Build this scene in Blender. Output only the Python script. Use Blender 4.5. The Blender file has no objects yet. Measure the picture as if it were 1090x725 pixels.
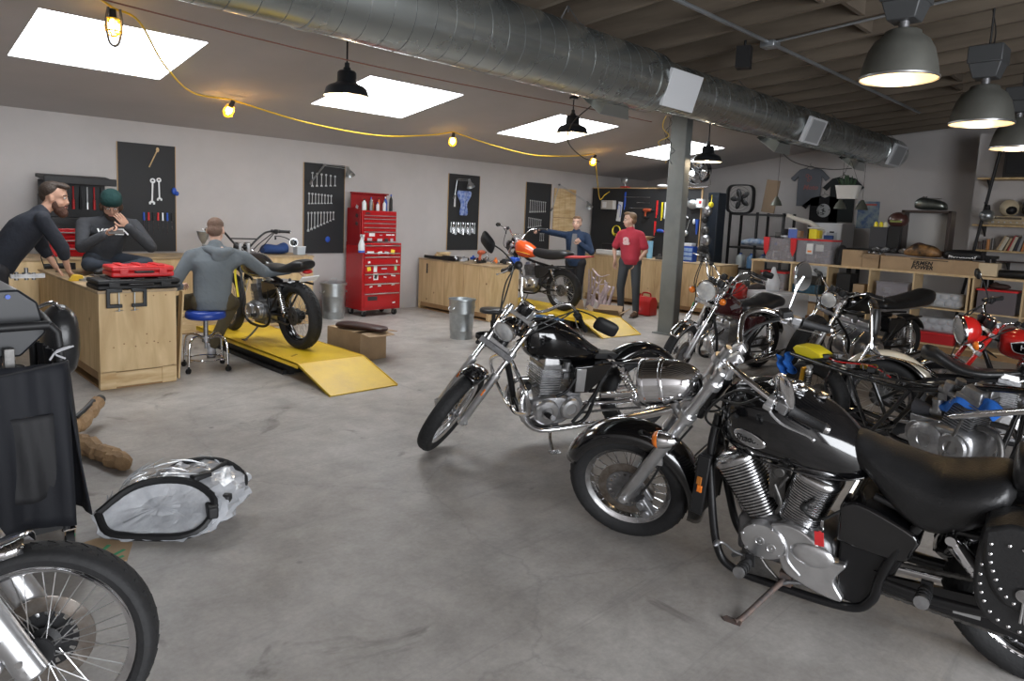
import bpy, bmesh, math, random
from mathutils import Vector, Matrix, Quaternion
random.seed(7)
pi=math.pi
SC=bpy.context.scene; COL=SC.collection
V=Vector
def Rd(a): return math.radians(a)
# ------------------------------------------------------------------ materials
MT={}
def mat(name,col=(.5,.5,.5),rough=.5,metal=0.,coat=0.,noise=0.,nscale=8.,bump=0.,bscale=40.,emis=None,estr=0.,trans=0.,col2=None,alpha=1.,spec=.5,rnoise=0.,ior=1.45,sheen=0.,aniso=None,stretch=None):
    if name in MT: return MT[name]
    m=bpy.data.materials.new(name); m.use_nodes=True; nt=m.node_tree; N=nt.nodes; L=nt.links
    b=N['Principled BSDF']; b.inputs['Base Color'].default_value=(*col,1); b.inputs['Roughness'].default_value=rough
    b.inputs['Metallic'].default_value=metal; b.inputs['Coat Weight'].default_value=coat; b.inputs['Coat Roughness'].default_value=.06
    b.inputs['Specular IOR Level'].default_value=spec; b.inputs['IOR'].default_value=ior
    if sheen: b.inputs['Sheen Weight'].default_value=sheen
    if trans: b.inputs['Transmission Weight'].default_value=trans
    if alpha<1: b.inputs['Alpha'].default_value=alpha
    if emis: b.inputs['Emission Color'].default_value=(*emis,1); b.inputs['Emission Strength'].default_value=estr
    tc=None
    def coord():
        nonlocal tc
        if tc is None:
            tc=N.new('ShaderNodeTexCoord')
            if stretch:
                mp=N.new('ShaderNodeMapping'); mp.inputs['Scale'].default_value=stretch; L.new(tc.outputs['Object'],mp.inputs['Vector']); tc=(mp,mp.outputs['Vector'])
            else: tc=(tc,tc.outputs['Object'])
        return tc[1]
    if noise or col2:
        n=N.new('ShaderNodeTexNoise'); n.inputs['Scale'].default_value=nscale; n.inputs['Detail'].default_value=5; n.inputs['Roughness'].default_value=.6
        L.new(coord(),n.inputs['Vector'])
        r=N.new('ShaderNodeValToRGB'); L.new(n.outputs['Fac'],r.inputs['Fac'])
        c2=col2 if col2 else tuple(max(0,c*(1-noise)) for c in col)
        r.color_ramp.elements[0].position=.35; r.color_ramp.elements[1].position=.65
        r.color_ramp.elements[0].color=(*c2,1); r.color_ramp.elements[1].color=(*col,1)
        L.new(r.outputs['Color'],b.inputs['Base Color'])
        if rnoise:
            mr=N.new('ShaderNodeMapRange'); mr.inputs['To Min'].default_value=max(0,rough-rnoise); mr.inputs['To Max'].default_value=min(1,rough+rnoise)
            L.new(n.outputs['Fac'],mr.inputs['Value']); L.new(mr.outputs['Result'],b.inputs['Roughness'])
    if bump:
        n2=N.new('ShaderNodeTexNoise'); n2.inputs['Scale'].default_value=bscale; n2.inputs['Detail'].default_value=3; L.new(coord(),n2.inputs['Vector'])
        bp=N.new('ShaderNodeBump'); bp.inputs['Strength'].default_value=bump; bp.inputs['Distance'].default_value=.01
        L.new(n2.outputs['Fac'],bp.inputs['Height']); L.new(bp.outputs['Normal'],b.inputs['Normal'])
    MT[name]=m; return m
CHROME=mat('chrome',(.90,.90,.92),.08,1,noise=.10,nscale=14,rnoise=.05)
CHROMEW=mat('worn_chrome',(.62,.62,.63),.22,1,noise=.35,nscale=22,rnoise=.12)
ALU=mat('cast_aluminium',(.40,.40,.41),.38,.9,noise=.35,nscale=16,bump=.15,bscale=90)
ALUB=mat('brushed_aluminium',(.72,.72,.73),.28,.9,noise=.2,nscale=9)
ALUD=mat('dull_aluminium',(.30,.30,.31),.45,.8,noise=.4,nscale=20,bump=.2,bscale=80)
STEEL=mat('dark_steel',(.16,.155,.15),.45,.8,noise=.4,nscale=25)
RUST=mat('rusty_steel',(.16,.11,.09),.7,.5,col2=(.09,.08,.08),nscale=30)
BLKG=mat('gloss_black_paint',(.006,.006,.007),.12,0,coat=1.,noise=.4,nscale=6)
BLKF=mat('black_frame_enamel',(.007,.007,.008),.36,0,coat=.15)
BLKM=mat('matt_black_plastic',(.010,.010,.011),.55)
BLKW=mat('black_wrinkle_metal',(.02,.02,.021),.42,.3,bump=.2,bscale=120)
RUB=mat('tyre_rubber',(.014,.014,.015),.72,noise=.35,nscale=10,bump=.25,bscale=60)
GRIP=mat('grip_rubber',(.016,.016,.017),.6,bump=.3,bscale=200)
LEA=mat('black_leather',(.018,.018,.019),.36,noise=.3,nscale=9,bump=.18,bscale=130,spec=.55)
AMB=mat('amber_lens',(.90,.22,.02),.18,coat=.6,noise=.25,nscale=60)
REDL=mat('red_lens',(.45,.012,.012),.16,coat=.6)
LENS=mat('headlamp_glass',(.80,.80,.78),.14,.35,col2=(.50,.51,.52),nscale=9,coat=1.,bump=.3,bscale=70)
SPK=mat('spoke_steel',(.60,.60,.60),.3,1)
MIR=mat('mirror_glass',(.75,.80,.84),.03,1)
WIRE=mat('cable_black',(.012,.012,.012),.5)
# ------------------------------------------------------------------ geometry collector
def catmull(pts,k):
    if k<=0 or len(pts)<3: return [V(p) for p in pts]
    P=[V(p) for p in pts]; P=[P[0]*2-P[1]]+P+[P[-1]*2-P[-2]]; out=[]
    for i in range(1,len(P)-2):
        for j in range(k):
            t=j/k; a,b,c,d=P[i-1],P[i],P[i+1],P[i+2]
            out.append(.5*((2*b)+(c-a)*t+(2*a-5*b+4*c-d)*t*t+(3*b-a-3*c+d)*t**3))
    out.append(P[-2]); return out
class G:
    def __init__(s,M=None): s.v=[];s.f=[];s.M=M or Matrix.Identity(4)
    def add(s,vs,fs):
        o=len(s.v); s.v+= [tuple(s.M@V(v)) for v in vs]; s.f+=[tuple(i+o for i in f) for f in fs]; return s
    def box(s,c,d,rot=None,taper=1.):
        x,y,z=[q/2 for q in d]; vs=[]
        for k in (-1,1):
            t=1 if k<0 else taper
            for a,b in ((-1,-1),(1,-1),(1,1),(-1,1)): vs.append(V((a*x*t,b*y*t,k*z)))
        if rot is not None:
            R=rot if isinstance(rot,Matrix) else Matrix.Rotation(rot,3,'Z')
            vs=[R@v for v in vs]
        vs=[v+V(c) for v in vs]
        return s.add(vs,[(3,2,1,0),(4,5,6,7),(0,1,5,4),(1,2,6,5),(2,3,7,6),(3,0,4,7)])
    def frame(s,ax):
        ax=V(ax).normalized(); t=V((0,0,1)) if abs(ax.z)<.9 else V((1,0,0))
        u=ax.cross(t).normalized(); w=ax.cross(u).normalized(); return ax,u,w
    def cyl(s,p0,p1,r0,r1=None,n=14,caps=True):
        r1=r0 if r1 is None else r1; p0=V(p0);p1=V(p1); ax,u,w=s.frame(p1-p0); vs=[];fs=[]
        for p,r in ((p0,r0),(p1,r1)):
            for i in range(n):
                a=2*pi*i/n; vs.append(p+u*math.cos(a)*r+w*math.sin(a)*r)
        for i in range(n): j=(i+1)%n; fs.append((i,j,j+n,i+n))
        if caps: fs.append(tuple(range(n))[::-1]); fs.append(tuple(range(n,2*n)))
        return s.add(vs,fs)
    def tube(s,pts,r,n=8,k=0,caps=True,closed=False,flat=1.):
        P=catmull(pts,k); m=len(P)
        rs=[r]*m if not isinstance(r,(list,tuple)) else None
        if rs is None:
            q=len(r); rs=[]
            for i in range(m):
                t=i/(m-1)*(q-1); a=int(min(t,q-2)); rs.append(r[a]+(r[a+1]-r[a])*(t-a))
        vs=[];fs=[]; up=None
        for i,p in enumerate(P):
            if closed: d=P[(i+1)%m]-P[i-1]
            else: d=P[min(i+1,m-1)]-P[max(i-1,0)]
            if d.length<1e-9: d=V((0,0,1))
            d.normalize()
            if up is None:
                _,u,w=s.frame(d)
            else:
                u=(up-d*up.dot(d))
                if u.length<1e-6: _,u,w=s.frame(d)
                u.normalize(); w=d.cross(u)
            up=u
            for j in range(n):
                a=2*pi*j/n; vs.append(p+u*math.cos(a)*rs[i]+w*math.sin(a)*rs[i]*flat)
        for i in range(m if closed else m-1):
            i2=(i+1)%m
            for j in range(n): q=(j+1)%n; fs.append((i*n+j,i*n+q,i2*n+q,i2*n+j))
        if caps and not closed: fs.append(tuple(range(n))[::-1]); fs.append(tuple(range((m-1)*n,m*n)))
        return s.add(vs,fs)
    def lathe(s,prof,o=(0,0,0),ax=(0,0,1),n=24,closed=False,a0=0,a1=2*pi,uref=None):
        o=V(o); ax,u,w=s.frame(ax)
        if uref is not None:
            u=V(uref); u=(u-ax*u.dot(ax)).normalized(); w=ax.cross(u)
        vs=[];fs=[]; full=abs(a1-a0-2*pi)<1e-6; cnt=n if full else n+1; m=len(prof)
        for i in range(cnt):
            a=a0+(a1-a0)*i/n
            for r,h in prof: vs.append(o+ax*h+(u*math.cos(a)+w*math.sin(a))*r)
        for i in range(n):
            i2=(i+1)%cnt
            for j in range(m if closed else m-1):
                q=(j+1)%m; fs.append((i*m+j,i2*m+j,i2*m+q,i*m+q))
        if not full and closed: fs.append(tuple(range(m))); fs.append(tuple(range(n*m,n*m+m))[::-1])
        return s.add(vs,fs)
    def ell(s,c,r,rot=None,n=16,m=10,p=1.):
        vs=[];fs=[]
        sg=lambda x:math.copysign(abs(x)**p,x)
        for i in range(m+1):
            t=pi*i/m
            for j in range(n):
                a=2*pi*j/n; q=V((r[0]*sg(math.sin(t))*sg(math.cos(a)),r[1]*sg(math.sin(t))*sg(math.sin(a)),r[2]*sg(math.cos(t))))
                if rot is not None: q=rot@q
                vs.append(q+V(c))
        for i in range(m):
            for j in range(n): q=(j+1)%n; fs.append((i*n+j,(i+1)*n+j,(i+1)*n+q,i*n+q))
        return s.add(vs,fs)
    def loft(s,secs,caps=True,closed=True):
        n=len(secs[0]); vs=[p for q in secs for p in q]; fs=[]
        for i in range(len(secs)-1):
            for j in range(n if closed else n-1): q=(j+1)%n; fs.append((i*n+j,i*n+q,(i+1)*n+q,(i+1)*n+j))
        if caps and closed: fs.append(tuple(range(n))[::-1]); fs.append(tuple(range((len(secs)-1)*n,len(secs)*n)))
        return s.add(vs,fs)
    def secloft(s,L,n=20,k=3,p=2.4,ax='x',caps=True):
        # L rows: x, zc, halfwidth, halfheight [,p [,yc]] ; superellipse sections interpolated
        rows=[tuple(r)+((p,) if len(r)<5 else ())+((0,) if len(r)<6 else ()) for r in L]
        R=[]; m=len(rows)
        for i in range(m-1):
            for j in range(k):
                t=j/k; a=rows[max(i-1,0)];b=rows[i];c=rows[i+1];d=rows[min(i+2,m-1)]
                R.append([.5*((2*b[q])+(c[q]-a[q])*t+(2*a[q]-5*b[q]+4*c[q]-d[q])*t*t+(3*b[q]-a[q]-3*c[q]+d[q])*t**3) for q in range(6)])
        R.append(list(rows[-1])); secs=[]
        for x,zc,w,h,pp,yc in R:
            w=max(w,.0005);h=max(h,.0005); sc=[]
            for j in range(n):
                a=2*pi*j/n; e=2/max(pp,.5); cy=math.copysign(abs(math.cos(a))**e,math.cos(a))*w+yc; cz=math.copysign(abs(math.sin(a))**e,math.sin(a))*h+zc
                sc.append(V((x,cy,cz)) if ax=='x' else (V((cy,x,cz)) if ax=='y' else V((cy,cz,x))))
            secs.append(sc)
        return s.loft(secs,caps)
    def prism(s,poly,y0,y1,ax='y'):
        n=len(poly); f=(lambda a,b,y:(a,y,b)) if ax=='y' else ((lambda a,b,y:(y,a,b)) if ax=='x' else (lambda a,b,y:(a,b,y)))
        vs=[f(a,b,y0) for a,b in poly]+[f(a,b,y1) for a,b in poly]
        return s.add(vs,[tuple(range(n)),tuple(range(n,2*n))[::-1]]+[(i,i+n,(i+1)%n+n,(i+1)%n) for i in range(n)])
    def build(s,name,m,parent=None,bev=0,sub=0,ang=38,flat=False,solid=0,loc=None,weld=False):
        me=bpy.data.meshes.new(name); me.from_pydata(s.v,[],s.f); me.validate()
        bm=bmesh.new(); bm.from_mesh(me)
        if weld: bmesh.ops.remove_doubles(bm,verts=bm.verts,dist=1e-5)
        bmesh.ops.recalc_face_normals(bm,faces=bm.faces); bm.to_mesh(me); bm.free()
        if not flat:
            me.polygons.foreach_set('use_smooth',[True]*len(me.polygons)); me.set_sharp_from_angle(angle=Rd(ang))
        ms=m if isinstance(m,(list,tuple)) else [m]
        for q in ms: me.materials.append(q)
        o=bpy.data.objects.new(name,me); COL.objects.link(o)
        if parent is not None: o.parent=parent
        if solid: q=o.modifiers.new('s','SOLIDIFY'); q.thickness=solid; q.offset=0
        if bev: q=o.modifiers.new('b','BEVEL'); q.width=bev; q.segments=2; q.limit_method='ANGLE'; q.angle_limit=Rd(35); q.harden_normals=False
        if sub: q=o.modifiers.new('u','SUBSURF'); q.levels=sub; q.render_levels=sub
        if loc is not None: o.location=loc
        return o
def tag(o,label=None,cat=None,group=None,kind=None):
    if label: o['label']=label
    if cat: o['category']=cat
    if group: o['group']=group
    if kind: o['kind']=kind
    return o
def thing(name,label,cat,loc=(0,0,0),rz=0,group=None,M=None):
    o=bpy.data.objects.new(name,None); COL.objects.link(o); o.empty_display_size=.1
    if M is not None: o.matrix_world=M
    else: o.location=loc; o.rotation_euler=(0,0,rz)
    return tag(o,label,cat,group)
def struct(name,g,m,**k):
    o=g.build(name,m,**k); o['kind']='structure'; return o
def copy_tree(o,parent=None):
    c=o.copy(); COL.objects.link(c)
    if parent is not None: c.parent=parent
    for ch in list(o.children): copy_tree(ch,c)
    return c
def frameM(o,x,y,z):
    M=Matrix.Identity(4)
    for i,a in enumerate((x,y,z)):
        a=V(a).normalized()
        for r in range(3): M[r][i]=a[r]
    for r in range(3): M[r][3]=o[r]
    return M
def text(s,txt,m,parent,M,size,name='lettering',depth=.0015,bold=0.,shear=0,align='CENTER',space=1.):
    cu=bpy.data.curves.new(name,'FONT'); cu.body=txt; cu.size=size; cu.extrude=depth; cu.offset=bold; cu.shear=shear; cu.align_x=align; cu.align_y='CENTER'; cu.space_character=space
    cu.resolution_u=2
    t=bpy.data.objects.new('t',cu); COL.objects.link(t)
    dg=bpy.context.evaluated_depsgraph_get(); dg.update(); me=bpy.data.meshes.new_from_object(t.evaluated_get(dg))
    bpy.data.objects.remove(t); bpy.data.curves.remove(cu)
    me.name=name; me.transform(M); me.materials.clear(); me.materials.append(m)
    o=bpy.data.objects.new(name,me); COL.objects.link(o)
    if parent is not None: o.parent=parent
    return o
# ------------------------------------------------------------------ room shell
EXPOSURE=0.22
WALL=mat('white_plaster',(.47,.445,.435),.85,noise=.06,nscale=2.5,bump=.08,bscale=60)
CEIL=mat('ceiling_drywall',(.45,.425,.415),.9,noise=.05,nscale=2,bump=.05,bscale=40)
YB,XF,XL,YR=9.4,13.8,-3.2,-4.2
def zroof(y): return 2.56+.15*(9.4-y) if y>5.3 else 3.175+.085*(5.3-y)
def concrete():
    m=bpy.data.materials.new('concrete_slab'); m.use_nodes=True; nt=m.node_tree; N=nt.nodes; L=nt.links; b=N['Principled BSDF']
    tc=N.new('ShaderNodeTexCoord')
    def noise(sc,det=6,ro=.6,dist=0,vec=None):
        n=N.new('ShaderNodeTexNoise'); n.inputs['Scale'].default_value=sc; n.inputs['Detail'].default_value=det; n.inputs['Roughness'].default_value=ro; n.inputs['Distortion'].default_value=dist
        L.new(vec or tc.outputs['Object'],n.inputs['Vector']); return n
    def ramp(src,p0,c0,p1,c1):
        r=N.new('ShaderNodeValToRGB'); e=r.color_ramp.elements; e[0].position=p0; e[0].color=(*c0,1); e[1].position=p1; e[1].color=(*c1,1); L.new(src,r.inputs['Fac']); return r
    def mix(a,b_,f,mode='MIX'):
        x=N.new('ShaderNodeMixRGB'); x.blend_type=mode
        for sck,val in (('Color1',a),('Color2',b_)):
            if hasattr(val,'is_linked'): L.new(val,x.inputs[sck])
            else: x.inputs[sck].default_value=(*val,1)
        if hasattr(f,'is_linked'): L.new(f,x.inputs['Fac'])
        else: x.inputs['Fac'].default_value=f
        return x.outputs['Color']
    big=ramp(noise(.55,6,.65,.4).outputs['Fac'],.30,(.315,.290,.268),.66,(.50,.475,.450))
    mid=ramp(noise(3.2,8,.7,.3).outputs['Fac'],.36,(.66,.655,.65),.66,(1.08,1.08,1.08))
    c=mix(big.outputs['Color'],mid.outputs['Color'],.75,'MULTIPLY')
    fine=ramp(noise(42,4,.7).outputs['Fac'],.3,(.80,.80,.80),.7,(1.1,1.1,1.1)); c=mix(c,fine.outputs['Color'],.6,'MULTIPLY')
    # dark oil blotches
    oil=ramp(noise(1.7,5,.62,1.1).outputs['Fac'],.27,(1,1,1),.36,(0,0,0)); c=mix(c,(.13,.118,.108),mix((0,0,0),oil.outputs['Color'],.8))
    spots=N.new('ShaderNodeTexVoronoi'); spots.inputs['Scale'].default_value=3.4; L.new(tc.outputs['Object'],spots.inputs['Vector'])
    sp=ramp(spots.outputs['Distance'],.035,(1,1,1),.085,(0,0,0)); gate=ramp(noise(1.1,2).outputs['Fac'],.5,(0,0,0),.58,(1,1,1))
    c=mix(c,(.10,.095,.09),mix((0,0,0),mix(sp.outputs['Color'],gate.outputs['Color'],1,'MULTIPLY'),.7))
    # pale patches and scuffs
    pale=ramp(noise(1.25,7,.7,1.6).outputs['Fac'],.60,(0,0,0),.70,(1,1,1)); c=mix(c,(.40,.39,.375),mix((0,0,0),pale.outputs['Color'],.45))
    mp=N.new('ShaderNodeMapping'); mp.inputs['Rotation'].default_value=(0,0,.6); mp.inputs['Scale'].default_value=(.35,5,1); L.new(tc.outputs['Object'],mp.inputs['Vector'])
    scr=ramp(noise(1.2,7,.75,.8,mp.outputs['Vector']).outputs['Fac'],.56,(0,0,0),.74,(1,1,1)); c=mix(c,(.17,.165,.16),mix((0,0,0),scr.outputs['Color'],.5))
    # hairline cracks
    vc=N.new('ShaderNodeTexVoronoi'); vc.feature='DISTANCE_TO_EDGE'; vc.inputs['Scale'].default_value=.42
    wn=noise(2.2,5,.7); va=N.new('ShaderNodeVectorMath'); va.operation='MULTIPLY_ADD'; va.inputs[1].default_value=(.35,.35,0); L.new(wn.outputs['Color'],va.inputs[0]); L.new(tc.outputs['Object'],va.inputs[2]); L.new(va.outputs[0],vc.inputs['Vector'])
    cr=ramp(vc.outputs['Distance'],.0,(1,1,1),.0045,(0,0,0)); c=mix(c,(.16,.155,.15),mix((0,0,0),cr.outputs['Color'],.28))
    L.new(c,b.inputs['Base Color'])
    rr=N.new('ShaderNodeMapRange'); rr.inputs['To Min'].default_value=.36; rr.inputs['To Max'].default_value=.62; L.new(noise(2.5,6,.7).outputs['Fac'],rr.inputs['Value']); L.new(rr.outputs['Result'],b.inputs['Roughness'])
    bp=N.new('ShaderNodeBump'); bp.inputs['Strength'].default_value=.12; bp.inputs['Distance'].default_value=.01; L.new(noise(30,6,.7).outputs['Fac'],bp.inputs['Height']); L.new(bp.outputs['Normal'],b.inputs['Normal'])
    return m
g=G(); g.box(((XL+XF)/2,(YB+YR)/2,-.1),(XF-XL+.6,YB-YR+.6,.2)); struct('floor',g,concrete())
g=G(); g.box(((XL+XF)/2,YB+.1,1.7),(XF-XL+.4,.2,3.4)); struct('wall_back',g,WALL)
g=G(); g.box((XF+.1,(YB+YR)/2,2.1),(.2,YB-YR,4.2)); struct('wall_far',g,WALL)
g=G(); g.box((XL-.1,(YB+YR)/2,2.1),(.2,YB-YR,4.2)); struct('wall_left',g,WALL)
# wall behind the camera with the roll-up door opening that daylight comes through
g=G(); D0,D1,DH=-2.4,4.4,3.1
g.box(((XL+D0)/2,YR-.1,2.1),(D0-XL,.2,4.2)); g.box(((XF+D1)/2,YR-.1,2.1),(XF-D1,.2,4.2)); g.box(((D0+D1)/2,YR-.1,(DH+4.2)/2),(D1-D0,.2,4.2-DH)); struct('wall_front',g,WALL)
# drywall ceiling with four skylight wells
SKY=[(1.24,2.50),(4.17,5.47),(7.2,8.53),(10.44,11.75)]; S0,S1=6.39,7.64
g=G()
def cslab(x0,x1,y0,y1):
    vs=[(x,y,2.56+.15*(9.4-y)+t) for t in (0,.03) for x,y in ((x0,y0),(x1,y0),(x1,y1),(x0,y1))]
    g.add(vs,[(0,1,2,3),(7,6,5,4),(0,4,5,1),(1,5,6,2),(2,6,7,3),(3,7,4,0)])
cslab(XL,XF,5.3,S0); cslab(XL,XF,S1,YB)
xs=[XL]+[q for s in SKY for q in s]+[XF]
for i in range(0,len(xs),2): cslab(xs[i],xs[i+1],S0,S1)
struct('ceiling',g,CEIL,flat=True)
SKYM=mat('sky_diffuser',(.9,.9,.9),.6,emis=(.92,.96,1.0),estr=9.5)
for i,(a,b) in enumerate(SKY):
    g=G(); w=.04
    for x in (a+.003,b-.003): g.add([(x,S0,zroof(S0)+.0),(x,S1,zroof(S1)),(x,S1,zroof(S1)+.03),(x,S0,zroof(S0)+.03)],[(0,1,2,3)])
    for y in (S0+.003,S1-.003): g.add([(a,y,zroof(y)),(b,y,zroof(y)),(b,y,zroof(y)+.03),(a,y,zroof(y)+.03)],[(0,1,2,3)])
    o=struct('window_%d'%(i+1),g,mat('skylight_curb',(.85,.85,.85),.6),flat=True)
    g=G(); vs=[(x,y,zroof(y)+t) for t in (.006,.028) for x,y in ((a+.004,S0+.004),(b-.004,S0+.004),(b-.004,S1-.004),(a+.004,S1-.004))]
    g.add(vs,[(0,1,2,3),(7,6,5,4),(0,4,5,1),(1,5,6,2),(2,6,7,3),(3,7,4,0)]); g.build('pane',SKYM,o,flat=True)
# exposed timber roof : deck, rafters, blocking, beam
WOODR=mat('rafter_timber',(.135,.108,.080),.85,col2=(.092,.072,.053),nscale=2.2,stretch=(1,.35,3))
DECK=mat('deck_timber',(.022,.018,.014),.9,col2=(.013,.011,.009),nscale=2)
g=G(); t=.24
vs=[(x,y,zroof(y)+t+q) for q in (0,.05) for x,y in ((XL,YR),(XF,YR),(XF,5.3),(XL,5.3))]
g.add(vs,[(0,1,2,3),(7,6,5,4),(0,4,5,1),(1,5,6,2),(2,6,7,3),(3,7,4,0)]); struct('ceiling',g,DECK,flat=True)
n=0; x=XL+.12
while x<XF-.1:
    g=G(); w=.055
    vs=[(x+a*w/2,y,zroof(y)+q) for a in (-1,1) for y,q in ((YR,0),(5.28,0),(5.28,t),(YR,t))]
    g.add(vs,[(0,1,2,3),(7,6,5,4),(0,4,5,1),(1,5,6,2),(2,6,7,3),(3,7,4,0)]); struct('rafter',g,WOODR,flat=True); n+=1
    x+=.56
x=2.0; g=G(); i=0
while x<XF-.5:
    for yy in ((2.3,-.4) if i%2 else (2.42,-.3)): g.box((x+.28,yy,zroof(yy)+.12),(.515,.04,.2))
    x+=.56; i+=1
struct('blocking',g,WOODR,flat=True)
g=G(); g.box(((XL+XF)/2,5.42,3.27),(XF-XL,.16,.3)); struct('beam',g,mat('beam_timber',(.08,.065,.05),.8,noise=.3,nscale=4))
# steel column
COLM=mat('grey_green_column_paint',(.19,.20,.19),.55,.0,col2=(.15,.16,.155),nscale=3,bump=.05,bscale=20)
g=G(); X0,Y0=8.62,5.28
g.box((X0+.07,Y0+.13,1.6),(.16,.26,3.2)); o=struct('column',g,COLM,bev=.012)
g=G(); g.box((X0+.07,Y0+.13,3.16),(.26,.36,.04)); g.box((X0+.07,Y0+.13,.01),(.26,.36,.02)); g.build('bearing_plate',COLM,o)
# roof above the skylights is open sky: world
w=bpy.data.worlds.new('sky'); SC.world=w; w.use_nodes=True; w.node_tree.nodes['Background'].inputs[0].default_value=(.75,.86,1,1); w.node_tree.nodes['Background'].inputs[1].default_value=1.2
def area(name,loc,size,power,col,rot,sy=None,spread=None):
    l=bpy.data.lights.new(name,'AREA'); l.energy=power; l.color=col; l.shape='RECTANGLE'; l.size=size; l.size_y=sy or size
    if spread: l.spread=spread
    o=bpy.data.objects.new(name,l); COL.objects.link(o); o.location=loc; o.rotation_euler=rot; return o
area('door_daylight',((D0+D1)/2,YR-.05,1.6),D1-D0-.1,600,(.95,.97,1.),(Rd(90),0,0),2.9)
# ------------------------------------------------------------------ motorcycle building kit
class Steer:
    def __init__(s,H,rake,ang):
        s.H=V(H); s.a=V((-math.sin(rake),0,math.cos(rake))); s.p=V((math.cos(rake),0,math.sin(rake)))
        s.M=Matrix.Translation(s.H)@Matrix.Rotation(ang,4,s.a)@Matrix.Translation(-s.H)
    def at(s,L,f=0,y=0): return s.H-s.a*L+s.p*f+V((0,y,0))      # point L down the steering axis, f forward of it
def bikeM(front,rear,lean,z=0,pitch=0):
    f=V((front[0],front[1],0)); r=V((rear[0],rear[1],0)); u=(f-r).normalized(); l=V((-u.y,u.x,0)); w=V((0,0,1))
    if pitch: u2=u*math.cos(pitch)+w*math.sin(pitch); w=w*math.cos(pitch)-u*math.sin(pitch); u=u2
    c,s_=math.cos(lean),math.sin(lean)
    return frameM((rear[0],rear[1],z),u,l*c-w*s_,w*c+l*s_)
def wheel(root,name,c,R,tw,rr,M=None,spokes=36,rim=CHROME,disc=0,drum=0,hubw=.07,hubm=ALUD,stripe=False,sprocket=0,wire=SPK):
    c=V(c); ax=(0,1,0)
    g=G(M); w=tw*.36
    g.lathe([(rr-.022,-w*.55),(rr-.006,-w*.75),(rr+.004,-w*.98),(rr+.012,-w),(rr+.012,-w*.88),(rr-.004,-w*.7),(rr-.012,0),(rr-.004,w*.7),(rr+.012,w*.88),(rr+.012,w),(rr+.004,w*.98),(rr-.006,w*.75),(rr-.022,w*.55),(rr-.026,0)],c,ax,48,closed=True)
    ro=g.build(name,rim,root,ang=50)
    g=G(M); h=tw/2; d=R-rr; pr=[]
    for k in range(13):
        a=pi*(k/12)-pi/2
        pr.append((rr+.004+d*.42+(d*.58)*math.cos(a)**.75 if abs(math.cos(a))>1e-6 else rr+.004+d*.42, h*math.sin(a)))
    pr=[(rr+.0,-w*.9),(rr+d*.15,-h*.86)]+pr+[(rr+d*.15,h*.86),(rr+.0,w*.9)]
    g.lathe(pr,c,ax,56)
    if True:   # tread blocks
        nb=44
        for i in range(nb):
            a=2*pi*i/nb
            for sgn in (-1,1):
                aa=a+(.04 if sgn>0 else 0)
                q=c+V((math.cos(aa)*(R-.004*1.2-.002),sgn*h*.42,math.sin(aa)*(R-.006)))
                t=V((-math.sin(aa),0,math.cos(aa))); nrm=V((math.cos(aa),0,math.sin(aa)))
                Rm=Matrix((t,V((0,1,0)),nrm)).transposed()@Matrix.Rotation(sgn*.5,3,'Z')@Matrix.Rotation(sgn*-.42,3,'X')
                g.box(q,(R*2*pi/nb*.62,h*.62,.010),Rm)
    g.build('tire',RUB,ro,ang=30)
    g=G(M)
    if spokes:
        for i in range(spokes):
            a=2*pi*i/spokes; sd=1 if i%2 else -1; k=1 if (i//2)%2 else -1; b=a+k*.42
            p0=c+V((math.cos(b)*.036,sd*hubw*.42,math.sin(b)*.036)); p1=c+V((math.cos(a)*(rr-.012),sd*w*.2,math.sin(a)*(rr-.012)))
            g.cyl(p0,p1,.0017,n=5,caps=False)
            q=p1+(p0-p1).normalized()*.016; g.cyl(p1,q,.0032,n=5)
        g.build('spoke_lacing',wire,ro)
    g=G(M); hw=hubw/2
    g.lathe([(0,-hw-.02),(.012,-hw-.02),(.012,-hw),(.042,-hw),(.045,-hw*.8),(.028,-hw*.5),(.028,hw*.5),(.045,hw*.8),(.042,hw),(.012,hw),(.012,hw+.02),(0,hw+.02)],c,ax,24)
    if drum:
        g.lathe([(0,0),(drum,0),(drum,.008*1),(drum*.96,.045),(drum*.5,.055),(0,.058)],c+V((0,hw*.2,0)),ax,32)
    g.build('hub',hubm,ro)
    if disc:
        s=1 if disc>0 else -1; g=G(M); yo=hw+.012; rd=abs(disc)
        q=c+V((0,s*yo,0))
        g.lathe([(rd*.66,-.0025),(rd,-.0025),(rd,.0025),(rd*.66,.0025)],q,ax,48,closed=True)
        d_=g.build('brake_disc',mat('disc_steel',(.36,.33,.30),.32,.95,col2=(.24,.2,.17),nscale=30),ro)
        g=G(M); g.lathe([(.02,.004*s),(rd*.52,.004*s),(rd*.52,.008*s),(.02,.008*s)],q,ax,40,closed=True)
        for i in range(18):
            a=2*pi*i/18; p=q+V((math.cos(a)*rd*.6,.005*s,math.sin(a)*rd*.6)); Rm=Matrix.Rotation(-a,3,'Y'); g.box(p,(rd*.22,.007,rd*.1),Rm)
        g.lathe([(rd*.64,.002*s),(rd*.7,.002*s),(rd*.7,.008*s),(rd*.64,.008*s)],q,ax,40,closed=True)
        g.build('disc_carrier',ALUD if hubm is not BLKM else BLKM,ro)
    if sprocket:
        g=G(M); q=c+V((0,hw+.02,0)); n=38; poly=[]
        g.lathe([(sprocket*.55,-.003),(sprocket,-.003),(sprocket,.003),(sprocket*.55,.003)],q,ax,40,closed=True)
        for i in range(5):
            a=2*pi*i/5; g.box(q+V((math.cos(a)*sprocket*.45,0,math.sin(a)*sprocket*.45)),(sprocket*.45,.006,.03),Matrix.Rotation(-a,3,'Y'))
        g.build('sprocket',STEEL,ro)
    return ro
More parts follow.
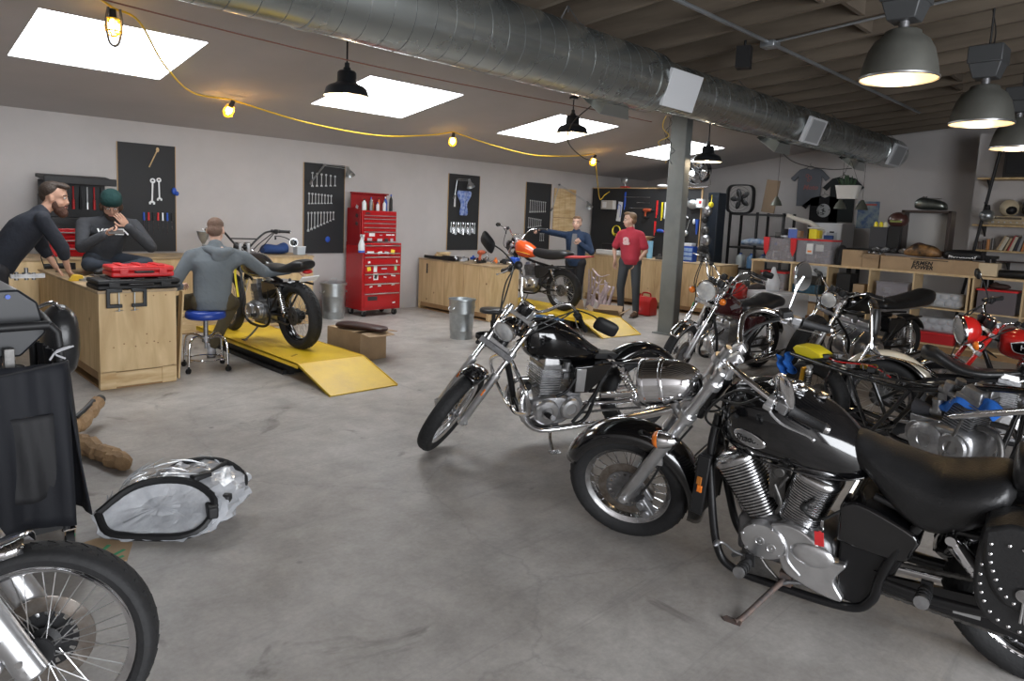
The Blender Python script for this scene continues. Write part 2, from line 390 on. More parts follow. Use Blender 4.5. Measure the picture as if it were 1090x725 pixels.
def fender(root,name,c,R,hw,a0,a1,m,M=None,drop=.55,th=.003,grow=0,n=26,tip=.0,parent=None):
    # curved mudguard: U section swept round the wheel centre
    g=G(M); c=V(c); secs=[]
    for i in range(n+1):
        t=i/n; a=Rd(a0+(a1-a0)*t); e=max(0,min(1,(min(t,1-t)*n)/1.6)); w=hw*(.72+.28*e); rr_=R+grow*t
        if t>.5: rr_+=tip*((t-.5)*2)**2
        sc=[]
        for k in range(13):
            b=pi*k/12; y=math.cos(b)*w; h=(math.sin(b)**.6)*hw*drop
            q=rr_-hw*drop+h; sc.append(c+V((math.cos(a)*q,y,math.sin(a)*q)))
        secs.append(sc)
    g.loft(secs,caps=False,closed=False)
    return g.build(name,m,parent or root,solid=th,ang=60)
def forks(root,S,L,half,f,r0=.024,r1=.019,low=.5,Lt=0.,mlow=ALUB,mup=CHROME,lug=True,gait=False,clampm=CHROMEW,c1=.02,c2=.2,boot=0):
    M=S.M
    for s in (1,-1):
        a=S.at(L,f,half*s); b=S.at(L*low,f,half*s); t=S.at(-Lt,f,half*s)
        g=G(M); ax=(a-b).normalized()
        g.lathe([(0,.03),(r0*.8,.03),(r0,.022),(r0,-L*(1-low)+.02),(r0*1.12,-L*(1-low)+.01),(r0*1.12,-L*(1-low)-.02),(r1,-L*(1-low)-.022)],a,ax,20)
        if lug: g.cyl(a-ax*.0+V((0,-.03*s,0)),a+V((0,.03*s,0)),.022,n=16); g.cyl(a+V((0,.028*s,0)),a+V((0,.04*s,0)),.010,n=6); g.box(b+(a-b)*.25+S.p*-.024,(.03,.02,.05))
        leg=g.build('fork_leg',mlow,root)
        g=G(M)
        if boot:
            n=12
            for i in range(n):
                p=b+(t-b)*(.0+boot*i/n); q=b+(t-b)*(.0+boot*(i+.5)/n); e=b+(t-b)*(boot*(i+1)/n); g.cyl(p,q,r0*1.05,r0*1.35,12,False); g.cyl(q,e,r0*1.35,r0*1.05,12,False)
            g.build('fork_gaiter',BLKM,leg); g=G(M)
        g.cyl(b,t,r1,n=16); g.cyl(t,t-ax*.008,r1*1.05,r1*.8,n=16); g.build('fork_tube',mup,leg)
    for cc,nm in ((c1,'upper_clamp'),(c2,'lower_clamp')):
        g=G(M); p=S.at(cc,f,0); Rm=Matrix((S.p,V((0,1,0)),S.a)).transposed()
        g.box(p-S.p*.015,(.05,half*1.5,.028),Rm)
        for s in (1,-1): g.cyl(S.at(cc-.018,f,half*s),S.at(cc+.018,f,half*s),r1*1.65,n=18)
        g.cyl(S.at(cc-.02,0,0),S.at(cc+.02,0,0),.03,n=16); g.build(nm,clampm,root,bev=.004)
def grips(root,g_pts,M,side,leverm=ALUB,gripm=GRIP,lever=True,swm=BLKM,res=True,gl=.12,gr=.017,perch=None,parent=None):
    # g_pts: inner and outer end of the grip (neutral steering)
    a,b=V(g_pts[0]),V(g_pts[1]); d=(b-a).normalized(); nm=parent or root
    g=G(M); g.lathe([(.012,0),(gr*1.25,0),(gr*1.25,.006),(gr,.012),(gr*.95,(b-a).length*.5),(gr,(b-a).length-.01),(gr*1.15,(b-a).length-.004),(gr*1.1,(b-a).length),(0,(b-a).length)],a,d,18)
    go=g.build('grip',gripm,nm)
    g=G(M); g.lathe([(0,.018),(gr*.7,.016),(gr,.006),(gr,-.004)],b,d,16); g.build('bar_end',CHROMEW,go)
    g=G(M); Rm=Matrix(g.frame(d)).transposed()
    g.box(a-d*.030,(.045,.040,.042),Rm); g.box(a-d*.030+V((0,0,-.022)),(.03,.03,.02),Rm)
    sw=g.build('switch_housing',swm,nm,bev=.006)
    if lever:
        g=G(M); f=V((1,0,0)); f=(f-d*f.dot(d)).normalized(); p=a-d*.075
        g.cyl(p-d*.014,p+d*.014,.019,n=14); g.box(p+f*.028+d*.0,(.035,.03,.022),Rm)
        pc=g.build('lever_perch',leverm if swm is not BLKM else BLKW,nm,bev=.004)
        g=G(M); L=(b-a).length
        g.tube([p+f*.03,p+f*.05+d*.03,p+f*.062+d*.08,p+f*.055+d*(L*.7+.07),p+f*.058+d*(L+.055)],[.007,.0065,.0055,.0048,.0055],8,4,flat=.6); g.ell(p+f*.058+d*(L+.058),(.008,.008,.008),n=10,m=6)
        g.build('lever',leverm,nm)
    return go
def mirror(root,M,base,top,face,w,h,m=BLKM,round_=2.2,stem=CHROME,name='mirror',tilt=0,parent=None,depth=.03,roll=0):
    base,top,face=V(base),V(top),V(face).normalized()
    g=G(M); mid=(base+top)/2+V((0,0,.03)); g.tube([base,base+V((0,0,.02)),mid,top],.0055,8,4); g.cyl(base-V((0,0,.02)),base+V((0,0,.01)),.010,n=10)
    st=g.build('mirror_stem',stem,parent or root)
    upv=V((0,0,1)); x=upv.cross(face).normalized(); z=face.cross(x)
    if roll: Q=Matrix.Rotation(roll,3,face); x=Q@x; z=Q@z
    g=G(M); secs=[]
    for t,k in ((0,1),(.25,1.03),(.6,.93),(.9,.6),(1,.3)):
        sc=[]
        for j in range(24):
            a=2*pi*j/24; e=2/round_; sc.append(top+x*(math.copysign(abs(math.cos(a))**e,math.cos(a))*w/2*k)+z*(math.copysign(abs(math.sin(a))**e,math.sin(a))*h/2*k)-face*(depth*t))
        secs.append(sc)
    g.loft(secs); mo=g.build('mirror_shell',m,st,ang=50)
    g=G(M); sc=[[top+face*e+x*(math.copysign(abs(math.cos(2*pi*j/24))**(2/round_),math.cos(2*pi*j/24))*w/2*.9)+z*(math.copysign(abs(math.sin(2*pi*j/24))**(2/round_),math.sin(2*pi*j/24))*h/2*.9) for j in range(24)] for e in (.0005,.002)]
    g.loft(sc); g.build('mirror_glass',MIR,st)
def headlamp(root,M,c,d,r,L,shell=CHROME,bullet=True,name='headlamp',ring=CHROME):
    c=V(c); d=V(d).normalized(); g=G(M)
    pr=[(r,0),(r*1.0,-L*.12),(r*.99,-L*.3)]
    for k in range(1,9):
        a=k/8*pi/2
        if bullet: pr.append((r*.99*math.cos(a)**.9 if k<8 else 0,-L*.3-L*.7*math.sin(a)))
        else: pr.append((r*.97*math.cos(a) if k<8 else 0,-L*.3-L*.7*math.sin(a)))
    g.lathe(pr,c,d,32); h=g.build(name,shell,root,ang=50)
    g=G(M); g.lathe([(r*1.0,-.014),(r*1.06,-.014),(r*1.07,0),(r*1.03,.010),(r*.92,.012),(r*.92,.004)],c,d,32,closed=True); g.build('headlamp_rim',ring,h,ang=50)
    g=G(M); g.lathe([(r*.93,.004),(r*.8,.012),(r*.5,.019),(r*.2,.023),(0,.0235)],c,d,28)
    g.build('lens',LENS,h,ang=60)
    g=G(M); g.lathe([(r*.10,.024),(r*.15,.024),(r*.15,.030),(0,.031)],c,d,14); 
    return h
def indicator(root,M,c,d,r=.035,shell=CHROME,stem=None,name='indicator',L=.06,lensm=AMB,parent=None):
    c=V(c); d=V(d).normalized(); g=G(M)
    g.lathe([(0,-L),(r*.35,-L*.96),(r*.75,-L*.7),(r*.98,-L*.25),(r*1.05,0),(r,.003)],c,d,20)
    if stem is not None: g.tube([c-d*L*.4,stem],.007,8)
    o=g.build(name,shell,parent or root,ang=50)
    g=G(M); g.lathe([(r*.99,-.002),(r*1.0,.008),(r*.85,.022),(r*.45,.031),(0,.034)],c,d,20); g.build('lens',lensm,o,ang=60)
    return o
def finblock(g,p0,p1,wx,wy,n=9,fr=.6,taper=0.,core=.82,uy=None):
    # stack of cooling fins between p0 and p1 (square section wx along bike, wy across)
    p0,p1=V(p0),V(p1); ax=(p1-p0).normalized(); y=V((0,1,0)); x=y.cross(ax).normalized(); Rm=Matrix((x,y,ax)).transposed(); L=(p1-p0).length
    g.box((p0+p1)/2,(wx*core,wy*core,L),Rm)
    for i in range(n):
        t=(i+.5)/n; k=1+taper*(t-.5)*2; g.box(p0+(p1-p0)*t,(wx*k,wy*k,L/n*fr),Rm)
def shock(root,top,bot,r=.026,M=None,body=CHROME,spring=CHROMEW,coils=9,res=None,parent=None,wire=.0042):
    top,bot=V(top),V(bot); ax=(bot-top).normalized(); L=(bot-top).length; g=G(M)
    g.cyl(top,bot,.008,n=10); g.cyl(top+ax*.01,top+ax*L*.3,r*.72,n=16); g.cyl(top-V((0,.02,0)),top+V((0,.02,0)),.016,n=12); g.cyl(bot-V((0,.02,0)),bot+V((0,.02,0)),.016,n=12); g.cyl(bot-ax*.05,bot-ax*.03,r*1.05,n=18); g.cyl(top+ax*.03,top+ax*.045,r*1.05,n=18)
    o=g.build('shock',body,root)
    g=G(M); _,u,w=g.frame(ax); pts=[]; n=coils*10
    for i in range(n+1):
        a=2*pi*coils*i/n; pts.append(top+ax*(.045+(L-.095)*i/n)+u*math.cos(a)*r+w*math.sin(a)*r)
    g.tube(pts,wire,6); g.build('coil_spring',spring,o)
    if res: 
        g=G(M); g.cyl(top+V(res)+ax*.0,top+V(res)+ax*L*.42,.02,n=16); g.cyl(top,top+V(res),.010,n=8); g.build('reservoir',mat('gold_anodised',(.75,.42,.05),.3,1),o)
    return o
def chain(root,pts,M=None,name='drive_chain'):
    g=G(M); P=catmull(pts,1) if len(pts)==2 else catmull(pts,8)
    # links spaced along the path
    d=0; step=.016; out=[]; acc=0; last=P[0]
    for i in range(1,len(P)):
        seg=(P[i]-last); L=seg.length; k=0
        while acc+step<=L:
            acc+=step; out.append((last+seg.normalized()*acc,seg.normalized()))
        acc-=L; last=P[i]
    for i,(p,t) in enumerate(out):
        w=t.cross(V((0,1,0))).normalized(); Rm=Matrix((t,V((0,1,0)),w)).transposed()
        o_=.006 if i%2 else .0085
        for s in (-1,1): g.box(p+V((0,s*o_,0)),(.019,.002,.012 if i%2 else .013),Rm)
    return g.build(name,STEEL,root)
def engine_twin(root,c,w=.30,sc=1.,fwdtilt=12,ncyl=2,caseM=ALU,cylM=ALUD,coverM=ALUB,finsn=8,side=1,headM=None,name='engine',cylh=.20,cylw=.125,rot=True):
    # upright transverse engine; c = crank centre; w = case width
    cx,cy,cz=c; g=G()
    g.secloft([(cy-w/2,cz,.10*sc,.085*sc,3),(cy-w*.4,cz,.15*sc,.105*sc,3),(cy,cz-.005,.165*sc,.115*sc,3.2),(cy+w*.4,cz,.15*sc,.105*sc,3),(cy+w/2,cz,.10*sc,.085*sc,3)],n=24,k=2,ax='y')
    g2=_shift(g,cx); 
    g3=G(); g3.box((cx-.13*sc,cy,cz+.035*sc),(.17*sc,w*.72,.16*sc)); g3.box((cx+.02,cy,cz-.12*sc),(.22*sc,w*.5,.05*sc)); g3.cyl((cx-.15*sc,cy-w*.46,cz+.02),(cx-.15*sc,cy+w*.46,cz+.02),.075*sc,n=24)
    _merge(g2,g3); e=g2.build(name,caseM,root,bev=.008*sc)
    # covers with screws
    for s,(a,b,r1_,r2_) in ((1,(.055,0,.085,.085)),(1,(-.12,.01,.07,.06)),(-1,(.06,0,.08,.08)),(-1,(-.09,0,.10,.095))):
        g=G(); y0=cy+s*w/2; 
        g.lathe([(.086*sc*r1_/.085,-.02),(.086*sc*r1_/.085,.012),(.075*sc*r1_/.085,.024),(.04*sc,.028),(.036*sc,.022),(0,.022)],(cx+a*sc,y0,cz+b*sc),(0,s,0),28)
        for i in range(6):
            an=2*pi*i/6+.3; g.cyl((cx+a*sc+math.cos(an)*.075*sc*r1_/.085,y0+s*.01,cz+b*sc+math.sin(an)*.075*sc*r1_/.085),(cx+a*sc+math.cos(an)*.075*sc*r1_/.085,y0+s*.022,cz+b*sc+math.sin(an)*.075*sc*r1_/.085),.006,n=8)
        g.build('side_cover',coverM,e,ang=35)
    t=Rd(fwdtilt); up=V((math.sin(t),0,math.cos(t))); fx=V((math.cos(t),0,-math.sin(t)))
    base=V((cx+.03*sc,cy,cz+.085*sc))
    tw=cylw*sc*(ncyl*.86) if ncyl>1 else cylw*sc
    g=G(); finblock(g,base,base+up*cylh*.55*sc,.15*sc,tw*1.02,finsn,.5); cb=g.build('cylinder_block',cylM,e,bev=.002)
    g=G(); finblock(g,base+up*cylh*.56*sc,base+up*cylh*.8*sc,.155*sc,tw*1.06,4,.5,core=.9)
    Rm=Matrix((fx,V((0,1,0)),up)).transposed(); g.box(base+up*cylh*.87*sc,(.13*sc,tw,.03*sc),Rm)
    hd=g.build('cylinder_head',headM or cylM,e,bev=.003)
    for i in range(max(1,min(ncyl,2))):
        yy=(i-.5)*tw*.5 if ncyl>1 else 0
        g=G(); g.box(base+up*cylh*1.02*sc+V((0,yy,0)),(.12*sc,tw*.40 if ncyl>1 else tw*.8,.055*sc),Rm,taper=.82); g.build('rocker_cover',coverM,hd,bev=.008)
    # carburettors
    for i in range(min(ncyl,4)):
        yy=(i-(ncyl-1)/2)*tw/ncyl*.95
        g=G(); q=base+up*cylh*.7*sc-fx*.085*sc+V((0,yy,0)); g.cyl(q,q-fx*.09*sc,.024*sc,n=14); g.cyl(q-fx*.05*sc+up*.0,q-fx*.05*sc+up*.06*sc,.027*sc,n=14); g.box(q-fx*.05*sc-up*.035*sc,(.05*sc,.045*sc,.04*sc)); g.build('carburettor',ALU,e)
    return e,base,up,fx,tw
def _shift(g,cx):
    h=G(); h.v=[(x+cx,y,z) for x,y,z in g.v]; h.f=list(g.f); return h
def _merge(a,b):
    o=len(a.v); a.v+=b.v; a.f+=[tuple(i+o for i in f) for f in b.f]
def pegs(root,x,y,z,m=GRIP,both=True,name='footpeg',L=.10,pr=1.):
    for s in ((1,-1) if both else (1,)):
        g=G(); a=V((x,s*(y-L),z)); b=V((x,s*y,z+.012)); g.cyl(a,b,.016*pr,n=12)
        for i in range(3): t=.3+.25*i; q=a+(b-a)*t; g.cyl(q,q+(b-a).normalized()*.010,.020*pr,n=12)
        g.cyl(a,a-(b-a).normalized()*.03,.010,n=8); g.box(a-(b-a).normalized()*.03,(.04,.012,.05)); o=g.build(name,m,root); g=G(); g.cyl(b,b+(b-a).normalized()*.010,.019*pr,n=14); g.build('peg_cap',ALU,o)
# ------------------------------------------------------------------ foreground black cruiser
def xpts(L): return [V(p) for p in L]
CHF=mat('chrome_fins',(.66,.66,.67),.2,1,noise=.3,nscale=30)
FINSH=mat('fin_gap_black',(.02,.02,.02),.6)
def cruiser_big():
    r=thing('motorcycle','large glossy black cruiser motorcycle with studded saddlebag, nearest bike in right foreground','motorcycle',group=None,M=bikeM((2.91,1.95),(3.12,.28),Rd(8)))
    S=Steer((1.20,0,.95),Rd(33),Rd(16)); M=S.M
    wheel(r,'rear_wheel',(0,0,.30),.305,.15,.205,spokes=36,hubw=.10,sprocket=.10)
    fw=wheel(r,'front_wheel',(1.683,0,.30),.306,.128,.220,M=M,spokes=44,disc=.145,hubw=.08,rim=CHROMEW,wire=CHROMEW)
    ff=fender(r,'front_fender',(1.668,0,.300),.358,.094,22,203,BLKG,M=M,drop=.75,th=.004,tip=.02)
    for s in (1,-1): g=G(M); g.tube([S.at(.62,.02,.10*s)+V((0,0,0)),(1.60,.088*s,.42),(1.56,.08*s,.55)],.008,8,4); g.build('fender_stay',BLKF,ff)
    # caliper
    g=G(M); g.box((1.585,.085,.235),(.06,.05,.10),Matrix.Rotation(.5,3,'Y')); g.cyl((1.60,.10,.26),(1.60,.125,.26),.022,n=14); g.cyl((1.575,.10,.21),(1.575,.125,.21),.022,n=14); g.box((1.57,.075,.30),(.03,.02,.07),Matrix.Rotation(.5,3,'Y')); g.build('brake_caliper',ALUD,r,bev=.006)
    forks(r,S,.80,.118,.045,.030,.0245,.50,.07,mlow=ALUB,mup=ALUB,c1=.0,c2=.21,clampm=ALUB)
    g=G(M); g.tube([(1.60,.10,.31),(1.54,.085,.40),(1.46,.08,.55),(1.34,.07,.72)],.0055,6,6); g.build('brake_hose',WIRE,r)
    # headlamp bullet and bracket
    h=headlamp(r,M,(1.565,.0,.885),(.96,0,-.13),.108,.27)
    g=G(M); g.lathe([(.1085,-.001),(.1108,-.004),(.1108,-.016),(.1085,-.019)],V((1.565,0,.885))-V((.96,0,-.13)).normalized()*.085,(.96,0,-.13),32); g.build('trim_ring',CHROME,h)
    g=G(M); g.tube([(1.43,0,.80),(1.425,0,.76),(1.39,0,.70),(1.36,0,.69)],[.026,.02,.018,.02],14,4); g.cyl((1.43,0,.795),(1.43,0,.825),.03,n=16); g.tube([(1.405,-.0,.73),(1.40,.06,.70),(1.41,.13,.695)],.011,10,4);g.tube([(1.405,-.0,.73),(1.40,-.06,.70),(1.41,-.13,.695)],.011,10,4); g.cyl((1.36,.035,.80),(1.36,-.035,.80),.028,n=14); g.build('lamp_bracket',ALUB,h)
    for s in (1,-1): indicator(r,M,(1.468,.185*s,.700),(1,0,-.02),.040,stem=V((1.41,.13*s,.698)),L=.085)
    # handlebar : risers, bar, grips
    g=G(M)
    for s in (1,-1):
        g.tube([(1.19,.045*s,.97),(1.165,.048*s,1.03),(1.145,.05*s,1.065)],[.022,.019,.024],12,4); g.box((1.145,.05*s,1.07),(.05,.038,.045),Matrix.Rotation(.5,3,'Y'))
    ri=g.build('handlebar_riser',ALUB,r,bev=.004)
    g=G(M); bar=[(1.145,0,1.07),(1.145,.09,1.07),(1.155,.17,1.10),(1.145,.26,1.145),(1.08,.345,1.14),(.985,.395,1.09),(.93,.41,1.065)]
    full=[(x,-y,z) for x,y,z in bar[::-1]]+bar[1:]
    g.tube(full,.0125,12,6); hb=g.build('handlebar',CHROME,r)
    for s in (1,-1): grips(r,[(.905,.415*s,1.055),(.785,.445*s,1.01)],M,s,gr=.018,swm=ALU,parent=hb)
    mirror(r,M,(.965,-.40,1.10),(.905,-.475,1.265),(-.70,.70,.05),.10,.14,m=CHROME,parent=hb,depth=.03)
    mirror(r,M,(.965,.38,1.08),(.925,.40,1.12),(-.80,-.60,.12),.12,.165,m=CHROME,parent=hb,depth=.022,roll=.25)
    g=G(M); g.box((.975,-.375,1.115),(.05,.06,.035),.4); g.build('brake_master',BLKM,hb,bev=.006)
    for pts in ([(1.0,-.385,1.09),(1.10,-.33,1.05),(1.17,-.18,.98),(1.20,-.08,.90),(1.10,-.05,.8)],[(1.0,.385,1.09),(1.10,.31,1.0),(1.20,.17,.93),(1.24,.08,.85),(1.12,.05,.76)],[(1.0,-.375,1.08),(1.12,-.27,1.07),(1.24,-.12,.97),(1.26,0,.86)],[(.98,.38,1.07),(1.12,.28,1.04),(1.25,.20,.88),(1.24,.10,.75),(1.1,.06,.72)],[(1.33,0,.86),(1.27,.10,.83),(1.20,.13,.86),(1.16,.05,.88)]):
        g=G(M); g.tube(pts,.0055,7,6); g.build('control_cable',WIRE,hb)
    # frame
    g=G()
    for s in (1,-1):
        g.tube([(1.215,.03*s,.78),(1.235,.06*s,.60),(1.205,.10*s,.34),(1.165,.12*s,.16),(1.09,.125*s,.095),(.90,.125*s,.085),(.62,.125*s,.10),(.53,.13*s,.17),(.50,.14*s,.30),(.44,.13*s,.46),(.38,.11*s,.56)],.0185,12,6)
        g.tube([(.55,.12*s,.62),(.30,.12*s,.56),(.0,.13*s,.60)],.015,10,4)
    g.cyl(S.at(-.02,0,0),S.at(.24,0,0),.036,n=18); g.tube([(1.18,0,.86),(.9,0,.80),(.6,0,.66)],.03,10,4)
    g.build('frame',BLKF,r)
    g=G(); g.box((1.262,0,.45),(.055,.19,.30),Matrix.Rotation(-.13,3,'Y')); rd=g.build('radiator',BLKM,r,bev=.01)
    g=G()
    for i in range(14): g.box((1.293-(.02*i-.13)*-.13,0,.33+i*.018),(.006,.16,.007))
    g.build('radiator_grille',STEEL,rd)
    for s in (1,-1):
        g=G(); g.box((1.262,.108*s,.45),(.06,.016,.30),Matrix.Rotation(-.13,3,'Y')); gg=g.build('radiator_guard',BLKW,rd,bev=.006)
        g=G(); g.box((1.262,.119*s,.435),(.024,.008,.035),Matrix.Rotation(-.13,3,'Y')); g.build('reflector',AMB,gg,bev=.003)
        g=G(); g.box((1.264,.119*s,.475),(.024,.008,.04),Matrix.Rotation(-.13,3,'Y')); g.build('reflector',mat('dark_amber',(.35,.12,.02),.3),gg,bev=.003)
    # tank
    g=G(); g.secloft([(1.20,.79,.04,.07,2.3),(1.18,.79,.085,.115),(1.12,.80,.135,.152),(1.02,.805,.168,.172),(.90,.80,.180,.175),(.80,.775,.168,.160),(.70,.745,.135,.130),(.62,.715,.095,.088),(.575,.705,.05,.05)],n=36,k=5,p=2.35)
    tk=g.build('fuel_tank',BLKG,r,ang=70)
    g=G()
    for s in (1,-1): g.tube([(1.175,.08*s,.715),(1.08,.135*s,.685),(.95,.160*s,.668),(.80,.150*s,.655),(.68,.11*s,.645),(.60,.07*s,.66)],.004,8,5)
    g.build('tank_seam',BLKG,tk)
    for s in (1,-1):
        # oval chrome badge following the tank flank
        e=G(); n=40
        def side(x,z): 
            w=.177-1.15*abs(x-.94)**2*1.2; return w*(1-min(1,abs((z-.803)/.172))**2.35)**(1/2.35)
        for a,b,dd in ((1,.80,.004),):
            secs=[]
            for i in range(n+1):
                t=2*pi*i/n; ring=[]
                for q in range(8):
                    w=2*pi*q/8; k=.93+.09*math.cos(w); x=1.03+math.cos(t)*.072*k+ -.0; z=.755+math.sin(t)*.036*k+(math.cos(t)*.072*.12); ring.append(V((x,s*(side(x,z)+.003+.004*math.sin(w)),z)))
                secs.append(ring)
            e.loft(secs,caps=False)
        bd=e.build('tank_badge',CHROME,tk)
        e=G(); vs=[V((1.03,s*(side(1.03,.755)+.0025),.755))]
        for i in range(n):
            t=2*pi*i/n; x=1.03+math.cos(t)*.067; z=.755+math.sin(t)*.032+math.cos(t)*.009; vs.append(V((x,s*(side(x,z)+.0025),z)))
        e.add(vs,[(0,1+i,1+(i+1)%n) for i in range(n)]); e.build('badge_field',mat('badge_silver',(.45,.45,.46),.3,.9),bd)
        y=side(1.03,.755)+.004
        tm=frameM((1.03,s*y,.755),(-s,.0,-.05),(0,-.12*0,1),(0,s,.0)) if s>0 else frameM((1.03,s*y,.755),(1,0,.05),(0,0,1),(0,-1,0))
        text(None,'Shadow',BLKG,bd,tm@Matrix.Scale(1,4),.040,'badge_lettering',.002,.0006,.25,space=.92)
    # filler cap + console on tank
    g=G(); g.lathe([(.03,0),(.034,.004),(.034,.012),(.028,.018),(.0,.021)],(.80,-.02,.935),(-.1,0,1),24); 
    g.build('fuel_cap',CHROME,tk)
    g=G(); g.ell((.92,.03,.972),(.085,.042,.026)); g.cyl((.955,.03,.98),(.955,.035,1.004),.027,.025,n=20); g.ell((.90,.055,.990),(.024,.018,.016)); g.ell((.875,.03,.992),(.022,.016,.014)); g.ell((.86,.06,.98),(.02,.014,.012)); g.build('tank_console',CHROME,tk)
    # engine : v-twin
    g=G(); g.box((.88,.0,.27),(.42,.20,.17)); g.secloft([(-.13,.29,.17,.10,3),(0,.29,.19,.12,3),(.13,.29,.17,.10,3)],n=24,k=2,ax='y'); g.v=[(x+(.86 if i>=8 else 0),y,z) for i,(x,y,z) in enumerate(g.v)]
    en=g.build('engine',ALUD,r,bev=.02)
    g=G(); g.lathe([(.098,-.03),(.098,.0),(.090,.014),(.06,.020),(0,.020)],(0,0,0),(0,1,0),36); g.v=[(x*1.0+.955,y+.155,z*.86+.300) for x,y,z in g.v]
    for x,z in ((.965,.305),(.915,.285)): g.lathe([(.021,.0),(.021,.006),(.016,.007),(.014,.004),(.006,.004),(.004,.008),(0,.008)],(x,.172,z),(0,1,0),20)
    for i in range(7): a=2*pi*i/7+.2; g.cyl((.955+math.cos(a)*.088,.165,.300+math.sin(a)*.075),(.955+math.cos(a)*.088,.174,.300+math.sin(a)*.075),.006,n=8)
    cv=g.build('side_cover',ALUB,en,ang=40)
    # big swept primary cover (left)
    poly=[(.93,.385),(.87,.405),(.80,.395),(.73,.350),(.68,.300),(.625,.300),(.655,.245),(.665,.20),(.63,.135),(.70,.130),(.80,.155),(.87,.19),(.90,.30)]
    P=catmull([(x,0,z) for x,z in poly],4); g=G(); g.prism([(p.x,p.z) for p in P],.10,.155); c2=g.build('sprocket_cover',ALUB,en,bev=.012)
    g=G(); g.tube([(.885,.158,.35),(.86,.16,.30),(.85,.158,.24),(.80,.156,.19)],.006,8,5); g.ell((.76,.148,.30),(.09,.022,.055)); g.build('cover_rib',ALUB,c2)
    def cyl_(base,top,w0,w1,nm,lean):
        base,top=V(base),V(top); ax=(top-base).normalized(); y=V((0,1,0)); x=y.cross(ax).normalized(); L=(top-base).length
        g=G()
        sec=lambda t,k,dy=0:[base+ax*L*t+x*(math.copysign(abs(math.cos(a))**.75,math.cos(a))*(w0+(w1-w0)*t)*k)+y*(math.copysign(abs(math.sin(a))**.75,math.sin(a))*(.085+.02*t)*k+.035) for a in [2*pi*j/28 for j in range(28)]]
        g.loft([sec(0,.86),sec(1,.86)]); cb=g.build('cylinder',FINSH,en)
        n=18; g=G()
        for i in range(n):
            t=(i+.2)/n; g.loft([sec(t,.985),sec(t+.004,1.0),sec(t+.028,1.0),sec(t+.032,.985)])
        g.build('cooling_fin',CHF,cb)
        g=G(); g.loft([sec(1.0,1.0),sec(1.05,1.02),sec(1.10,.98),sec(1.17,.82),sec(1.2,.5)]); h=g.build('head_cover',CHF,cb,ang=60)
        return cb
    c_=cyl_((.985,0,.375),(1.110,0,.595),.070,.105,'f',0)
    d_=cyl_((.845,0,.385),(.775,0,.60),.086,.098,'r',0)
    g=G(); g.tube([(.76,.14,.55),(.80,.15,.50),(.74,.16,.47),(.66,.14,.53)],.006,8,5); g.ell((.80,.145,.50),(.018,.012,.018)); g.build('plug_lead',WIRE,en)
    g=G()
    for p in ([(.93,.06,.54),(.95,.09,.60),(.90,.10,.66)],[(.90,.05,.40),(.93,.10,.50),(.88,.10,.60)],[(.92,.11,.42),(.90,.12,.48),(.93,.12,.56)]): g.tube(p,.008,8,5)
    g.box((.93,.04,.55),(.07,.08,.16)); g.cyl((.91,.05,.62),(.91,.13,.62),.022,n=16); g.build('intake',STEEL,en,bev=.004)
    # key tag
    # exhausts on the far side
    g=G(); g.tube([(1.13,-.10,.50),(1.19,-.16,.40),(1.16,-.19,.22),(1.0,-.20,.15),(.6,-.21,.14),(.3,-.22,.15)],.022,14,6); g.tube([(.3,-.22,.15),(.2,-.22,.16),(-.45,-.23,.20)],[.022,.038,.038],18,3); g.build('exhaust',CHROME,r)
    # side covers, battery box
    g=G(); P=catmull([(x,0,z) for x,z in ((.665,.56),(.60,.585),(.47,.545),(.385,.50),(.40,.44),(.43,.385),(.56,.385),(.67,.40))],3); g.prism([(p.x,p.z) for p in P],-.145,.15); g.build('side_panel',BLKG,r,bev=.012)
    g=G(); g.prism([(.66,.40),(.43,.385),(.50,.20),(.58,.12),(.66,.13)],-.12,.125); g.build('lower_panel',BLKF,r,bev=.008)
    # seat
    g=G(); g.secloft([(.668,.775,.05,.035,2.2),(.640,.765,.085,.062),(.57,.73,.125,.075,2.3),(.47,.665,.158,.115,2.5),(.36,.635,.180,.125,2.6),(.26,.665,.190,.115,2.5),(.19,.700,.18,.10,2.4),(.14,.735,.15,.07),(.115,.745,.08,.035)],n=36,k=5)
    st=g.build('seat',LEA,r,ang=80)
    g=G(); g.secloft([(.135,.81,.06,.05,2.4),(.11,.82,.13,.075),(-.05,.82,.15,.075),(-.22,.80,.14,.065),(-.30,.79,.10,.045),(-.32,.785,.04,.02)],n=28,k=4); g.build('passenger_seat',LEA,r,ang=80)
    fender(r,'rear_fender',(0,0,.30),.375,.105,20,165,BLKG,drop=.6)
    # swingarm, chain, shock, mount
    g=G()
    for s in (1,-1): g.tube([(.50,.12*s,.27),(.3,.125*s,.265),(0,.125*s,.30)],[.028,.026,.022],10,4); 
    g.box((.50,0,.27),(.06,.26,.07)); g.box((.02,.125,.30),(.09,.02,.05)); g.prism([(.50,.30),(.50,.235),(.05,.215),(-.06,.25),(-.06,.33),(.05,.35)],.118,.136); sw=g.build('swingarm',BLKF,r)
    g=G(); g.box((.215,.140,.262),(.085,.006,.034),Matrix.Rotation(.06,3,'Y')); lb=g.build('warning_label',mat('label_silver',(.40,.40,.40),.4,.5),sw)
    chain(r,[(.62,.10,.205),(.40,.10,.20),(.10,.105,.195)]); chain(r,[(.62,.10,.33),(.3,.105,.37),(.05,.105,.40)])
    shock(r,(.285,.15,.545),(.10,.15,.33),.028,spring=CHROME,coils=10,wire=.005)
    shock(r,(.285,-.15,.545),(.10,-.15,.33),.028,spring=CHROME,coils=10,wire=.005)
    g=G(); g.cyl((.285,.135,.55),(.285,.185,.55),.018,n=14); g.cyl((.27,.15,.53),(.19,.15,.435),.034,.030,n=20); g.build('shock_cover',CHROME,r)
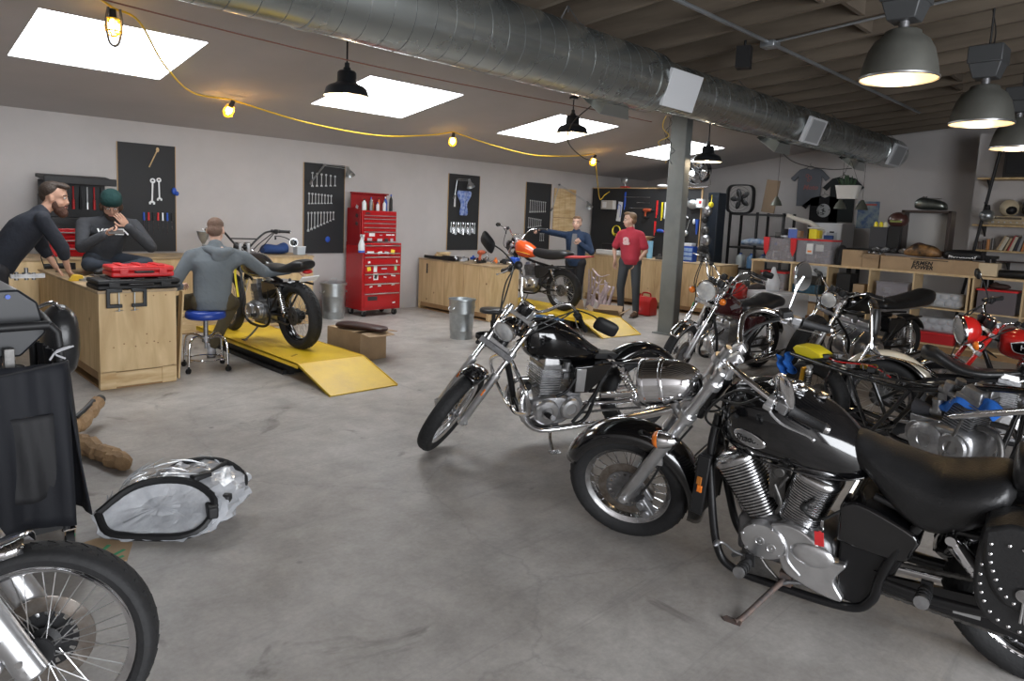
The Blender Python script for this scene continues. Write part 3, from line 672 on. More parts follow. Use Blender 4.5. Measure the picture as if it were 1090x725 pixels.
    pegs(r,1.0,.31,.205,name='footpeg',pr=1.3); pegs(r,.345,.29,.33,name='passenger_footpeg',pr=1.35)
    g=G(); g.tube([(1.10,.11,.15),(1.04,.13,.20),(.99,.15,.22)],.011,8,4); g.tube([(1.02,.16,.20),(1.07,.175,.215),(1.12,.17,.235),(1.14,.18,.24)],.0065,8,5); g.ell((1.145,.195,.24),(.014,.026,.012)); g.build('gear_pedal',ALUD,r)
    g=G(); g.prism([(1.06,.10),(1.05,.24),(1.0,.25),(.94,.17),(.88,.12)],.125,.14); g.cyl((1.03,.13,.21),(1.03,.15,.21),.016,n=12); g.build('peg_bracket',STEEL,r,bev=.004)
    # side stand reaching the floor on the left
    g=G(); g.tube([(.86,.13,.135),(.89,.20,.115),(.955,.385,.062),(.972,.425,.062)],[.014,.012,.012,.012],10,3); g.prism([(-.03,-.012),(.035,-.016),(.05,0),(.035,.016),(-.03,.012)],-.004,.004,ax='z')
    n0=len(g.v)-10; g.v[n0:]=[tuple(Matrix.Translation((.975,.425,.062))@Matrix.Rotation(-Rd(8),4,'X')@V(p)) for p in g.v[n0:]]
    g.box((.86,.13,.14),(.05,.03,.06)); g.build('side_stand',RUST,r)
    g=G(); g.tube([(.78,.135,.15),(.84,.15,.14),(.88,.16,.12)],.008,8); g.build('stand_spring',ALUD,r)
    # saddlebag
    g=G(); poly=[(.175,.68),(.20,.62),(.20,.46),(.16,.37),(.06,.335),(-.25,.335),(-.33,.40),(-.35,.55),(-.33,.68),(-.28,.72),(.12,.72)]
    P=catmull([(x,0,z) for x,z in poly],3); g.prism([(p.x,p.z) for p in P],.155,.30); bg=g.build('saddlebag',LEA,r,bev=.02)
    g=G(); P2=catmull([(x,0,z) for x,z in ((.19,.70),(.185,.60),(.165,.52),(.13,.46),(.06,.43),(-.25,.43),(-.33,.52),(-.345,.70),(-.28,.735),(.12,.735))],3); g.prism([(p.x,p.z) for p in P2],.15,.312); fl=g.build('bag_flap',LEA,bg,bev=.014)
    def studs(g,pts,y,sp):
        Q=catmull([(x,0,z) for x,z in pts],10); acc=0
        for a,b in zip(Q,Q[1:]):
            acc+=(b-a).length
            if acc>sp: acc=0; q=G(); q.ell((b.x,y,b.z),(.0062,.004,.0062),n=8,m=5); q.build('stud',CHROME,g)
    studs(fl,((.165,.69),(.162,.60),(.145,.54),(.115,.485),(.06,.453),(-.10,.45),(-.25,.45)),.313,.028); studs(fl,((.15,.665),(.05,.66),(-.15,.66),(-.3,.66)),.313,.034)
    studs(bg,((.182,.60),(.18,.48),(.14,.39),(.06,.355),(-.1,.352),(-.25,.352)),.301,.03)
    g=G(); g.lathe([(.026,0),(.024,.006),(.012,.010),(0,.010)],(.06,.314,.50),(0,1,0),18); g.cyl((.06,.316,.49),(.062,.318,.40),.004,n=6); g.cyl((.06,.316,.49),(.05,.318,.40),.004,n=6); g.build('concho',CHROMEW,fl)
    g=G(); g.prism([(p.x,p.z) for p in P],-.155,-.30); g.build('saddlebag',LEA,r,bev=.02)
    # tail lamp
    g=G(); g.ell((-.34,0,.62),(.05,.06,.04)); g.build('tail_lamp',REDL,r)
    return r
bikeA=cruiser_big()
# key tag hanging from the ignition (own thing)
kt=thing('key_tag','red paper key tag hanging beside engine of the big black cruiser','tag',M=bikeA.matrix_world.copy())
g=G(); g.box((.725,.185,.405),(.036,.003,.062),Matrix.Rotation(.08,3,'Y')); g.cyl((.724,.183,.436),(.724,.187,.436),.006,n=10); g.build('tag_card',mat('red_tag',(.62,.03,.035),.5,noise=.15,nscale=40),kt,bev=.001)
g=G(); g.lathe([(.009,-.0012),(.0115,0),(.009,.0012)],(.722,.183,.452),(0,1,.3),16,closed=True); g.box((.718,.180,.470),(.012,.003,.03)); g.build('key',CHROMEW,kt)
# ------------------------------------------------------------------ small black cruiser, centre
def cruiser_small():
    r=thing('motorcycle','small black cruiser motorcycle with chrome forks and crash bar, alone in middle of the floor','motorcycle',M=bikeM((2.95,3.54),(4.40,3.0),Rd(7)))
    S=Steer((1.083,0,.881),.606,Rd(50)); M=S.M
    wheel(r,'rear_wheel',(0,0,.315),.315,.13,.225,spokes=36,hubw=.10,sprocket=.09,drum=-.07)
    wheel(r,'front_wheel',(1.532,0,.31),.315,.098,.245,M=M,spokes=36,disc=-.13,hubw=.075)
    fender(r,'front_fender',(1.532,0,.31),.362,.07,82,158,BLKG,M=M,drop=.7,th=.003)
    forks(r,S,.735,.10,.029,.028,.0195,.50,.09,mlow=ALUB,mup=CHROME,c1=-.06,c2=.18,clampm=ALUB)
    g=G(M); Rm=Matrix((S.p,V((0,1,0)),S.a)).transposed(); g.box(S.at(.215,.065,0),(.016,.27,.045),Rm); g.build('fork_brace_cover',ALUD,r,bev=.006)
    for s in (1,-1):
        g=G(M); g.box(S.at(.50,.07,.105*s),(.01,.012,.05),Rm); g.build('reflector',AMB,r,bev=.002)
    h=headlamp(r,M,S.at(.085,.19),(1,0,-.22),.076,.14,shell=BLKG,bullet=False)
    g=G(M); g.tube([S.at(.12,.06),S.at(.13,.12)],.012,8); g.build('lamp_bracket',CHROME,h)
    # instrument pod
    g=G(M); g.lathe([(.045,-.05),(.052,-.02),(.052,.02),(.048,.03),(0,.03)],S.at(-.13,.10),(-.35,0,.93),24); gg=g.build('speedometer',BLKG,r)
    g=G(M); g.lathe([(.052,.02),(.056,.026),(.052,.034),(.046,.032)],S.at(-.13,.10),(-.35,0,.93),24,closed=True); g.build('gauge_rim',CHROME,gg)
    g=G(M); g.lathe([(.046,.031),(0,.034)],S.at(-.13,.10),(-.35,0,.93),24); g.build('gauge_glass',MIR,gg)
    g=G(M)
    for s in (1,-1): g.tube([S.at(-.06,.03,.05*s),S.at(-.11,.0,.05*s),S.at(-.14,-.01,.05*s)],.018,10,3)
    g.build('handlebar_riser',ALUB,r)
    g=G(M); bar=[(.975,0,1.00),(.972,.06,1.00),(.955,.11,1.04),(.930,.16,1.115),(.905,.205,1.150),(.870,.25,1.13),(.82,.29,1.075)]
    g.tube([(x,-y,z) for x,y,z in bar[::-1]]+bar[1:],.0115,12,6); hb=g.build('handlebar',CHROME,r)
    for s in (1,-1): grips(r,[(.795,.306*s,1.05),(.685,.375*s,.935)],M,s,gr=.017,parent=hb)
    mirror(r,M,(.84,-.28,1.10),(.885,-.51,1.175),(-.85,.45,.15),.165,.105,m=BLKM,round_=4,stem=BLKM,parent=hb)
    mirror(r,M,(.84,.28,1.10),(.88,.50,1.165),(-.9,-.3,-.2),.165,.10,m=BLKM,round_=4,stem=BLKM,parent=hb,depth=.035)
    for pts in ([(.87,.26,1.12),(1.0,.22,1.05),(1.12,.14,.95),(1.16,.08,.84),(1.0,.05,.72)],[(.87,-.26,1.12),(1.02,-.22,1.05),(1.15,-.12,.92),(1.14,-.06,.80),(1.0,-.04,.70)],[(.86,-.27,1.12),(1.04,-.20,1.12),(1.2,-.12,.98),(1.26,-.10,.72),(1.42,-.10,.42)],[(.86,.27,1.12),(1.03,.20,1.08),(1.17,.10,.96),(1.16,.04,.84)]):
        g=G(M); g.tube(pts,.0055,7,6); g.build('control_cable',WIRE,hb)
    g=G(M); g.ell((.90,-.235,1.17),(.03,.03,.03)); g.build('brake_reservoir',BLKM,hb)
    g=G()
    g.cyl(S.at(-.05,0,0),S.at(.18,0,0),.034,n=18)
    g.tube([(1.10,0,.84),(.8,0,.74),(.5,0,.66),(.35,0,.62)],.026,10,4); g.tube([(1.16,0,.72),(1.09,0,.50),(1.04,0,.30)],.022,10,4)
    for s in (1,-1):
        g.tube([(1.06,.03*s,.36),(.99,.10*s,.20),(.86,.12*s,.15),(.62,.12*s,.15),(.50,.12*s,.21),(.44,.12*s,.42),(.33,.11*s,.62)],.015,10,5)
        g.tube([(.62,.12*s,.17),(.49,.12*s,.33),(.38,.12*s,.52)],.013,8,4)
        g.tube([(.42,.11*s,.61),(.2,.12*s,.60),(.02,.13*s,.60),(-.10,.12*s,.60)],.013,8,4)
    g.build('frame',BLKF,r)
    # tank (peanut shape)
    g=G(); g.secloft([(1.02,.80,.05,.07,2.2),(1.00,.795,.09,.115),(.94,.785,.125,.145),(.85,.775,.142,.155),(.74,.755,.138,.145),(.62,.715,.115,.115),(.50,.675,.08,.07),(.41,.655,.035,.035)],n=32,k=5,p=2.2); tk=g.build('fuel_tank',BLKG,r,ang=70)
    g=G(); g.lathe([(.03,0),(.034,.004),(.034,.012),(.02,.018),(.0,.019)],(.82,0,.926),(.1,0,1),22); g.build('fuel_cap',CHROME,tk)
    g=G(); g.secloft([(.93,.0,.01,.005,2),(.90,.0,.045,.014),(.80,.0,.05,.014),(.70,.0,.01,.005)],n=16,k=3); g.v=[(x,y-.03,z+.93-(.95-x)*.12) for x,y,z in g.v]; g.build('blue_tank_cloth',mat('blue_tape',(.03,.12,.30),.6),tk)
    e,base,up,fx,tw=engine_twin(r,(.80,0,.285),w=.30,sc=1.08,fwdtilt=-2,ncyl=2,cylh=.235,caseM=ALU,cylM=ALU,headM=ALU)
    g=G(); g.tube([(.80,.165,.40),(.72,.17,.44),(.66,.16,.52)],.012,8,4); g.build('clutch_cable_guide',BLKM,r); g=G(); g.lathe([(0,-.03),(.02,-.03),(.035,0),(.035,.045),(.026,.06),(0,.06)],(1.0,.05,.46),(0,1,0),20); g.build('horn',BLKM,r)
    # side cover with brushed plate
    g=G(); g.prism([(.66,.60),(.655,.40),(.53,.40),(.41,.50),(.345,.60),(.345,.615)],-.14,.14); sc=g.build('side_panel',BLKG,r,bev=.01)
    for s in (1,-1): g=G(); g.prism([(.645,.585),(.640,.415),(.565,.41),(.565,.585)],.136*s,.147*s); g.build('panel_plate',ALUB,sc,bev=.003)
    # bare seat pan and bobbed rear fender
    g=G(); g.prism([(.45,.62),(.45,.66),(.30,.655),(.20,.63),(.20,.60)],-.05,.05); g.cyl((.33,-.1,.64),(.33,.1,.64),.008); g.build('seat_pan',BLKM,r,bev=.006)
    fender(r,'rear_fender',(0.02,0,.315),.40,.085,48,142,BLKG,drop=.7)
    for s in (1,-1):
        g=G(); g.prism([(.33,.60),(.32,.565),(.10,.60),(-.10,.60),(-.12,.625),(.10,.635)],.095*s,.107*s); g.build('fender_strut',CHROME,r,bev=.003)
        shock(r,(.27,.135*s,.57),(.09,.135*s,.31),.030,spring=CHROME,coils=9)
    g=G(); g.ell((-.27,.06,.545),(.02,.04,.03)); g.build('tail_lamp',REDL,r)
    g=G()
    for s in (1,-1): g.tube([(.52,.11*s,.31),(.25,.12*s,.30),(0,.12*s,.315)],.017,8)
    g.build('swingarm',CHROME,r)
    g=G(); g.tube([(.42,.135,.37),(.20,.14,.365),(0,.14,.38),(-.10,.14,.34)],.014,8,4,flat=1.8); g.build('chain_guard',CHROME,r)
    chain(r,[(.62,.10,.23),(.3,.10,.235),(.02,.10,.23)])
    # exhausts, both swept low
    for s in (1,-1):
        g=G(); g.tube([(.915,.06*s,.46),(1.0,.09*s,.44),(1.045,.12*s,.36),(1.02,.145*s,.24),(.93,.155*s,.165),(.80,.16*s,.15),(.55,.165*s,.165),(.35,.165*s,.175)],.0195,14,6); g.tube([(.35,.165*s,.175),(.25,.168*s,.18),(-.15,.172*s,.225),(-.32,.172*s,.245)],[.0195,.036,.037,.034],18,4)
        g.tube([(-.32,.172*s,.245),(-.40,.172*s,.254)],[.034,.025],18,1); g.build('exhaust',CHROME,r)
    # engine guard hoop
    for s in (1,-1):
        g=G(); g.tube([(1.12,.02*s,.66),(1.13,.16*s,.61),(1.12,.29*s,.53),(1.09,.31*s,.43),(1.06,.27*s,.34),(1.05,.10*s,.27),(1.05,.02*s,.27)],.0145,12,6); g.build('crash_bar',CHROME,r)
    pegs(r,.87,.27,.28); 
    g=G(); g.tube([(.97,.13,.24),(.93,.15,.27),(.90,.17,.30)],.01,8,4); g.tube([(1.0,.17,.30),(1.05,.20,.31),(1.06,.22,.31)],.006,8,4); g.build('gear_pedal',CHROME,r)
    g=G(); g.tube([(.80,.13,.16),(.83,.20,.10),(.83,.255,.04),(.832,.275,.036)],[.013,.012,.012,.012],10,3); g.box((.832,.29,.037),(.08,.05,.014)); g.build('side_stand',CHROMEW,r)
    return r
bikeB=cruiser_small()
# ------------------------------------------------------------------ standard / cafe / off-road machines
def paint(n,c,**k): return mat(n,c,.16,0,coat=1.,**k)
REDP=paint('red_tank_paint',(.55,.018,.014)); MAR=paint('dark_maroon_paint',(.035,.006,.008)); ORG=paint('orange_tank_paint',(.78,.10,.018))
CREAM=paint('cream_paint',(.68,.62,.50)); YEL=mat('yellow_plastic',(.72,.60,.02),.4,coat=.3)
def roadster(label,M,wb=1.42,Rf=.31,Rr=.305,twf=.095,twr=.115,rake=27,steer=12,H=None,off=.05,tank=None,seat=None,tankm=BLKG,seatm=LEA,ncyl=2,bars='std',lampr=.085,lampsh=BLKG,ff=None,rf=None,
      ind=True,mirrors=(),gaiter=0,exh='low',framem=BLKF,case=ALU,eng=(.66,.30),engsc=1.,forkm=ALUB,stripe=None,tail='lamp',group=None,spec=None,shockm=CHROME,rimm=CHROME,pegx=.52,wbm=SPK,standside=1,lamp=True,seatcover=None,clocks=True,cylh=.21,tyre2=None,hbm=None,rimw=.07,fkr=.028,spm=None,upper=CHROME,hubm=ALUD):
    r=thing('motorcycle',label,'motorcycle',group=group,M=M)
    Hh=H or (wb-.39,0,.86); rk=Rd(rake); S=Steer(Hh,rk,Rd(steer)); MM=S.M
    L=(Hh[2]+math.sin(rk)*off-Rf)/math.cos(rk); ax=S.at(L,off,0)
    wheel(r,'rear_wheel',(0,0,Rr),Rr,twr,Rr-.085,hubw=.10,sprocket=.09,drum=-.08,rim=rimm,wire=wbm,hubm=hubm)
    wheel(r,'front_wheel',ax,Rf,twf,Rf-rimw,M=MM,disc=.13,hubw=.07,rim=rimm,wire=wbm,hubm=hubm)
    if ff: 
        f=fender(r,'front_fender',ax,Rf+.04,twf*.62,ff[0],ff[1],ff[2],M=MM,drop=.6)
        for s in (1,-1): g=G(MM); g.tube([ax+V((0,.075*s,.0)),ax+V((-.15,.07*s,.30))],.005,6); g.build('fender_stay',CHROME,f)
    if rf: fender(r,'rear_fender',(0,0,Rr),Rr+.055,twr*.62,rf[0],rf[1],rf[2],drop=.6)
    forks(r,S,L,.10,off,fkr,fkr*.65,.50,.06,mlow=forkm,mup=upper,c1=.0,c2=.17,clampm=ALUB if not gaiter else BLKF,boot=gaiter)
    if lamp:
        h=headlamp(r,MM,S.at(.09,off+.12+lampr*.4),(1,0,-.12),lampr,.15,shell=lampsh,bullet=False)
        for s in (1,-1): g=G(MM); g.prism([(S.at(.02,off+.01).x,S.at(.02,off+.01).z),(S.at(.15,off+.01).x,S.at(.15,off+.01).z),(S.at(.12,off+.12).x,S.at(.12,off+.12).z),(S.at(.07,off+.12).x,S.at(.07,off+.12).z)],.084*s,.090*s); g.build('lamp_ear',lampsh,h)
    if clocks:
        for s in (1,-1):
            g=G(MM); g.lathe([(.03,-.05),(.040,-.03),(.040,.02),(.034,.026),(0,.026)],S.at(-.08,off+.05,.052*s),(-.3,0,.95),22); c=g.build('instrument',BLKM,r)
            g=G(MM); g.lathe([(.040,.018),(.043,.022),(.040,.028),(.034,.026)],S.at(-.08,off+.05,.052*s),(-.3,0,.95),22,closed=True); g.build('gauge_rim',CHROME,c)
    hx,hz=S.at(-.05,off*.5).x,S.at(-.05,off*.5).z
    B={'std':[(0,0,.02),(-.0,.08,.02),(.01,.14,.05),(.005,.20,.10),(-.04,.26,.13),(-.09,.30,.125)],
       'club':[(0.06,0,.0),(.06,.09,.0),(.09,.15,-.01),(.06,.22,-.035),(.0,.27,-.045),(-.03,.29,-.05)],
       'wide':[(0,0,.05),(0,.06,.05),(.01,.13,.12),(-.02,.22,.21),(-.07,.30,.235),(-.10,.34,.235)],
       'ape':[(0,0,.02),(0,.09,.03),(.02,.15,.12),(0,.2,.22),(-.05,.26,.25),(-.09,.30,.24)]}[bars]
    P=[(hx+x,y,hz+z) for x,y,z in B]
    g=G(MM); g.tube([(x,-y,z) for x,y,z in P[::-1]]+P[1:],.0112,12,5)
    if bars=='wide': g.cyl((P[2][0],-.14,P[2][2]+.02),(P[2][0],.14,P[2][2]+.02),.007,n=8)
    hb=g.build('handlebar',hbm or CHROME,r)
    g=G(MM)
    for s in (1,-1): g.box((hx,.045*s,hz+.01+(B[0][2])*.6),(.05,.03,.05+B[0][2]))
    g.box((hx,0,hz-.01),(.05,.12,.015)); g.build('handlebar_clamp',ALUB,hb,bev=.004)
    e=V(P[-1]); d=(V(P[-1])-V(P[-2])).normalized()
    for s in (1,-1):
        q=lambda t: V(((e+d*t).x,s*(e+d*t).y,(e+d*t).z)); grips(r,[q(.01),q(.13)],MM,s,parent=hb)
    for side,dx,dy,dz,w,hh,rd,mm in mirrors:
        b_=V((P[-2][0],side*P[-2][1],P[-2][2])); mirror(r,MM,b_,b_+V((dx,side*dy,dz)),(-.9,-.15*side,.1),w,hh,m=mm,round_=rd,stem=mm,parent=hb)
    for pts in ([(P[-1][0]+.02,P[-1][1]-.02,P[-1][2]),(hx+.13,.2,hz-.03),(hx+.10,.08,hz-.14),(hx-.05,.03,hz-.25)],[(P[-1][0]+.02,-P[-1][1]+.02,P[-1][2]),(hx+.13,-.2,hz-.02),(hx+.11,-.08,hz-.14),(hx-.05,-.03,hz-.25)],[(P[-1][0]+.02,-P[-1][1]+.03,P[-1][2]),(hx+.16,-.17,hz+.02),(hx+.20,-.10,hz-.18),(hx+.26,-.09,hz-.42)]):
        g=G(MM); g.tube(pts,.0052,6,5); g.build('control_cable',WIRE,hb)
    if ind:
        for s in (1,-1): indicator(r,MM,S.at(.11,off+.08,.175*s),(1,0,-.1),.036,stem=S.at(.11,off+.02,.09*s),L=.05)
        for s in (1,-1): indicator(r,None,(-.20,.14*s,.62),(-1,0,0),.034,stem=(-.12,.07*s,.62),L=.05)
    # frame
    ex,ez=eng; g=G(); g.cyl(S.at(-.03,0,0),S.at(.17,0,0),.032,n=16)
    g.tube([S.at(.02,-.02),(ex+.1,0,.74),(.30,0,.66)],.022,8,4)
    for s in (1,-1):
        g.tube([S.at(.12,0,.02*s),(ex+.30,.10*s,.45),(ex+.26,.12*s,ez-.06),(ex+.14,.12*s,ez-.15),(ex-.14,.12*s,ez-.15),(ex-.26,.12*s,ez-.05),(.36,.12*s,.55),(.30,.10*s,.67)],.0145,10,5)
        g.tube([(.36,.11*s,.64),(.10,.12*s,.66),(-.12,.10*s,.66)],.012,8,4); g.tube([(ex-.24,.12*s,ez),(.10,.12*s,.63)],.011,8)
    g.build('frame',framem,r)
    g=G()
    for s in (1,-1): g.tube([(ex-.24,.11*s,ez),(.2,.115*s,Rr),(0,.115*s,Rr)],.016,8,3)
    g.cyl((ex-.24,-.12,ez),(ex-.24,.12,ez),.02,n=12); g.build('swingarm',framem,r)
    for s in (1,-1): shock(r,(.13,.135*s,.62),(.035,.135*s,Rr+.02),.028,spring=shockm,coils=9)
    chain(r,[(ex-.14,.09,ez+.05),(.3,.095,Rr+.07),(.05,.095,Rr+.085)]); chain(r,[(ex-.14,.09,ez-.05),(.3,.095,Rr-.07),(.05,.095,Rr-.085)])
    tank=tank or [(.98,.80,.04,.05,2.3),(.96,.80,.09,.09),(.88,.80,.13,.12),(.76,.79,.14,.125),(.64,.77,.12,.10),(.54,.75,.09,.06),(.49,.74,.05,.03)]
    g=G(); g.secloft(tank,n=30,k=5,p=2.6); tk=g.build('fuel_tank',tankm,r,ang=70)
    tx=(tank[2][0]*.6+tank[3][0]*.4); tz=tank[2][1]*.6+tank[3][1]*.4+tank[2][3]*.98
    g=G(); g.lathe([(.03,-.004),(.034,.0),(.034,.010),(.02,.017),(0,.018)],(tx,0,tz),(0,0,1),20); g.build('fuel_cap',CHROME,tk)
    if seat: g=G(); g.secloft(seat,n=26,k=5,p=2.8); st=g.build('seat',seatm,r,ang=70)
    eo=engine_twin(r,(ex,0,ez),w=.32 if ncyl<4 else .40,sc=engsc,fwdtilt=8,ncyl=ncyl,caseM=case,cylM=case,headM=case,cylh=cylh)
    _,base,up_,fx_,tw_=eo; hp=base+up_*cylh*.7*engsc+fx_*.07*engsc
    n=ncyl
    if exh:
        ys=[(i-(n-1)/2)*tw_/n for i in range(n)] if n>1 else [0]
        for i,y in enumerate(ys):
            s=1 if (y>0 or n==1) else -1
            g=G(); g.tube([hp+V((0,y,0)),hp+fx_*.06+V((0,y*1.1,-.02)),(ex+.33,y*1.2+.01*s,ez+.10),(ex+.28,.10*s+y*.5,ez-.08),(ex+.15,.14*s+y*.2,ez-.15),(ex-.1,.16*s+y*.1,ez-.15),(.30,.18*s,ez-.14)],.019,10,5)
            if abs(y)==max(abs(q) for q in ys): g.tube([(.30,.18*s,ez-.14),(.22,.18*s,ez-.13),(-.22,.185*s,ez-.07),(-.28,.185*s,ez-.06)],[.02,.038,.04,.03],16,3)
            g.build('exhaust',CHROMEW if exh=='worn' else CHROME,r)
    g=G(); P_=catmull([(x,0,z) for x,z in ((.48,.66),(.46,.48),(.30,.50),(.18,.60),(.22,.66))],3); g.prism([(p.x,p.z) for p in P_],-.13,.13); g.build('side_panel',spm or tankm,r,bev=.01)
    if tail=='lamp': g=G(); g.box((-.28,0,.64),(.08,.11,.06)); tl=g.build('tail_lamp',CHROME,r,bev=.01); g=G(); g.box((-.325,0,.645),(.03,.10,.055)); g.build('lens',REDL,tl,bev=.01)
    pegs(r,pegx,.25,ez-.03)
    s=standside; g=G(); g.tube([(ex-.02,.12*s,ez-.16),(ex,.18*s,.10),(ex+.02,.25*s,.038)],.010,8,3); g.box((ex+.02,.262*s,.036),(.06,.035,.01)); g.build('side_stand',STEEL,r)
    return r,S,tk,hb
# F : black standard with orange indicators, facing the camera by the column
r,S,tk,hb=roadster('black motorcycle with maroon tank and round orange indicators beside the column','x' and bikeM((6.15,3.78),(7.62,3.55),Rd(8)),wb=1.49,rake=31,steer=16,H=(1.00,0,.93),lampr=.108,lampsh=CHROME,tankm=MAR,ff=(40,170,CHROME),rf=(30,165,BLKG),bars='ape',
   seat=[(.55,.74,.06,.03,2.8),(.50,.745,.12,.06),(.35,.74,.14,.07),(.18,.76,.15,.07),(.02,.80,.15,.075),(-.12,.80,.13,.06),(-.17,.80,.06,.03)],tank=[(1.02,.80,.04,.05,2.2),(1.0,.80,.08,.09),(.92,.80,.13,.125),(.80,.78,.14,.13),(.66,.75,.12,.10),(.56,.73,.08,.06),(.52,.72,.04,.03)],upper=CHROME)
g=G(); 
for s in (1,-1): g.prism([(.90,.80),(.80,.83),(.74,.80),(.70,.84),(.72,.78),(.80,.775),(.86,.76)],.140*s,.143*s)
g.build('tank_emblem',ALUB,tk)
g=G(S.M); g.tube([(1.16,-.12,.78),(1.17,-.125,.66),(1.15,-.12,.58)],.007,6,4,flat=.4); g.build('green_zip_tie',mat('green_tape',(.04,.55,.20),.5),r)
# G : red tank roadster half hidden behind F
roadster('red-tanked motorcycle with black mirror, half hidden behind the maroon-tanked black bike',bikeM((7.75,4.42),(9.2,4.35),Rd(8)),lampr=.07,tankm=REDP,ff=(30,160,BLKG),rf=(30,160,BLKG),bars='std',ind=False,steer=25,mirrors=[(1,.04,.16,.14,.13,.08,4,BLKM),(-1,.04,.16,.14,.13,.08,4,BLKM)],
   seat=[(.50,.74,.06,.03),(.45,.75,.12,.05),(.1,.77,.14,.06),(-.15,.79,.12,.05),(-.2,.79,.06,.03)])
# H : cafe racer, quilted black seat
r,S,tk,hb=roadster('black cafe racer with ribbed black seat and round headlamp, beside the wooden cubby shelf',bikeM((7.38,3.10),(9.15,2.50),Rd(7)),wb=1.80,Rf=.355,twf=.155,rake=31,steer=24,H=(1.30,0,.86),ncyl=4,bars='std',lampr=.088,lampsh=ALUB,ind=False,case=ALU,eng=(.80,.31),tankm=BLKG,rf=(60,150,BLKM),
   tank=[(1.14,.82,.04,.05,2.2),(1.12,.82,.08,.08),(1.02,.82,.13,.11),(.88,.81,.14,.115),(.74,.79,.12,.09),(.62,.77,.08,.05),(.58,.77,.04,.03)],
   seat=[(.60,.79,.05,.02,2.8),(.56,.795,.11,.045),(.40,.80,.13,.055),(.15,.82,.14,.065),(-.08,.85,.145,.08),(-.24,.88,.13,.09),(-.32,.90,.09,.06),(-.34,.90,.04,.03)],shockm=ALUB,gaiter=0,tail=None)
g=G()
for i in range(16):
    x=.46-i*.043; zz=.852+(.0 if x>.3 else (.3-x)*.115)
    g.tube([(x,-.10,zz-.008),(x,0,zz+.004),(x,.10,zz-.008)],.007,6,3)
g.build('seat_ribbing',LEA,r)
g=G(); g.tube([(.60,.135,.765),(.30,.145,.765),(0,.155,.79),(-.2,.14,.81),(-.33,.06,.85)],.006,6,5); g.build('seat_piping',ALUB,r)
# I : red roadster, right edge of the picture
r,S,tk,hb=roadster('bright red motorcycle with red round headlamp shell and black tank panel, at the right edge','x' and bikeM((6.52,1.52),(7.03,.20),Rd(7)),wb=1.42,rake=27,steer=14,lampr=.118,lampsh=REDP,tankm=REDP,ff=(30,170,CHROME),rf=(20,165,CHROME),bars='std',gaiter=0,mirrors=[(-1,.06,.10,.20,.12,.08,2.6,BLKM)],ind=True,upper=REDP,
   seat=[(.50,.75,.06,.03),(.45,.76,.12,.05),(.1,.78,.14,.06),(-.15,.79,.12,.05),(-.2,.79,.06,.03)])
for s in (1,-1):
    def tside(x,z): return s*(.1405*(1-min(.999,abs((z-.795)/.122))**2.6)**(1/2.6)+.002-.25*(x-.78)**2)
    P_=catmull([(x,0,z) for x,z in ((.93,.83),(.80,.855),(.66,.83),(.58,.77),(.66,.745),(.80,.75),(.90,.765),(.93,.83))],4)
    g=G(); c=V((.77,0,.80)); vs=[(c.x,tside(c.x,c.z)+.0015*s,c.z)]
    for k in (.5,1.0):
        for p in P_[:-1]: q=c+(p-c)*k; vs.append((q.x,tside(q.x,q.z)+.0015*s,q.z))
    n=len(P_)-1; fs=[(0,1+i,1+(i+1)%n) for i in range(n)]+[(1+i,1+n+i,1+n+(i+1)%n,1+(i+1)%n) for i in range(n)]
    g.add(vs,fs); pn=g.build('tank_panel',BLKG,tk)
    g=G(); g.tube([(p.x,tside(p.x,p.z)+.003*s,p.z) for p in P_[:-1]],.003,6,closed=True); g.build('panel_outline',mat('white_line',(.8,.8,.8),.4),pn)
    tm=frameM((.765,tside(.765,.80)+.006*s,.80),(-s,0,0),(0,0,1),(0,s,0)); text(None,'HONDA',mat('white_letter',(.85,.85,.85),.4),pn,tm,.055,'tank_lettering',.001,.001)
# D : cafe racer on the near lift, back wheel towards us
PLATE=mat('number_plate',(.72,.74,.78),.4)
r,S,tk,hb=roadster('stripped black cafe racer on the near yellow lift beside the seated man','x' and bikeM((3.30,7.82),(3.40,6.38),Rd(4),z=.185),wb=1.44,Rf=.32,Rr=.335,twr=.14,rake=27,steer=-10,ncyl=2,bars='wide',hbm=BLKF,lampr=.07,ind=False,tankm=BLKG,case=ALUD,gaiter=.6,exh=None,tail=None,clocks=True,rimm=BLKG,wbm=ALUD,hubm=BLKM,
   seat=[(.52,.80,.05,.02),(.48,.80,.10,.035),(.2,.80,.11,.035),(.0,.83,.125,.055),(-.12,.86,.12,.06),(-.22,.875,.075,.035)],eng=(.62,.33))
g=G(); g.ell((-.20,0,.80),(.035,.055,.022)); g.build('tail_lamp',REDL,r)
g=G(); g.box((-.22,0,.735),(.012,.19,.075),Matrix.Rotation(-.9,3,'Y')); g.build('number_plate',PLATE,r)
g=G(); g.tube([(.90,.17,.45),(.95,.16,.70),(.93,.14,.84)],.012,6,4,flat=.3); g.build('yellow_strap',mat('yellow_strap',(.75,.62,.03),.6),r)
mirror(r,S.M,(.92,-.30,1.08),(.80,-.46,1.04),(-.9,.2,0),.09,.09,m=ALUB,parent=hb,stem=BLKM)
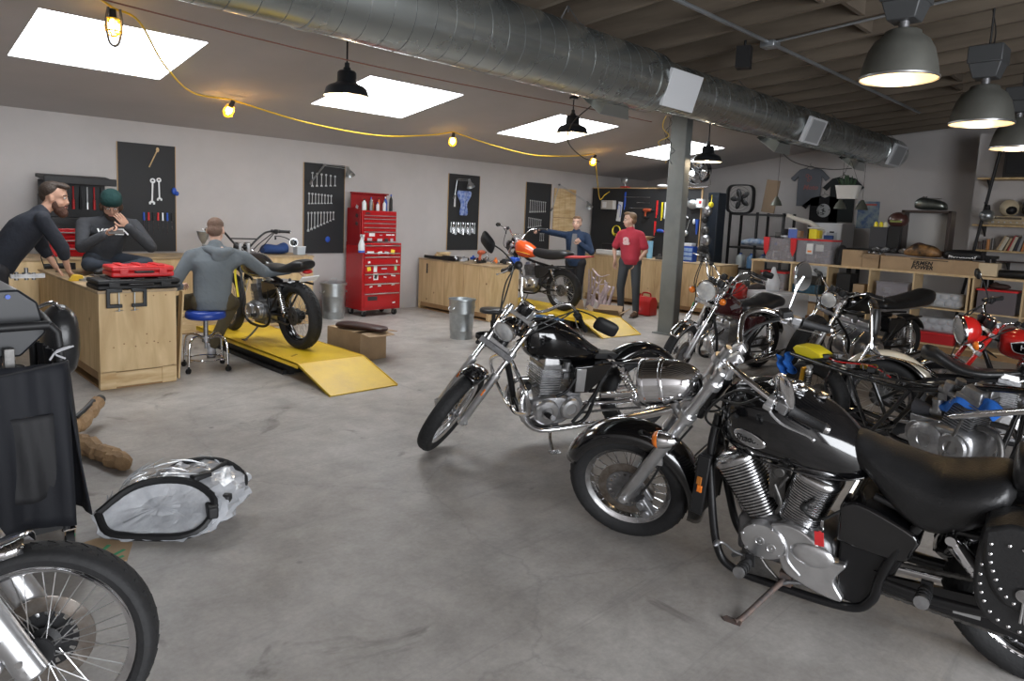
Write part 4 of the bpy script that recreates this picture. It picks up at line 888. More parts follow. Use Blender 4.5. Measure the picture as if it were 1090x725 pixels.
# E : orange off-roader on the far lift
DIRT=mat('dusty_tyre',(.05,.043,.036),.85,noise=.5,nscale=30)
r,S,tk,hb=roadster('off-road motorcycle with orange and yellow tank on the far yellow lift','x' and bikeM((7.93,8.22),(8.02,6.86),Rd(3),z=.207),wb=1.36,Rf=.33,Rr=.315,twf=.08,twr=.115,rake=27,steer=-8,ncyl=1,bars='wide',lampr=.075,ind=False,tankm=ORG,rimm=ALUD,exh=None,tail=None,clocks=True,lamp=True,off=.04,
   H=(.93,0,.93),tank=[(.96,.93,.03,.04,2.3),(.94,.92,.07,.08),(.86,.905,.115,.13),(.74,.885,.125,.125),(.62,.86,.10,.09),(.52,.84,.07,.05),(.47,.84,.03,.03)],
   seat=[(.58,.86,.04,.03),(.54,.865,.09,.06),(.40,.845,.12,.072),(.2,.84,.13,.075),(.0,.86,.13,.068),(-.10,.87,.11,.045),(-.14,.87,.06,.025)],eng=(.62,.38),ff=None,case=ALUD,shockm=BLKM,spm=BLKM)
g=G(); g.secloft([(.02,.83,.09,.02,2.5),(-.15,.835,.10,.022),(-.35,.845,.085,.02),(-.52,.865,.05,.012)],n=18,k=4); g.build('rear_mudguard',mat('faded_red_plastic',(.42,.05,.05),.45),r)
for s in (1,-1):
    for a,mm in ((.0,YEL),(.024,mat('dark_stripe',(.08,.01,.03),.4))):
        g=G()
        pts=[(.92,.06*s,.86-a),(.84,.112*s,.862-a),(.72,.118*s,.85-a),(.60,.092*s,.825-a)]
        g.tube(pts,.012 if a==0 else .007,8,5,flat=.35); g.build('tank_stripe',mm,tk)
g=G(); g.box((.83,.0,1.03),(.05,.05,.01)); g.build('tank_label',YEL,tk)
mirror(r,S.M,(.92,.28,1.14),(.97,.40,1.26),(-.9,0,0),.09,.06,m=BLKM,parent=hb,stem=BLKM)

# J : stripped long frame project bike
def frame_bike():
    r=thing('motorcycle','stripped black motorcycle frame with yellow tail piece and bare engine, behind the big black cruiser','motorcycle',M=bikeM((5.05,.24),(5.58,2.05),Rd(-4)))
    ro=wheel(r,'rear_wheel',(-.02,0,.29),.29,.13,.205,hubw=.1,sprocket=.09,rim=BLKG,wire=STEEL)
    S=Steer((1.50,0,.72),Rd(34),Rd(5)); wheel(r,'front_wheel',S.at(.52,.04),.30,.09,.235,M=S.M,disc=.13); forks(r,S,.52,.10,.04,.028,.02,.5,.06)
    fk=S
    g=G()
    for s in (1,-1):
        g.tube([(-.18,.10*s,.62),(.02,.10*s,.60),(.30,.10*s,.575),(.55,.10*s,.565),(.72,.10*s,.56),(.90,.07*s,.585),(1.2,.04*s,.66),(1.46,.02*s,.70)],.017,10,5)
        g.tube([(.20,.11*s,.56),(.16,.12*s,.42),(.24,.12*s,.26),(.34,.12*s,.15)],.014,8,4)
        g.tube([(.36,.11*s,.56),(.44,.12*s,.38),(.52,.12*s,.22)],.014,8,3)
        g.tube([(.80,.10*s,.56),(.70,.12*s,.40),(.56,.12*s,.20),(.56,.12*s,.12),(.8,.12*s,.10),(1.25,.12*s,.11),(1.36,.11*s,.22),(1.44,.04*s,.58)],.0165,10,5)
    g.cyl((.56,-.13,.2),(.56,.13,.2),.02); g.cyl((.3,-.11,.575),(.3,.11,.575),.014); g.cyl((0,-.11,.6),(0,.11,.6),.014)
    g.cyl(S.at(-.03),S.at(.17),.033,n=16); g.build('frame',BLKG,r)
    g=G()
    for s in (1,-1): g.tube([(.56,.10*s,.22),(.3,.11*s,.25),(0,.11*s,.29)],.017,8,3)
    g.cyl((.3,-.11,.25),(.3,.11,.25),.015); g.build('swingarm',BLKG,r)
    # angular yellow tail piece
    g=G(); P=[(-.09,.60),(-.15,.62),(-.19,.67),(-.16,.70),(-.05,.705),(.06,.665),(.08,.64)]
    g.loft([[V((x,y,z+abs(y)*-.12)) for x,z in P] for y in (-.075,-.062,.062,.075)]); ty=g.build('tail_cowl',YEL,r,bev=.006)
    g=G(); g.prism([(-.14,.59),(.04,.59),(.06,.635),(-.14,.62)],-.07,.07); g.build('tail_bracket',BLKM,ty)
    for s in (1,-1): shock(r,(.03,.14*s,.56),(-.01,.13*s,.31),.026,body=ALUB,spring=BLKM,coils=8,res=(-.055,0,-.02))
    # electrics lying in the rails
    for i,(x,y,z,m) in enumerate([(.30,-.03,.615,ALUD),(.38,.02,.62,mat('brass',(.55,.38,.08),.3,1)),(.47,-.04,.62,BLKM),(.08,-.02,.64,BLKM),(.14,.03,.65,ALUD),(.56,-.02,.60,STEEL)]):
        g=G(); g.box((x,y,z),(.05,.045,.03),.3*i); g.tube([(x,y,z),(x+.06,y+.04,z+.02),(x+.12,y-.02,z)],.005,6,4); g.build('electrical_part',m,r,bev=.004)
    for pts,m in ([[(.02,.05,.64),(.2,-.06,.63),(.42,.03,.63),(.62,-.04,.60)],REDL],[[(0,-.05,.63),(.25,.06,.62),(.5,-.02,.62)],WIRE],[[(.1,-.08,.62),(.35,-.09,.60),(.6,-.06,.59),(.9,-.03,.60)],WIRE]): g=G(); g.tube(pts,.006,6,5); g.build('wiring',m,r)
    e,base,up_,fx_,tw_=engine_twin(r,(1.08,0,.28),w=.36,sc=1.15,fwdtilt=18,ncyl=2,cylh=.23,caseM=ALU,cylM=ALUD,headM=ALU,coverM=ALU)
    for y in (-.09,.06):
        g=G(); g.lathe([(.030,0),(.033,.01),(.052,.10),(.054,.105),(0,.108)],(.95,y,.455),(-1,0,.02),22); g.build('air_filter',mat('filter_gauze',(.03,.03,.035),.7,bump=.6,bscale=120),r)
        g=G(); g.cyl((.95,y,.455),(1.03,y,.46),.026,n=14); g.cyl((.99,y,.455),(.99,y,.53),.032,n=16); g.cyl((.99,y,.53),(.99,y,.545),.036,n=16); g.build('carburettor',ALU,r)
    g=G(); g.cyl((1.15,-.20,.49),(1.60,-.24,.66),.021,n=16); g.cyl((1.13,-.20,.482),(1.2,-.206,.508),.012,n=12); g.build('chrome_brace',CHROME,r)
    g=G()
    for y in (-.07,.07): g.tube([(1.24,y,.42),(1.36,y*1.3,.40),(1.40,y*1.8,.25),(1.28,y*2.2,.12),(.9,y*2.4,.12)],.02,10,5)
    g.build('exhaust',STEEL,r)
    g=G(); g.tube([(1.2,-.19,.48),(1.1,-.2,.2),(1.1,-.16,.1)],.01,8); g.cyl((1.06,-.13,.12),(1.06,-.22,.02),.011,n=8); g.build('side_stand',STEEL,r)
    return r
bikeJ=frame_bike()
CLB=mat('blue_shop_rag',(.015,.13,.52),.85,noise=.3,nscale=14)
def rag(label,M,L,W,bumps,seed,parent=None):
    rnd=random.Random(seed); g=G(); nx,ny=18,10; vs=[]
    for i in range(nx+1):
        for j in range(ny+1):
            u=i/nx-.5; v=j/ny-.5
            z=bumps(u,v)+.007*math.sin(u*23+v*9+seed)+.006*math.sin(v*27-u*11)
            vs.append((u*L*(1+.12*math.sin(v*7+seed)),v*W*(1+.25*math.sin(u*9+seed)),z))
    fs=[(i*(ny+1)+j,(i+1)*(ny+1)+j,(i+1)*(ny+1)+j+1,i*(ny+1)+j+1) for i in range(nx) for j in range(ny)]
    g.add(vs,fs); o=g.build('shop_rag',CLB,None,solid=.004,sub=1,ang=90); o.matrix_world=M; return tag(o,label,'rag')
MJ=bikeJ.matrix_world
rag('bright blue rag draped over the bare engine of the stripped frame bike',MJ@Matrix.Translation((1.18,-.06,.585))@Matrix.Rotation(-.12,4,'Y'),.36,.17,lambda u,v:.035*math.cos(u*5)-.25*v*v-.02*math.sin(u*14),3)
rag('blue rag stuffed behind the yellow tail piece of the stripped frame bike',MJ@Matrix.Translation((-.24,-.09,.52))@Matrix.Rotation(1.25,4,'X')@Matrix.Rotation(.5,4,'Z'),.13,.16,lambda u,v:.03*math.sin(u*12)+.02*math.cos(v*9),5)
# L : chopper with cream fender and sissy bar
def chopper():
    r=thing('motorcycle','custom chopper with cream rear fender, tall chrome sissy bar and scooped black seat','motorcycle',M=bikeM((6.47,-.05),(5.93,1.80),Rd(4)))
    wheel(r,'rear_wheel',(.10,0,.30),.31,.15,.215,hubw=.1,sprocket=.09,drum=-.07,rim=CHROMEW)
    S=Steer((1.45,0,.78),Rd(36),0); wheel(r,'front_wheel',S.at(.60,.04),.31,.08,.25,M=S.M); forks(r,S,.60,.09,.04,.027,.02,.5,.06)
    f=fender(r,'rear_fender',(.11,0,.30),.385,.10,28,172,CREAM,drop=.62,th=.004)
    f2=fender(r,'fender_band',(.11,0,.30),.355,.115,30,165,BLKG,drop=.35,th=.004,parent=f)
    for s in (1,-1):
        g=G(); g.tube([(.46,.125*s,.53),(.33,.128*s,.60),(.18,.128*s,.635),(.05,.128*s,.635),(-.10,.125*s,.56)],.013,8,5,flat=.5); g.build('fender_strut',CHROME,f)
    g=G()
    for s in (1,-1):
        g.tube([(-.09,.122*s,.55),(-.03,.122*s,.68),(-.01,.120*s,.74),(-.03,.11*s,.97),(-.05,.07*s,1.035),(-.055,.0,1.05)],.011,10,5); g.tube([(.09,.125*s,.62),(.0,.122*s,.68),(-.01,.12*s,.76)],.011,8,4); g.prism([(-.10,.56),(.10,.62),(.02,.70),(-.02,.71)],.117*s,.125*s)
    sb=g.build('sissy_bar',CHROME,r)
    g=G(); g.secloft([(.80,.0,.075,.03,3),(.84,0,.085,.04),(.95,0,.085,.04),(1.0,0,.075,.03)],n=20,k=3,ax='z'); g.v=[(y+.0,x,z) for x,y,z in g.v]; g.build('back_pad',LEA,sb)
    g=G(); g.secloft([(.34,.70,.05,.03,2.6),(.37,.705,.10,.055),(.43,.695,.125,.06),(.50,.655,.13,.055),(.60,.605,.135,.045),(.72,.59,.135,.04),(.84,.60,.11,.035),(.94,.62,.08,.025),(1.0,.63,.05,.015)],n=28,k=5); g.build('seat',LEA,r,ang=80)
    g=G(); g.secloft([(.96,.66,.05,.03,2.3),(1.0,.68,.10,.07),(1.12,.73,.13,.10),(1.28,.76,.12,.09),(1.40,.78,.06,.05)],n=28,k=5); g.build('fuel_tank',BLKG,r)
    g=G(); g.cyl(S.at(-.03),S.at(.17),.033,n=16)
    for s in (1,-1): g.tube([(.10,.11*s,.30),(.40,.12*s,.50),(.8,.10*s,.55),(1.2,.05*s,.66),(1.42,.02*s,.76)],.016,8,5); g.tube([(.10,.11*s,.28),(.5,.12*s,.14),(1.1,.12*s,.12),(1.3,.09*s,.3),(1.42,.03*s,.68)],.016,8,5)
    g.build('frame',BLKF,r)
    engine_twin(r,(.85,0,.27),w=.30,sc=1.1,fwdtilt=8,ncyl=2,cylh=.2)
    g=G(); g.tube([(1.02,-.05,.42),(1.12,-.14,.36),(1.05,-.17,.2),(.7,-.18,.16),(.3,-.19,.17),(-.3,-.19,.20)],.022,12,5); g.build('exhaust',CHROME,r)
    g=G(); P=[(S.at(-.02).x,0,S.at(-.02).z)]; x,z=P[0][0],P[0][2]; b=[(x,0,z+.04),(x,.08,z+.04),(x+.02,.14,z+.14),(x-.08,.26,z+.18),(x-.22,.33,z+.13)]; g.tube([(a,-c,d) for a,c,d in b[::-1]]+b[1:],.0125,10,5); g.build('handlebar',CHROME,r)
    g=G(); g.cyl((.8,-.1,.14),(.85,-.26,.03),.011); g.build('side_stand',STEEL,r)
    return r
bikeL=chopper()
# C : machine at the bottom left corner, only its front wheel in view
r,S,tk,hb=roadster('motorcycle with silver fork, drilled brake disc and wire-spoked wheel in the bottom left corner',bikeM((.40,2.24),(-.88,2.91),Rd(4)),wb=1.44,rimw=.05,fkr=.040,lamp=False,Rf=.305,Rr=.30,twf=.11,rake=30,steer=0,lampr=.09,ind=False,ff=(95,190,CHROME),rf=(30,160,BLKG),bars='std',ncyl=2,forkm=ALUB,tank=None,
   seat=[(.50,.74,.06,.03),(.45,.75,.12,.05),(.1,.77,.14,.06),(-.15,.79,.12,.05),(-.2,.79,.06,.03)],hubm=BLKM)
ax_=S.at((.86+math.sin(Rd(30))*.05-.305)/math.cos(Rd(30)),.05,0)
c0=ax_
g=G(S.M); q=c0+V((-.085,-.085,.045)); g.box(q,(.06,.06,.11),Matrix.Rotation(.5,3,'Y')); g.cyl(q+V((0,-.0,.02)),q+V((0,-.045,.02)),.024,n=18); g.cyl(q+V((.01,0,-.03)),q+V((.01,-.045,-.03)),.020,n=18); g.box(q+V((-.05,0,.03)),(.05,.03,.05)); g.tube([q+V((-.02,-.02,.05)),q+V((-.1,-.03,.1)),q+V((-.16,-.02,.2))],.007,8,4); g.build('brake_caliper',ALUB,r,bev=.006)
g=G(S.M)
for k,(a,b) in enumerate(((.02,.03),(-.03,.10))): g=G(S.M); g.cyl(c0+V((a-.03,-.11,b)),c0+V((a-.03,-.145,b)),.010,n=10); g.build('caliper_bolt',CHROME,r)
# ------------------------------------------------------------------ workbenches, lifts and floor things
def plymat():
    m=bpy.data.materials.new('plywood'); m.use_nodes=True; nt=m.node_tree; N=nt.nodes; L=nt.links; b=N['Principled BSDF']
    tc=N.new('ShaderNodeTexCoord'); mp=N.new('ShaderNodeMapping'); mp.inputs['Scale'].default_value=(1.2,1.2,9); L.new(tc.outputs['Object'],mp.inputs['Vector'])
    n=N.new('ShaderNodeTexNoise'); n.inputs['Scale'].default_value=1.6; n.inputs['Detail'].default_value=7; n.inputs['Distortion'].default_value=1.2
    mp.inputs['Scale'].default_value=(5,5,.8); L.new(mp.outputs['Vector'],n.inputs['Vector'])
    r=N.new('ShaderNodeValToRGB'); e=r.color_ramp.elements; e[0].position=.3; e[0].color=(.47,.32,.155,1); e[1].position=.7; e[1].color=(.66,.49,.27,1); L.new(n.outputs['Fac'],r.inputs['Fac'])
    v=N.new('ShaderNodeTexVoronoi'); v.inputs['Scale'].default_value=5.2; L.new(tc.outputs['Object'],v.inputs['Vector'])
    k=N.new('ShaderNodeValToRGB'); k.color_ramp.elements[0].position=.055; k.color_ramp.elements[0].color=(1,1,1,1); k.color_ramp.elements[1].position=.11; k.color_ramp.elements[1].color=(0,0,0,1); L.new(v.outputs['Distance'],k.inputs['Fac'])
    n2=N.new('ShaderNodeTexNoise'); n2.inputs['Scale'].default_value=1.7; L.new(tc.outputs['Object'],n2.inputs['Vector'])
    k2=N.new('ShaderNodeValToRGB'); k2.color_ramp.elements[0].position=.47; k2.color_ramp.elements[0].color=(0,0,0,1); k2.color_ramp.elements[1].position=.53; L.new(n2.outputs['Fac'],k2.inputs['Fac'])
    mu=N.new('ShaderNodeMath'); mu.operation='MULTIPLY'; L.new(k.outputs['Color'],mu.inputs[0]); L.new(k2.outputs['Color'],mu.inputs[1])
    x=N.new('ShaderNodeMixRGB'); L.new(mu.outputs[0],x.inputs['Fac']); L.new(r.outputs['Color'],x.inputs['Color1']); x.inputs['Color2'].default_value=(.20,.10,.04,1); L.new(x.outputs['Color'],b.inputs['Base Color'])
    b.inputs['Roughness'].default_value=.6; return m
PLY=plymat()
PINE=mat('pine_lumber',(.68,.52,.30),.65,col2=(.48,.31,.14),nscale=3,stretch=(1,6,6))
PLYD=mat('plywood_underside',(.34,.20,.09),.7,noise=.3,nscale=4)
WT=mat('worn_bench_top',(.50,.36,.20),.55,col2=(.30,.22,.14),nscale=5)
def bench(label,x0,x1,y0,y1,h,kick=.14,name='workbench',ends=True,seams=()):
    cx,cy=(x0+x1)/2,(y0+y1)/2; t=thing(name,label,'workbench',(cx,cy,0)); a,b=(x1-x0)/2,(y1-y0)/2
    g=G(); g.box((0,0,h-.012),(2*a+.02,2*b+.02,.024)); g.build('worktop',WT,t,bev=.002)
    for s,nm in ((-1,'side_panel'),(1,'side_panel')):
        g=G(); g.box((s*(a-.009),0,(h-.024+kick)/2),(.018,2*b,h-.024-kick)); 
        g.build(nm,PLY,t)
        g=G(); g.box((0,s*(b-.009),(h-.024+kick)/2),(2*a-.036,.018,h-.024-kick)); g.build('end_panel',PLY,t)
    for s in (-1,1):
        g=G(); g.box((s*(a-.022),0,kick-.035),(.038,2*b-.02,.07)); g.build('base_rail',PLYD,t)
        g=G(); g.box((0,s*(b-.026),kick/2),(2*a-.20,.030,kick-.02)); g.build('base_rail',PINE,t)
    for sx in (-1,1):
        for sy in (-1,1): g=G(); g.box((sx*(a-.06),sy*(b-.03),kick/2+.005),(.12,.06,kick+.0)); g.build('foot_block',PINE,t)
    g=G(); g.box((0,0,.008),(2*a-.02,2*b-.02,.016)); g.build('skid_board',PLYD,t)
    for s,ax,pos in seams:
        g=G()
        if ax=='x': g.box((pos-cx,s*(b+.0005),(h+kick)/2),(.004,.002,h-kick-.03))
        else: g.box((s*(a+.0005),pos-cy,(h+kick)/2),(.002,.004,h-kick-.03))
        g.build('panel_joint',PLYD,t)
    return t
bench('plywood workbench standing out from the wall with tool cases on top, nearest the left edge',1.60,2.21,6.42,8.60,.845,kick=.15)
bench('long plywood workbench against the back wall behind the seated man',-1.2,4.80,8.68,9.36,.95,kick=.22)
b2=bench('plywood workbench with scattered power tools, between red tool cabinet and far lift',7.10,7.71,7.54,9.30,.85,kick=.12,seams=((-1,'y',7.78),(-1,'y',8.15),(-1,'y',8.62),(-1,'y',9.0)))
g=G(); g.box((-.391,.55,.70),(.004,.035,.16)); g.build('dark_slot',BLKM,b2)
bench('plywood workbench below the black tool wall at the far right corner',11.0,11.66,5.9,8.9,.92,kick=.13,seams=((-1,'y',7.2),(-1,'y',8.1)))
for i,(x,z) in enumerate(((-.20,.36),(-.12,.385),(-.03,.355),(.06,.375),(.12,.385),(.15,.37),(.25,.37),(-.10,.80),(.05,.79),(.12,.79),(.22,.79),(.06,.455))):
    g=G(); g.cyl((x,-1.0895,z),(x,-1.0925,z),.0065,n=8); g.build('screw_head',PLYD,bpy.data.objects['workbench'])
# loose board leaning on the near bench
g=G(); g.box((0,0,.40),(.014,.09,.80),Matrix.Rotation(.06,3,'Y')); o=g.build('plywood_offcut',PLY,None,loc=(2.265,6.50,.012)); tag(o,'narrow plywood strip leaning against right side of the nearest workbench','board')
# yellow motorcycle lifts
YL=mat('yellow_lift_paint',(.80,.53,.022),.42,col2=(.66,.42,.03),nscale=3,bump=.12,bscale=70)
def lift(label,x0,x1,y0,yh,y1,h,rz=0):
    t=thing('motorcycle_lift',label,'lift',((x0+x1)/2,yh,0),rz); a=(x1-x0)/2
    g=G(); g.box((0,(y1-yh)/2,h-.006),(2*a,y1-yh,.012)); d=g.build('deck',YL,t)
    for s in (-1,1): g=G(); g.box((s*(a-.004),(y1-yh)/2,h-.02),(.008,y1-yh,.05)); g.build('side_rail',YL,d)
    g=G(); n=0
    L=math.hypot(y0-yh,h-.012); an=math.atan2(h-.012,yh-y0)
    Rm=Matrix.Rotation(an,3,'X'); g.box((0,(y0-yh)/2,(h)/2),(2*a,L,.008),Rm); rp=g.build('ramp',YL,t)
    for s in (-1,1): g=G(); g.box((s*(a-.003),(y0-yh)/2,h/2+.002),(.006,L,.022),Rm); g.build('ramp_edge',YL,rp)
    for s in (-1,1): g=G(); g.box((s*(a-.12),(y1-yh)/2+.15,h/2-.02),(.05,(y1-yh)*.85,h-.06)); g.build('scissor_frame',BLKM,t)
    g=G(); g.box((0,(y1-yh)/2+.15,.02),(2*a-.1,(y1-yh)*.8,.04)); g.build('base_frame',BLKM,t)
    g=G(); g.box((0,y1-yh-.12,h+.06),(.16,.05,.14)); g.box((0,y1-yh-.06,h+.09),(.05,.10,.20)); g.build('wheel_chock',STEEL,t)
    for x,y in ((-.2,.35),(.2,.9),(-.15,1.5)): g=G(); g.box((x,y,h+.002),(.10,.02,.004),.6); g.build('deck_slot',mat('worn_yellow',(.40,.24,.03),.6),d)
    return t
lift('yellow motorcycle lift with its ramp down, under the stripped cafe racer',3.025,3.73,5.16,5.74,8.15,.185)
lift('yellow motorcycle lift with its ramp down, under the orange off-road bike',7.54,8.31,5.62,6.05,8.45,.20,-.13)
# carton with loose seat
CARD=mat('cardboard',(.42,.29,.17),.8,noise=.15,nscale=6); CARDI=mat('cardboard_inside',(.36,.25,.15),.85)
def carton(label,c,d,rz,h,open_=True,flaps=(1,1,1,1),sag=.2,name='cardboard_box',cat='box',group=None,m=CARD):
    t=thing(name,label,cat,c,rz,group); a,b=d[0]/2,d[1]/2; th=.005
    g=G(); g.box((0,-b,h/2),(2*a,th,h)); g.box((0,b,h/2),(2*a,th,h)); g.box((-a,0,h/2),(th,2*b,h)); g.box((a,0,h/2),(th,2*b,h)); g.box((0,0,.004),(2*a,2*b,.006)); g.build('box_body',m,t)
    if open_:
        for k,(sx,sy) in enumerate(((0,-1),(0,1),(-1,0),(1,0))):
            if not flaps[k]: continue
            g=G(); L=min(a,b)*.95
            if sy: g.box((0,sy*(b+L/2*math.cos(sag)),h-L/2*math.sin(sag)),(2*a-.01,L,th),Matrix.Rotation(-sy*sag,3,'X'))
            else: g.box((sx*(a+L/2*math.cos(sag)),0,h-L/2*math.sin(sag)),(L,2*b-.01,th),Matrix.Rotation(sx*sag,3,'Y'))
            g.build('box_flap',CARDI,t)
    else:
        g=G(); g.box((0,0,h),(2*a,2*b,.006)); g.build('box_lid',m,t); g=G(); g.box((0,0,h+.0035),(2*a,.05,.001)); g.build('packing_tape',mat('brown_tape',(.36,.24,.12),.3),t)
    return t
bx=carton('brown cardboard box right of the near lift with a loose seat on it',(4.16,6.55,0),(.34,.62),.05,.30,flaps=(1,0,0,1),sag=.12)
g=G(); g.box((0,.06,.300),(.33,.50,.005)); g.build('box_flap',CARD,bx)
LEAB=mat('dark_brown_leather',(.05,.022,.018),.4,noise=.3,nscale=10)
g=G(); g.secloft([(-.30,.03,.03,.015,2.5),(-.28,.035,.08,.03),(-.15,.042,.10,.038),(.05,.038,.085,.035),(.20,.034,.10,.032),(.28,.03,.09,.025),(.31,.03,.03,.012)],n=24,k=4)
o=g.build('saddle',LEAB,None,sub=1,ang=80); o.location=(4.14,6.42,.306); o.rotation_euler=(0,0,-1.15); tag(o,'loose dark brown motorcycle seat lying on the cardboard box by the near lift','seat')
# galvanised bins
GALV=mat('galvanised_steel',(.50,.53,.54),.36,.85,noise=.25,nscale=9,bump=.1,bscale=20)
def bin_(label,c,r,h,lid=False):
    t=thing('trash_can',label,'trash can',c)
    g=G(); pr=[(r*.86,0),(r*.86,.012),(r*.88,.10),(r*.90,.105),(r*.89,.115),(r*.95,h*.62),(r*.97,h*.63),(r*.96,h*.66),(r,h-.02),(r+.012,h-.012),(r+.010,h),(r-.004,h-.004),(r*.85,.02),(0,.018)]
    g.lathe(pr,n=40); g.lathe([(0,0),(r*.86,0)],n=40); g.build('can_body',GALV,t,ang=50)
    for s in (-1,1):
        g=G(); g.tube([(s*(r*.96),-.05,h*.80),(s*(r+.02),-.045,h*.76),(s*(r+.025),0,h*.73),(s*(r+.02),.045,h*.76),(s*(r*.96),.05,h*.80)],.006,8,4); g.build('handle',GALV,t)
    if lid: g=G(); g.lathe([(r+.018,h-.025),(r+.018,h+.006),(r*.9,h+.012),(r*.4,h+.035),(0,h+.04)],n=40); g.tube([(-.05,0,h+.03),(-.04,0,h+.065),(.04,0,h+.065),(.05,0,h+.03)],.006,8,3); g.build('can_lid',GALV,t)
    else:
        g=G(); g.secloft([(h-.12,0,r*.8,r*.8,2),(h-.05,0,r*.6,r*.5,2.4),(h-.03,0,r*.3,r*.2)],n=18,k=2,ax='z'); g.build('bin_liner',mat('bin_bag',(.55,.60,.62),.4,trans=.0),t)
    return t
bin_('galvanised trash can with lid left of the red tool cabinet',(5.30,8.98,0),.175,.52,True)
bin_('galvanised trash can, open, in front of the bench with power tools',(5.86,6.74,0),.170,.52)
# stools
BLU=mat('blue_vinyl',(.012,.045,.28),.42,coat=.2)
def stool_ring():
    t=thing('shop_stool','round stool with thick blue vinyl seat and four chrome legs on castors','stool',(2.60,6.76,0))
    g=G(); g.lathe([(0,.50),(.165,.50),(.18,.51),(.185,.53),(.18,.565),(.16,.58),(0,.585)],n=40); g.build('seat',BLU,t,ang=60)
    g=G(); g.cyl((0,0,.30),(0,0,.50),.022,n=16); g.cyl((0,0,.27),(0,0,.33),.035,n=18); g.lathe([(.07,.495),(.07,.50),(0,.50)],n=20); g.cyl((0,0,.20),(0,0,.28),.014); g.build('column',ALUD,t)
    for i in range(4):
        a=i*pi/2+.55; c,s=math.cos(a),math.sin(a); g=G(); g.tube([(c*.02,s*.02,.30),(c*.13,s*.13,.335),(c*.205,s*.205,.315),(c*.235,s*.235,.25),(c*.245,s*.245,.07)],.012,10,5); l=g.build('leg',CHROME,t)
        g=G(); g.cyl((c*.25-.012*s,s*.25+.012*c,.026),(c*.25+.012*s,s*.25-.012*c,.026),.026,n=16); g.cyl((c*.245,s*.245,.03),(c*.245,s*.245,.075),.010); g.build('castor',BLKM,l)
    g=G(); g.lathe([(.155,.115),(.162,.108),(.155,.101),(.148,.108)],n=40,closed=True)
    g.build('foot_ring',CHROME,t)
    for i in range(4): a=i*pi/2+.55; c,s=math.cos(a),math.sin(a); g=G(); g.cyl((c*.155,s*.155,.108),(c*.245,s*.245,.108),.006); g.build('ring_spoke',CHROME,t)
    return t
stool_ring()
def roll_stool(label,x,y):
    t=thing('rolling_stool',label,'stool',(x,y,0)); g=G(); g.lathe([(0,.40),(.16,.40),(.178,.41),(.18,.44),(.165,.455),(0,.46)],n=36); g.build('seat',LEA,t,ang=60)
    g=G(); g.cyl((0,0,.1),(0,0,.40),.025,n=16); g.cyl((0,0,.22),(0,0,.3),.035,n=16); g.build('column',BLKM,t)
    g=G(); g.lathe([(0,.075),(.20,.075),(.215,.08),(.22,.13),(.212,.13),(.205,.085),(0,.085)],n=36); g.build('tool_tray',BLKM,t,ang=50)
    for i in range(5):
        a=i*2*pi/5; c,s=math.cos(a),math.sin(a); g=G(); g.cyl((c*.19-.012*s,s*.19+.012*c,.025),(c*.19+.012*s,s*.19-.012*c,.025),.025,n=14); g.cyl((c*.19,s*.19,.03),(c*.19,s*.19,.08),.009); g.build('castor',BLKM,t)
    for i,(x_,y_) in enumerate(((.1,-.1),(-.12,-.06),(.02,.14))): g=G(); g.cyl((x_,y_,.087),(x_,y_,.125),.03,n=14); g.build('socket_cup',ALUD,t)
    return t
roll_stool('low black rolling stool with tool tray, beside the open trash can',5.92,6.20)
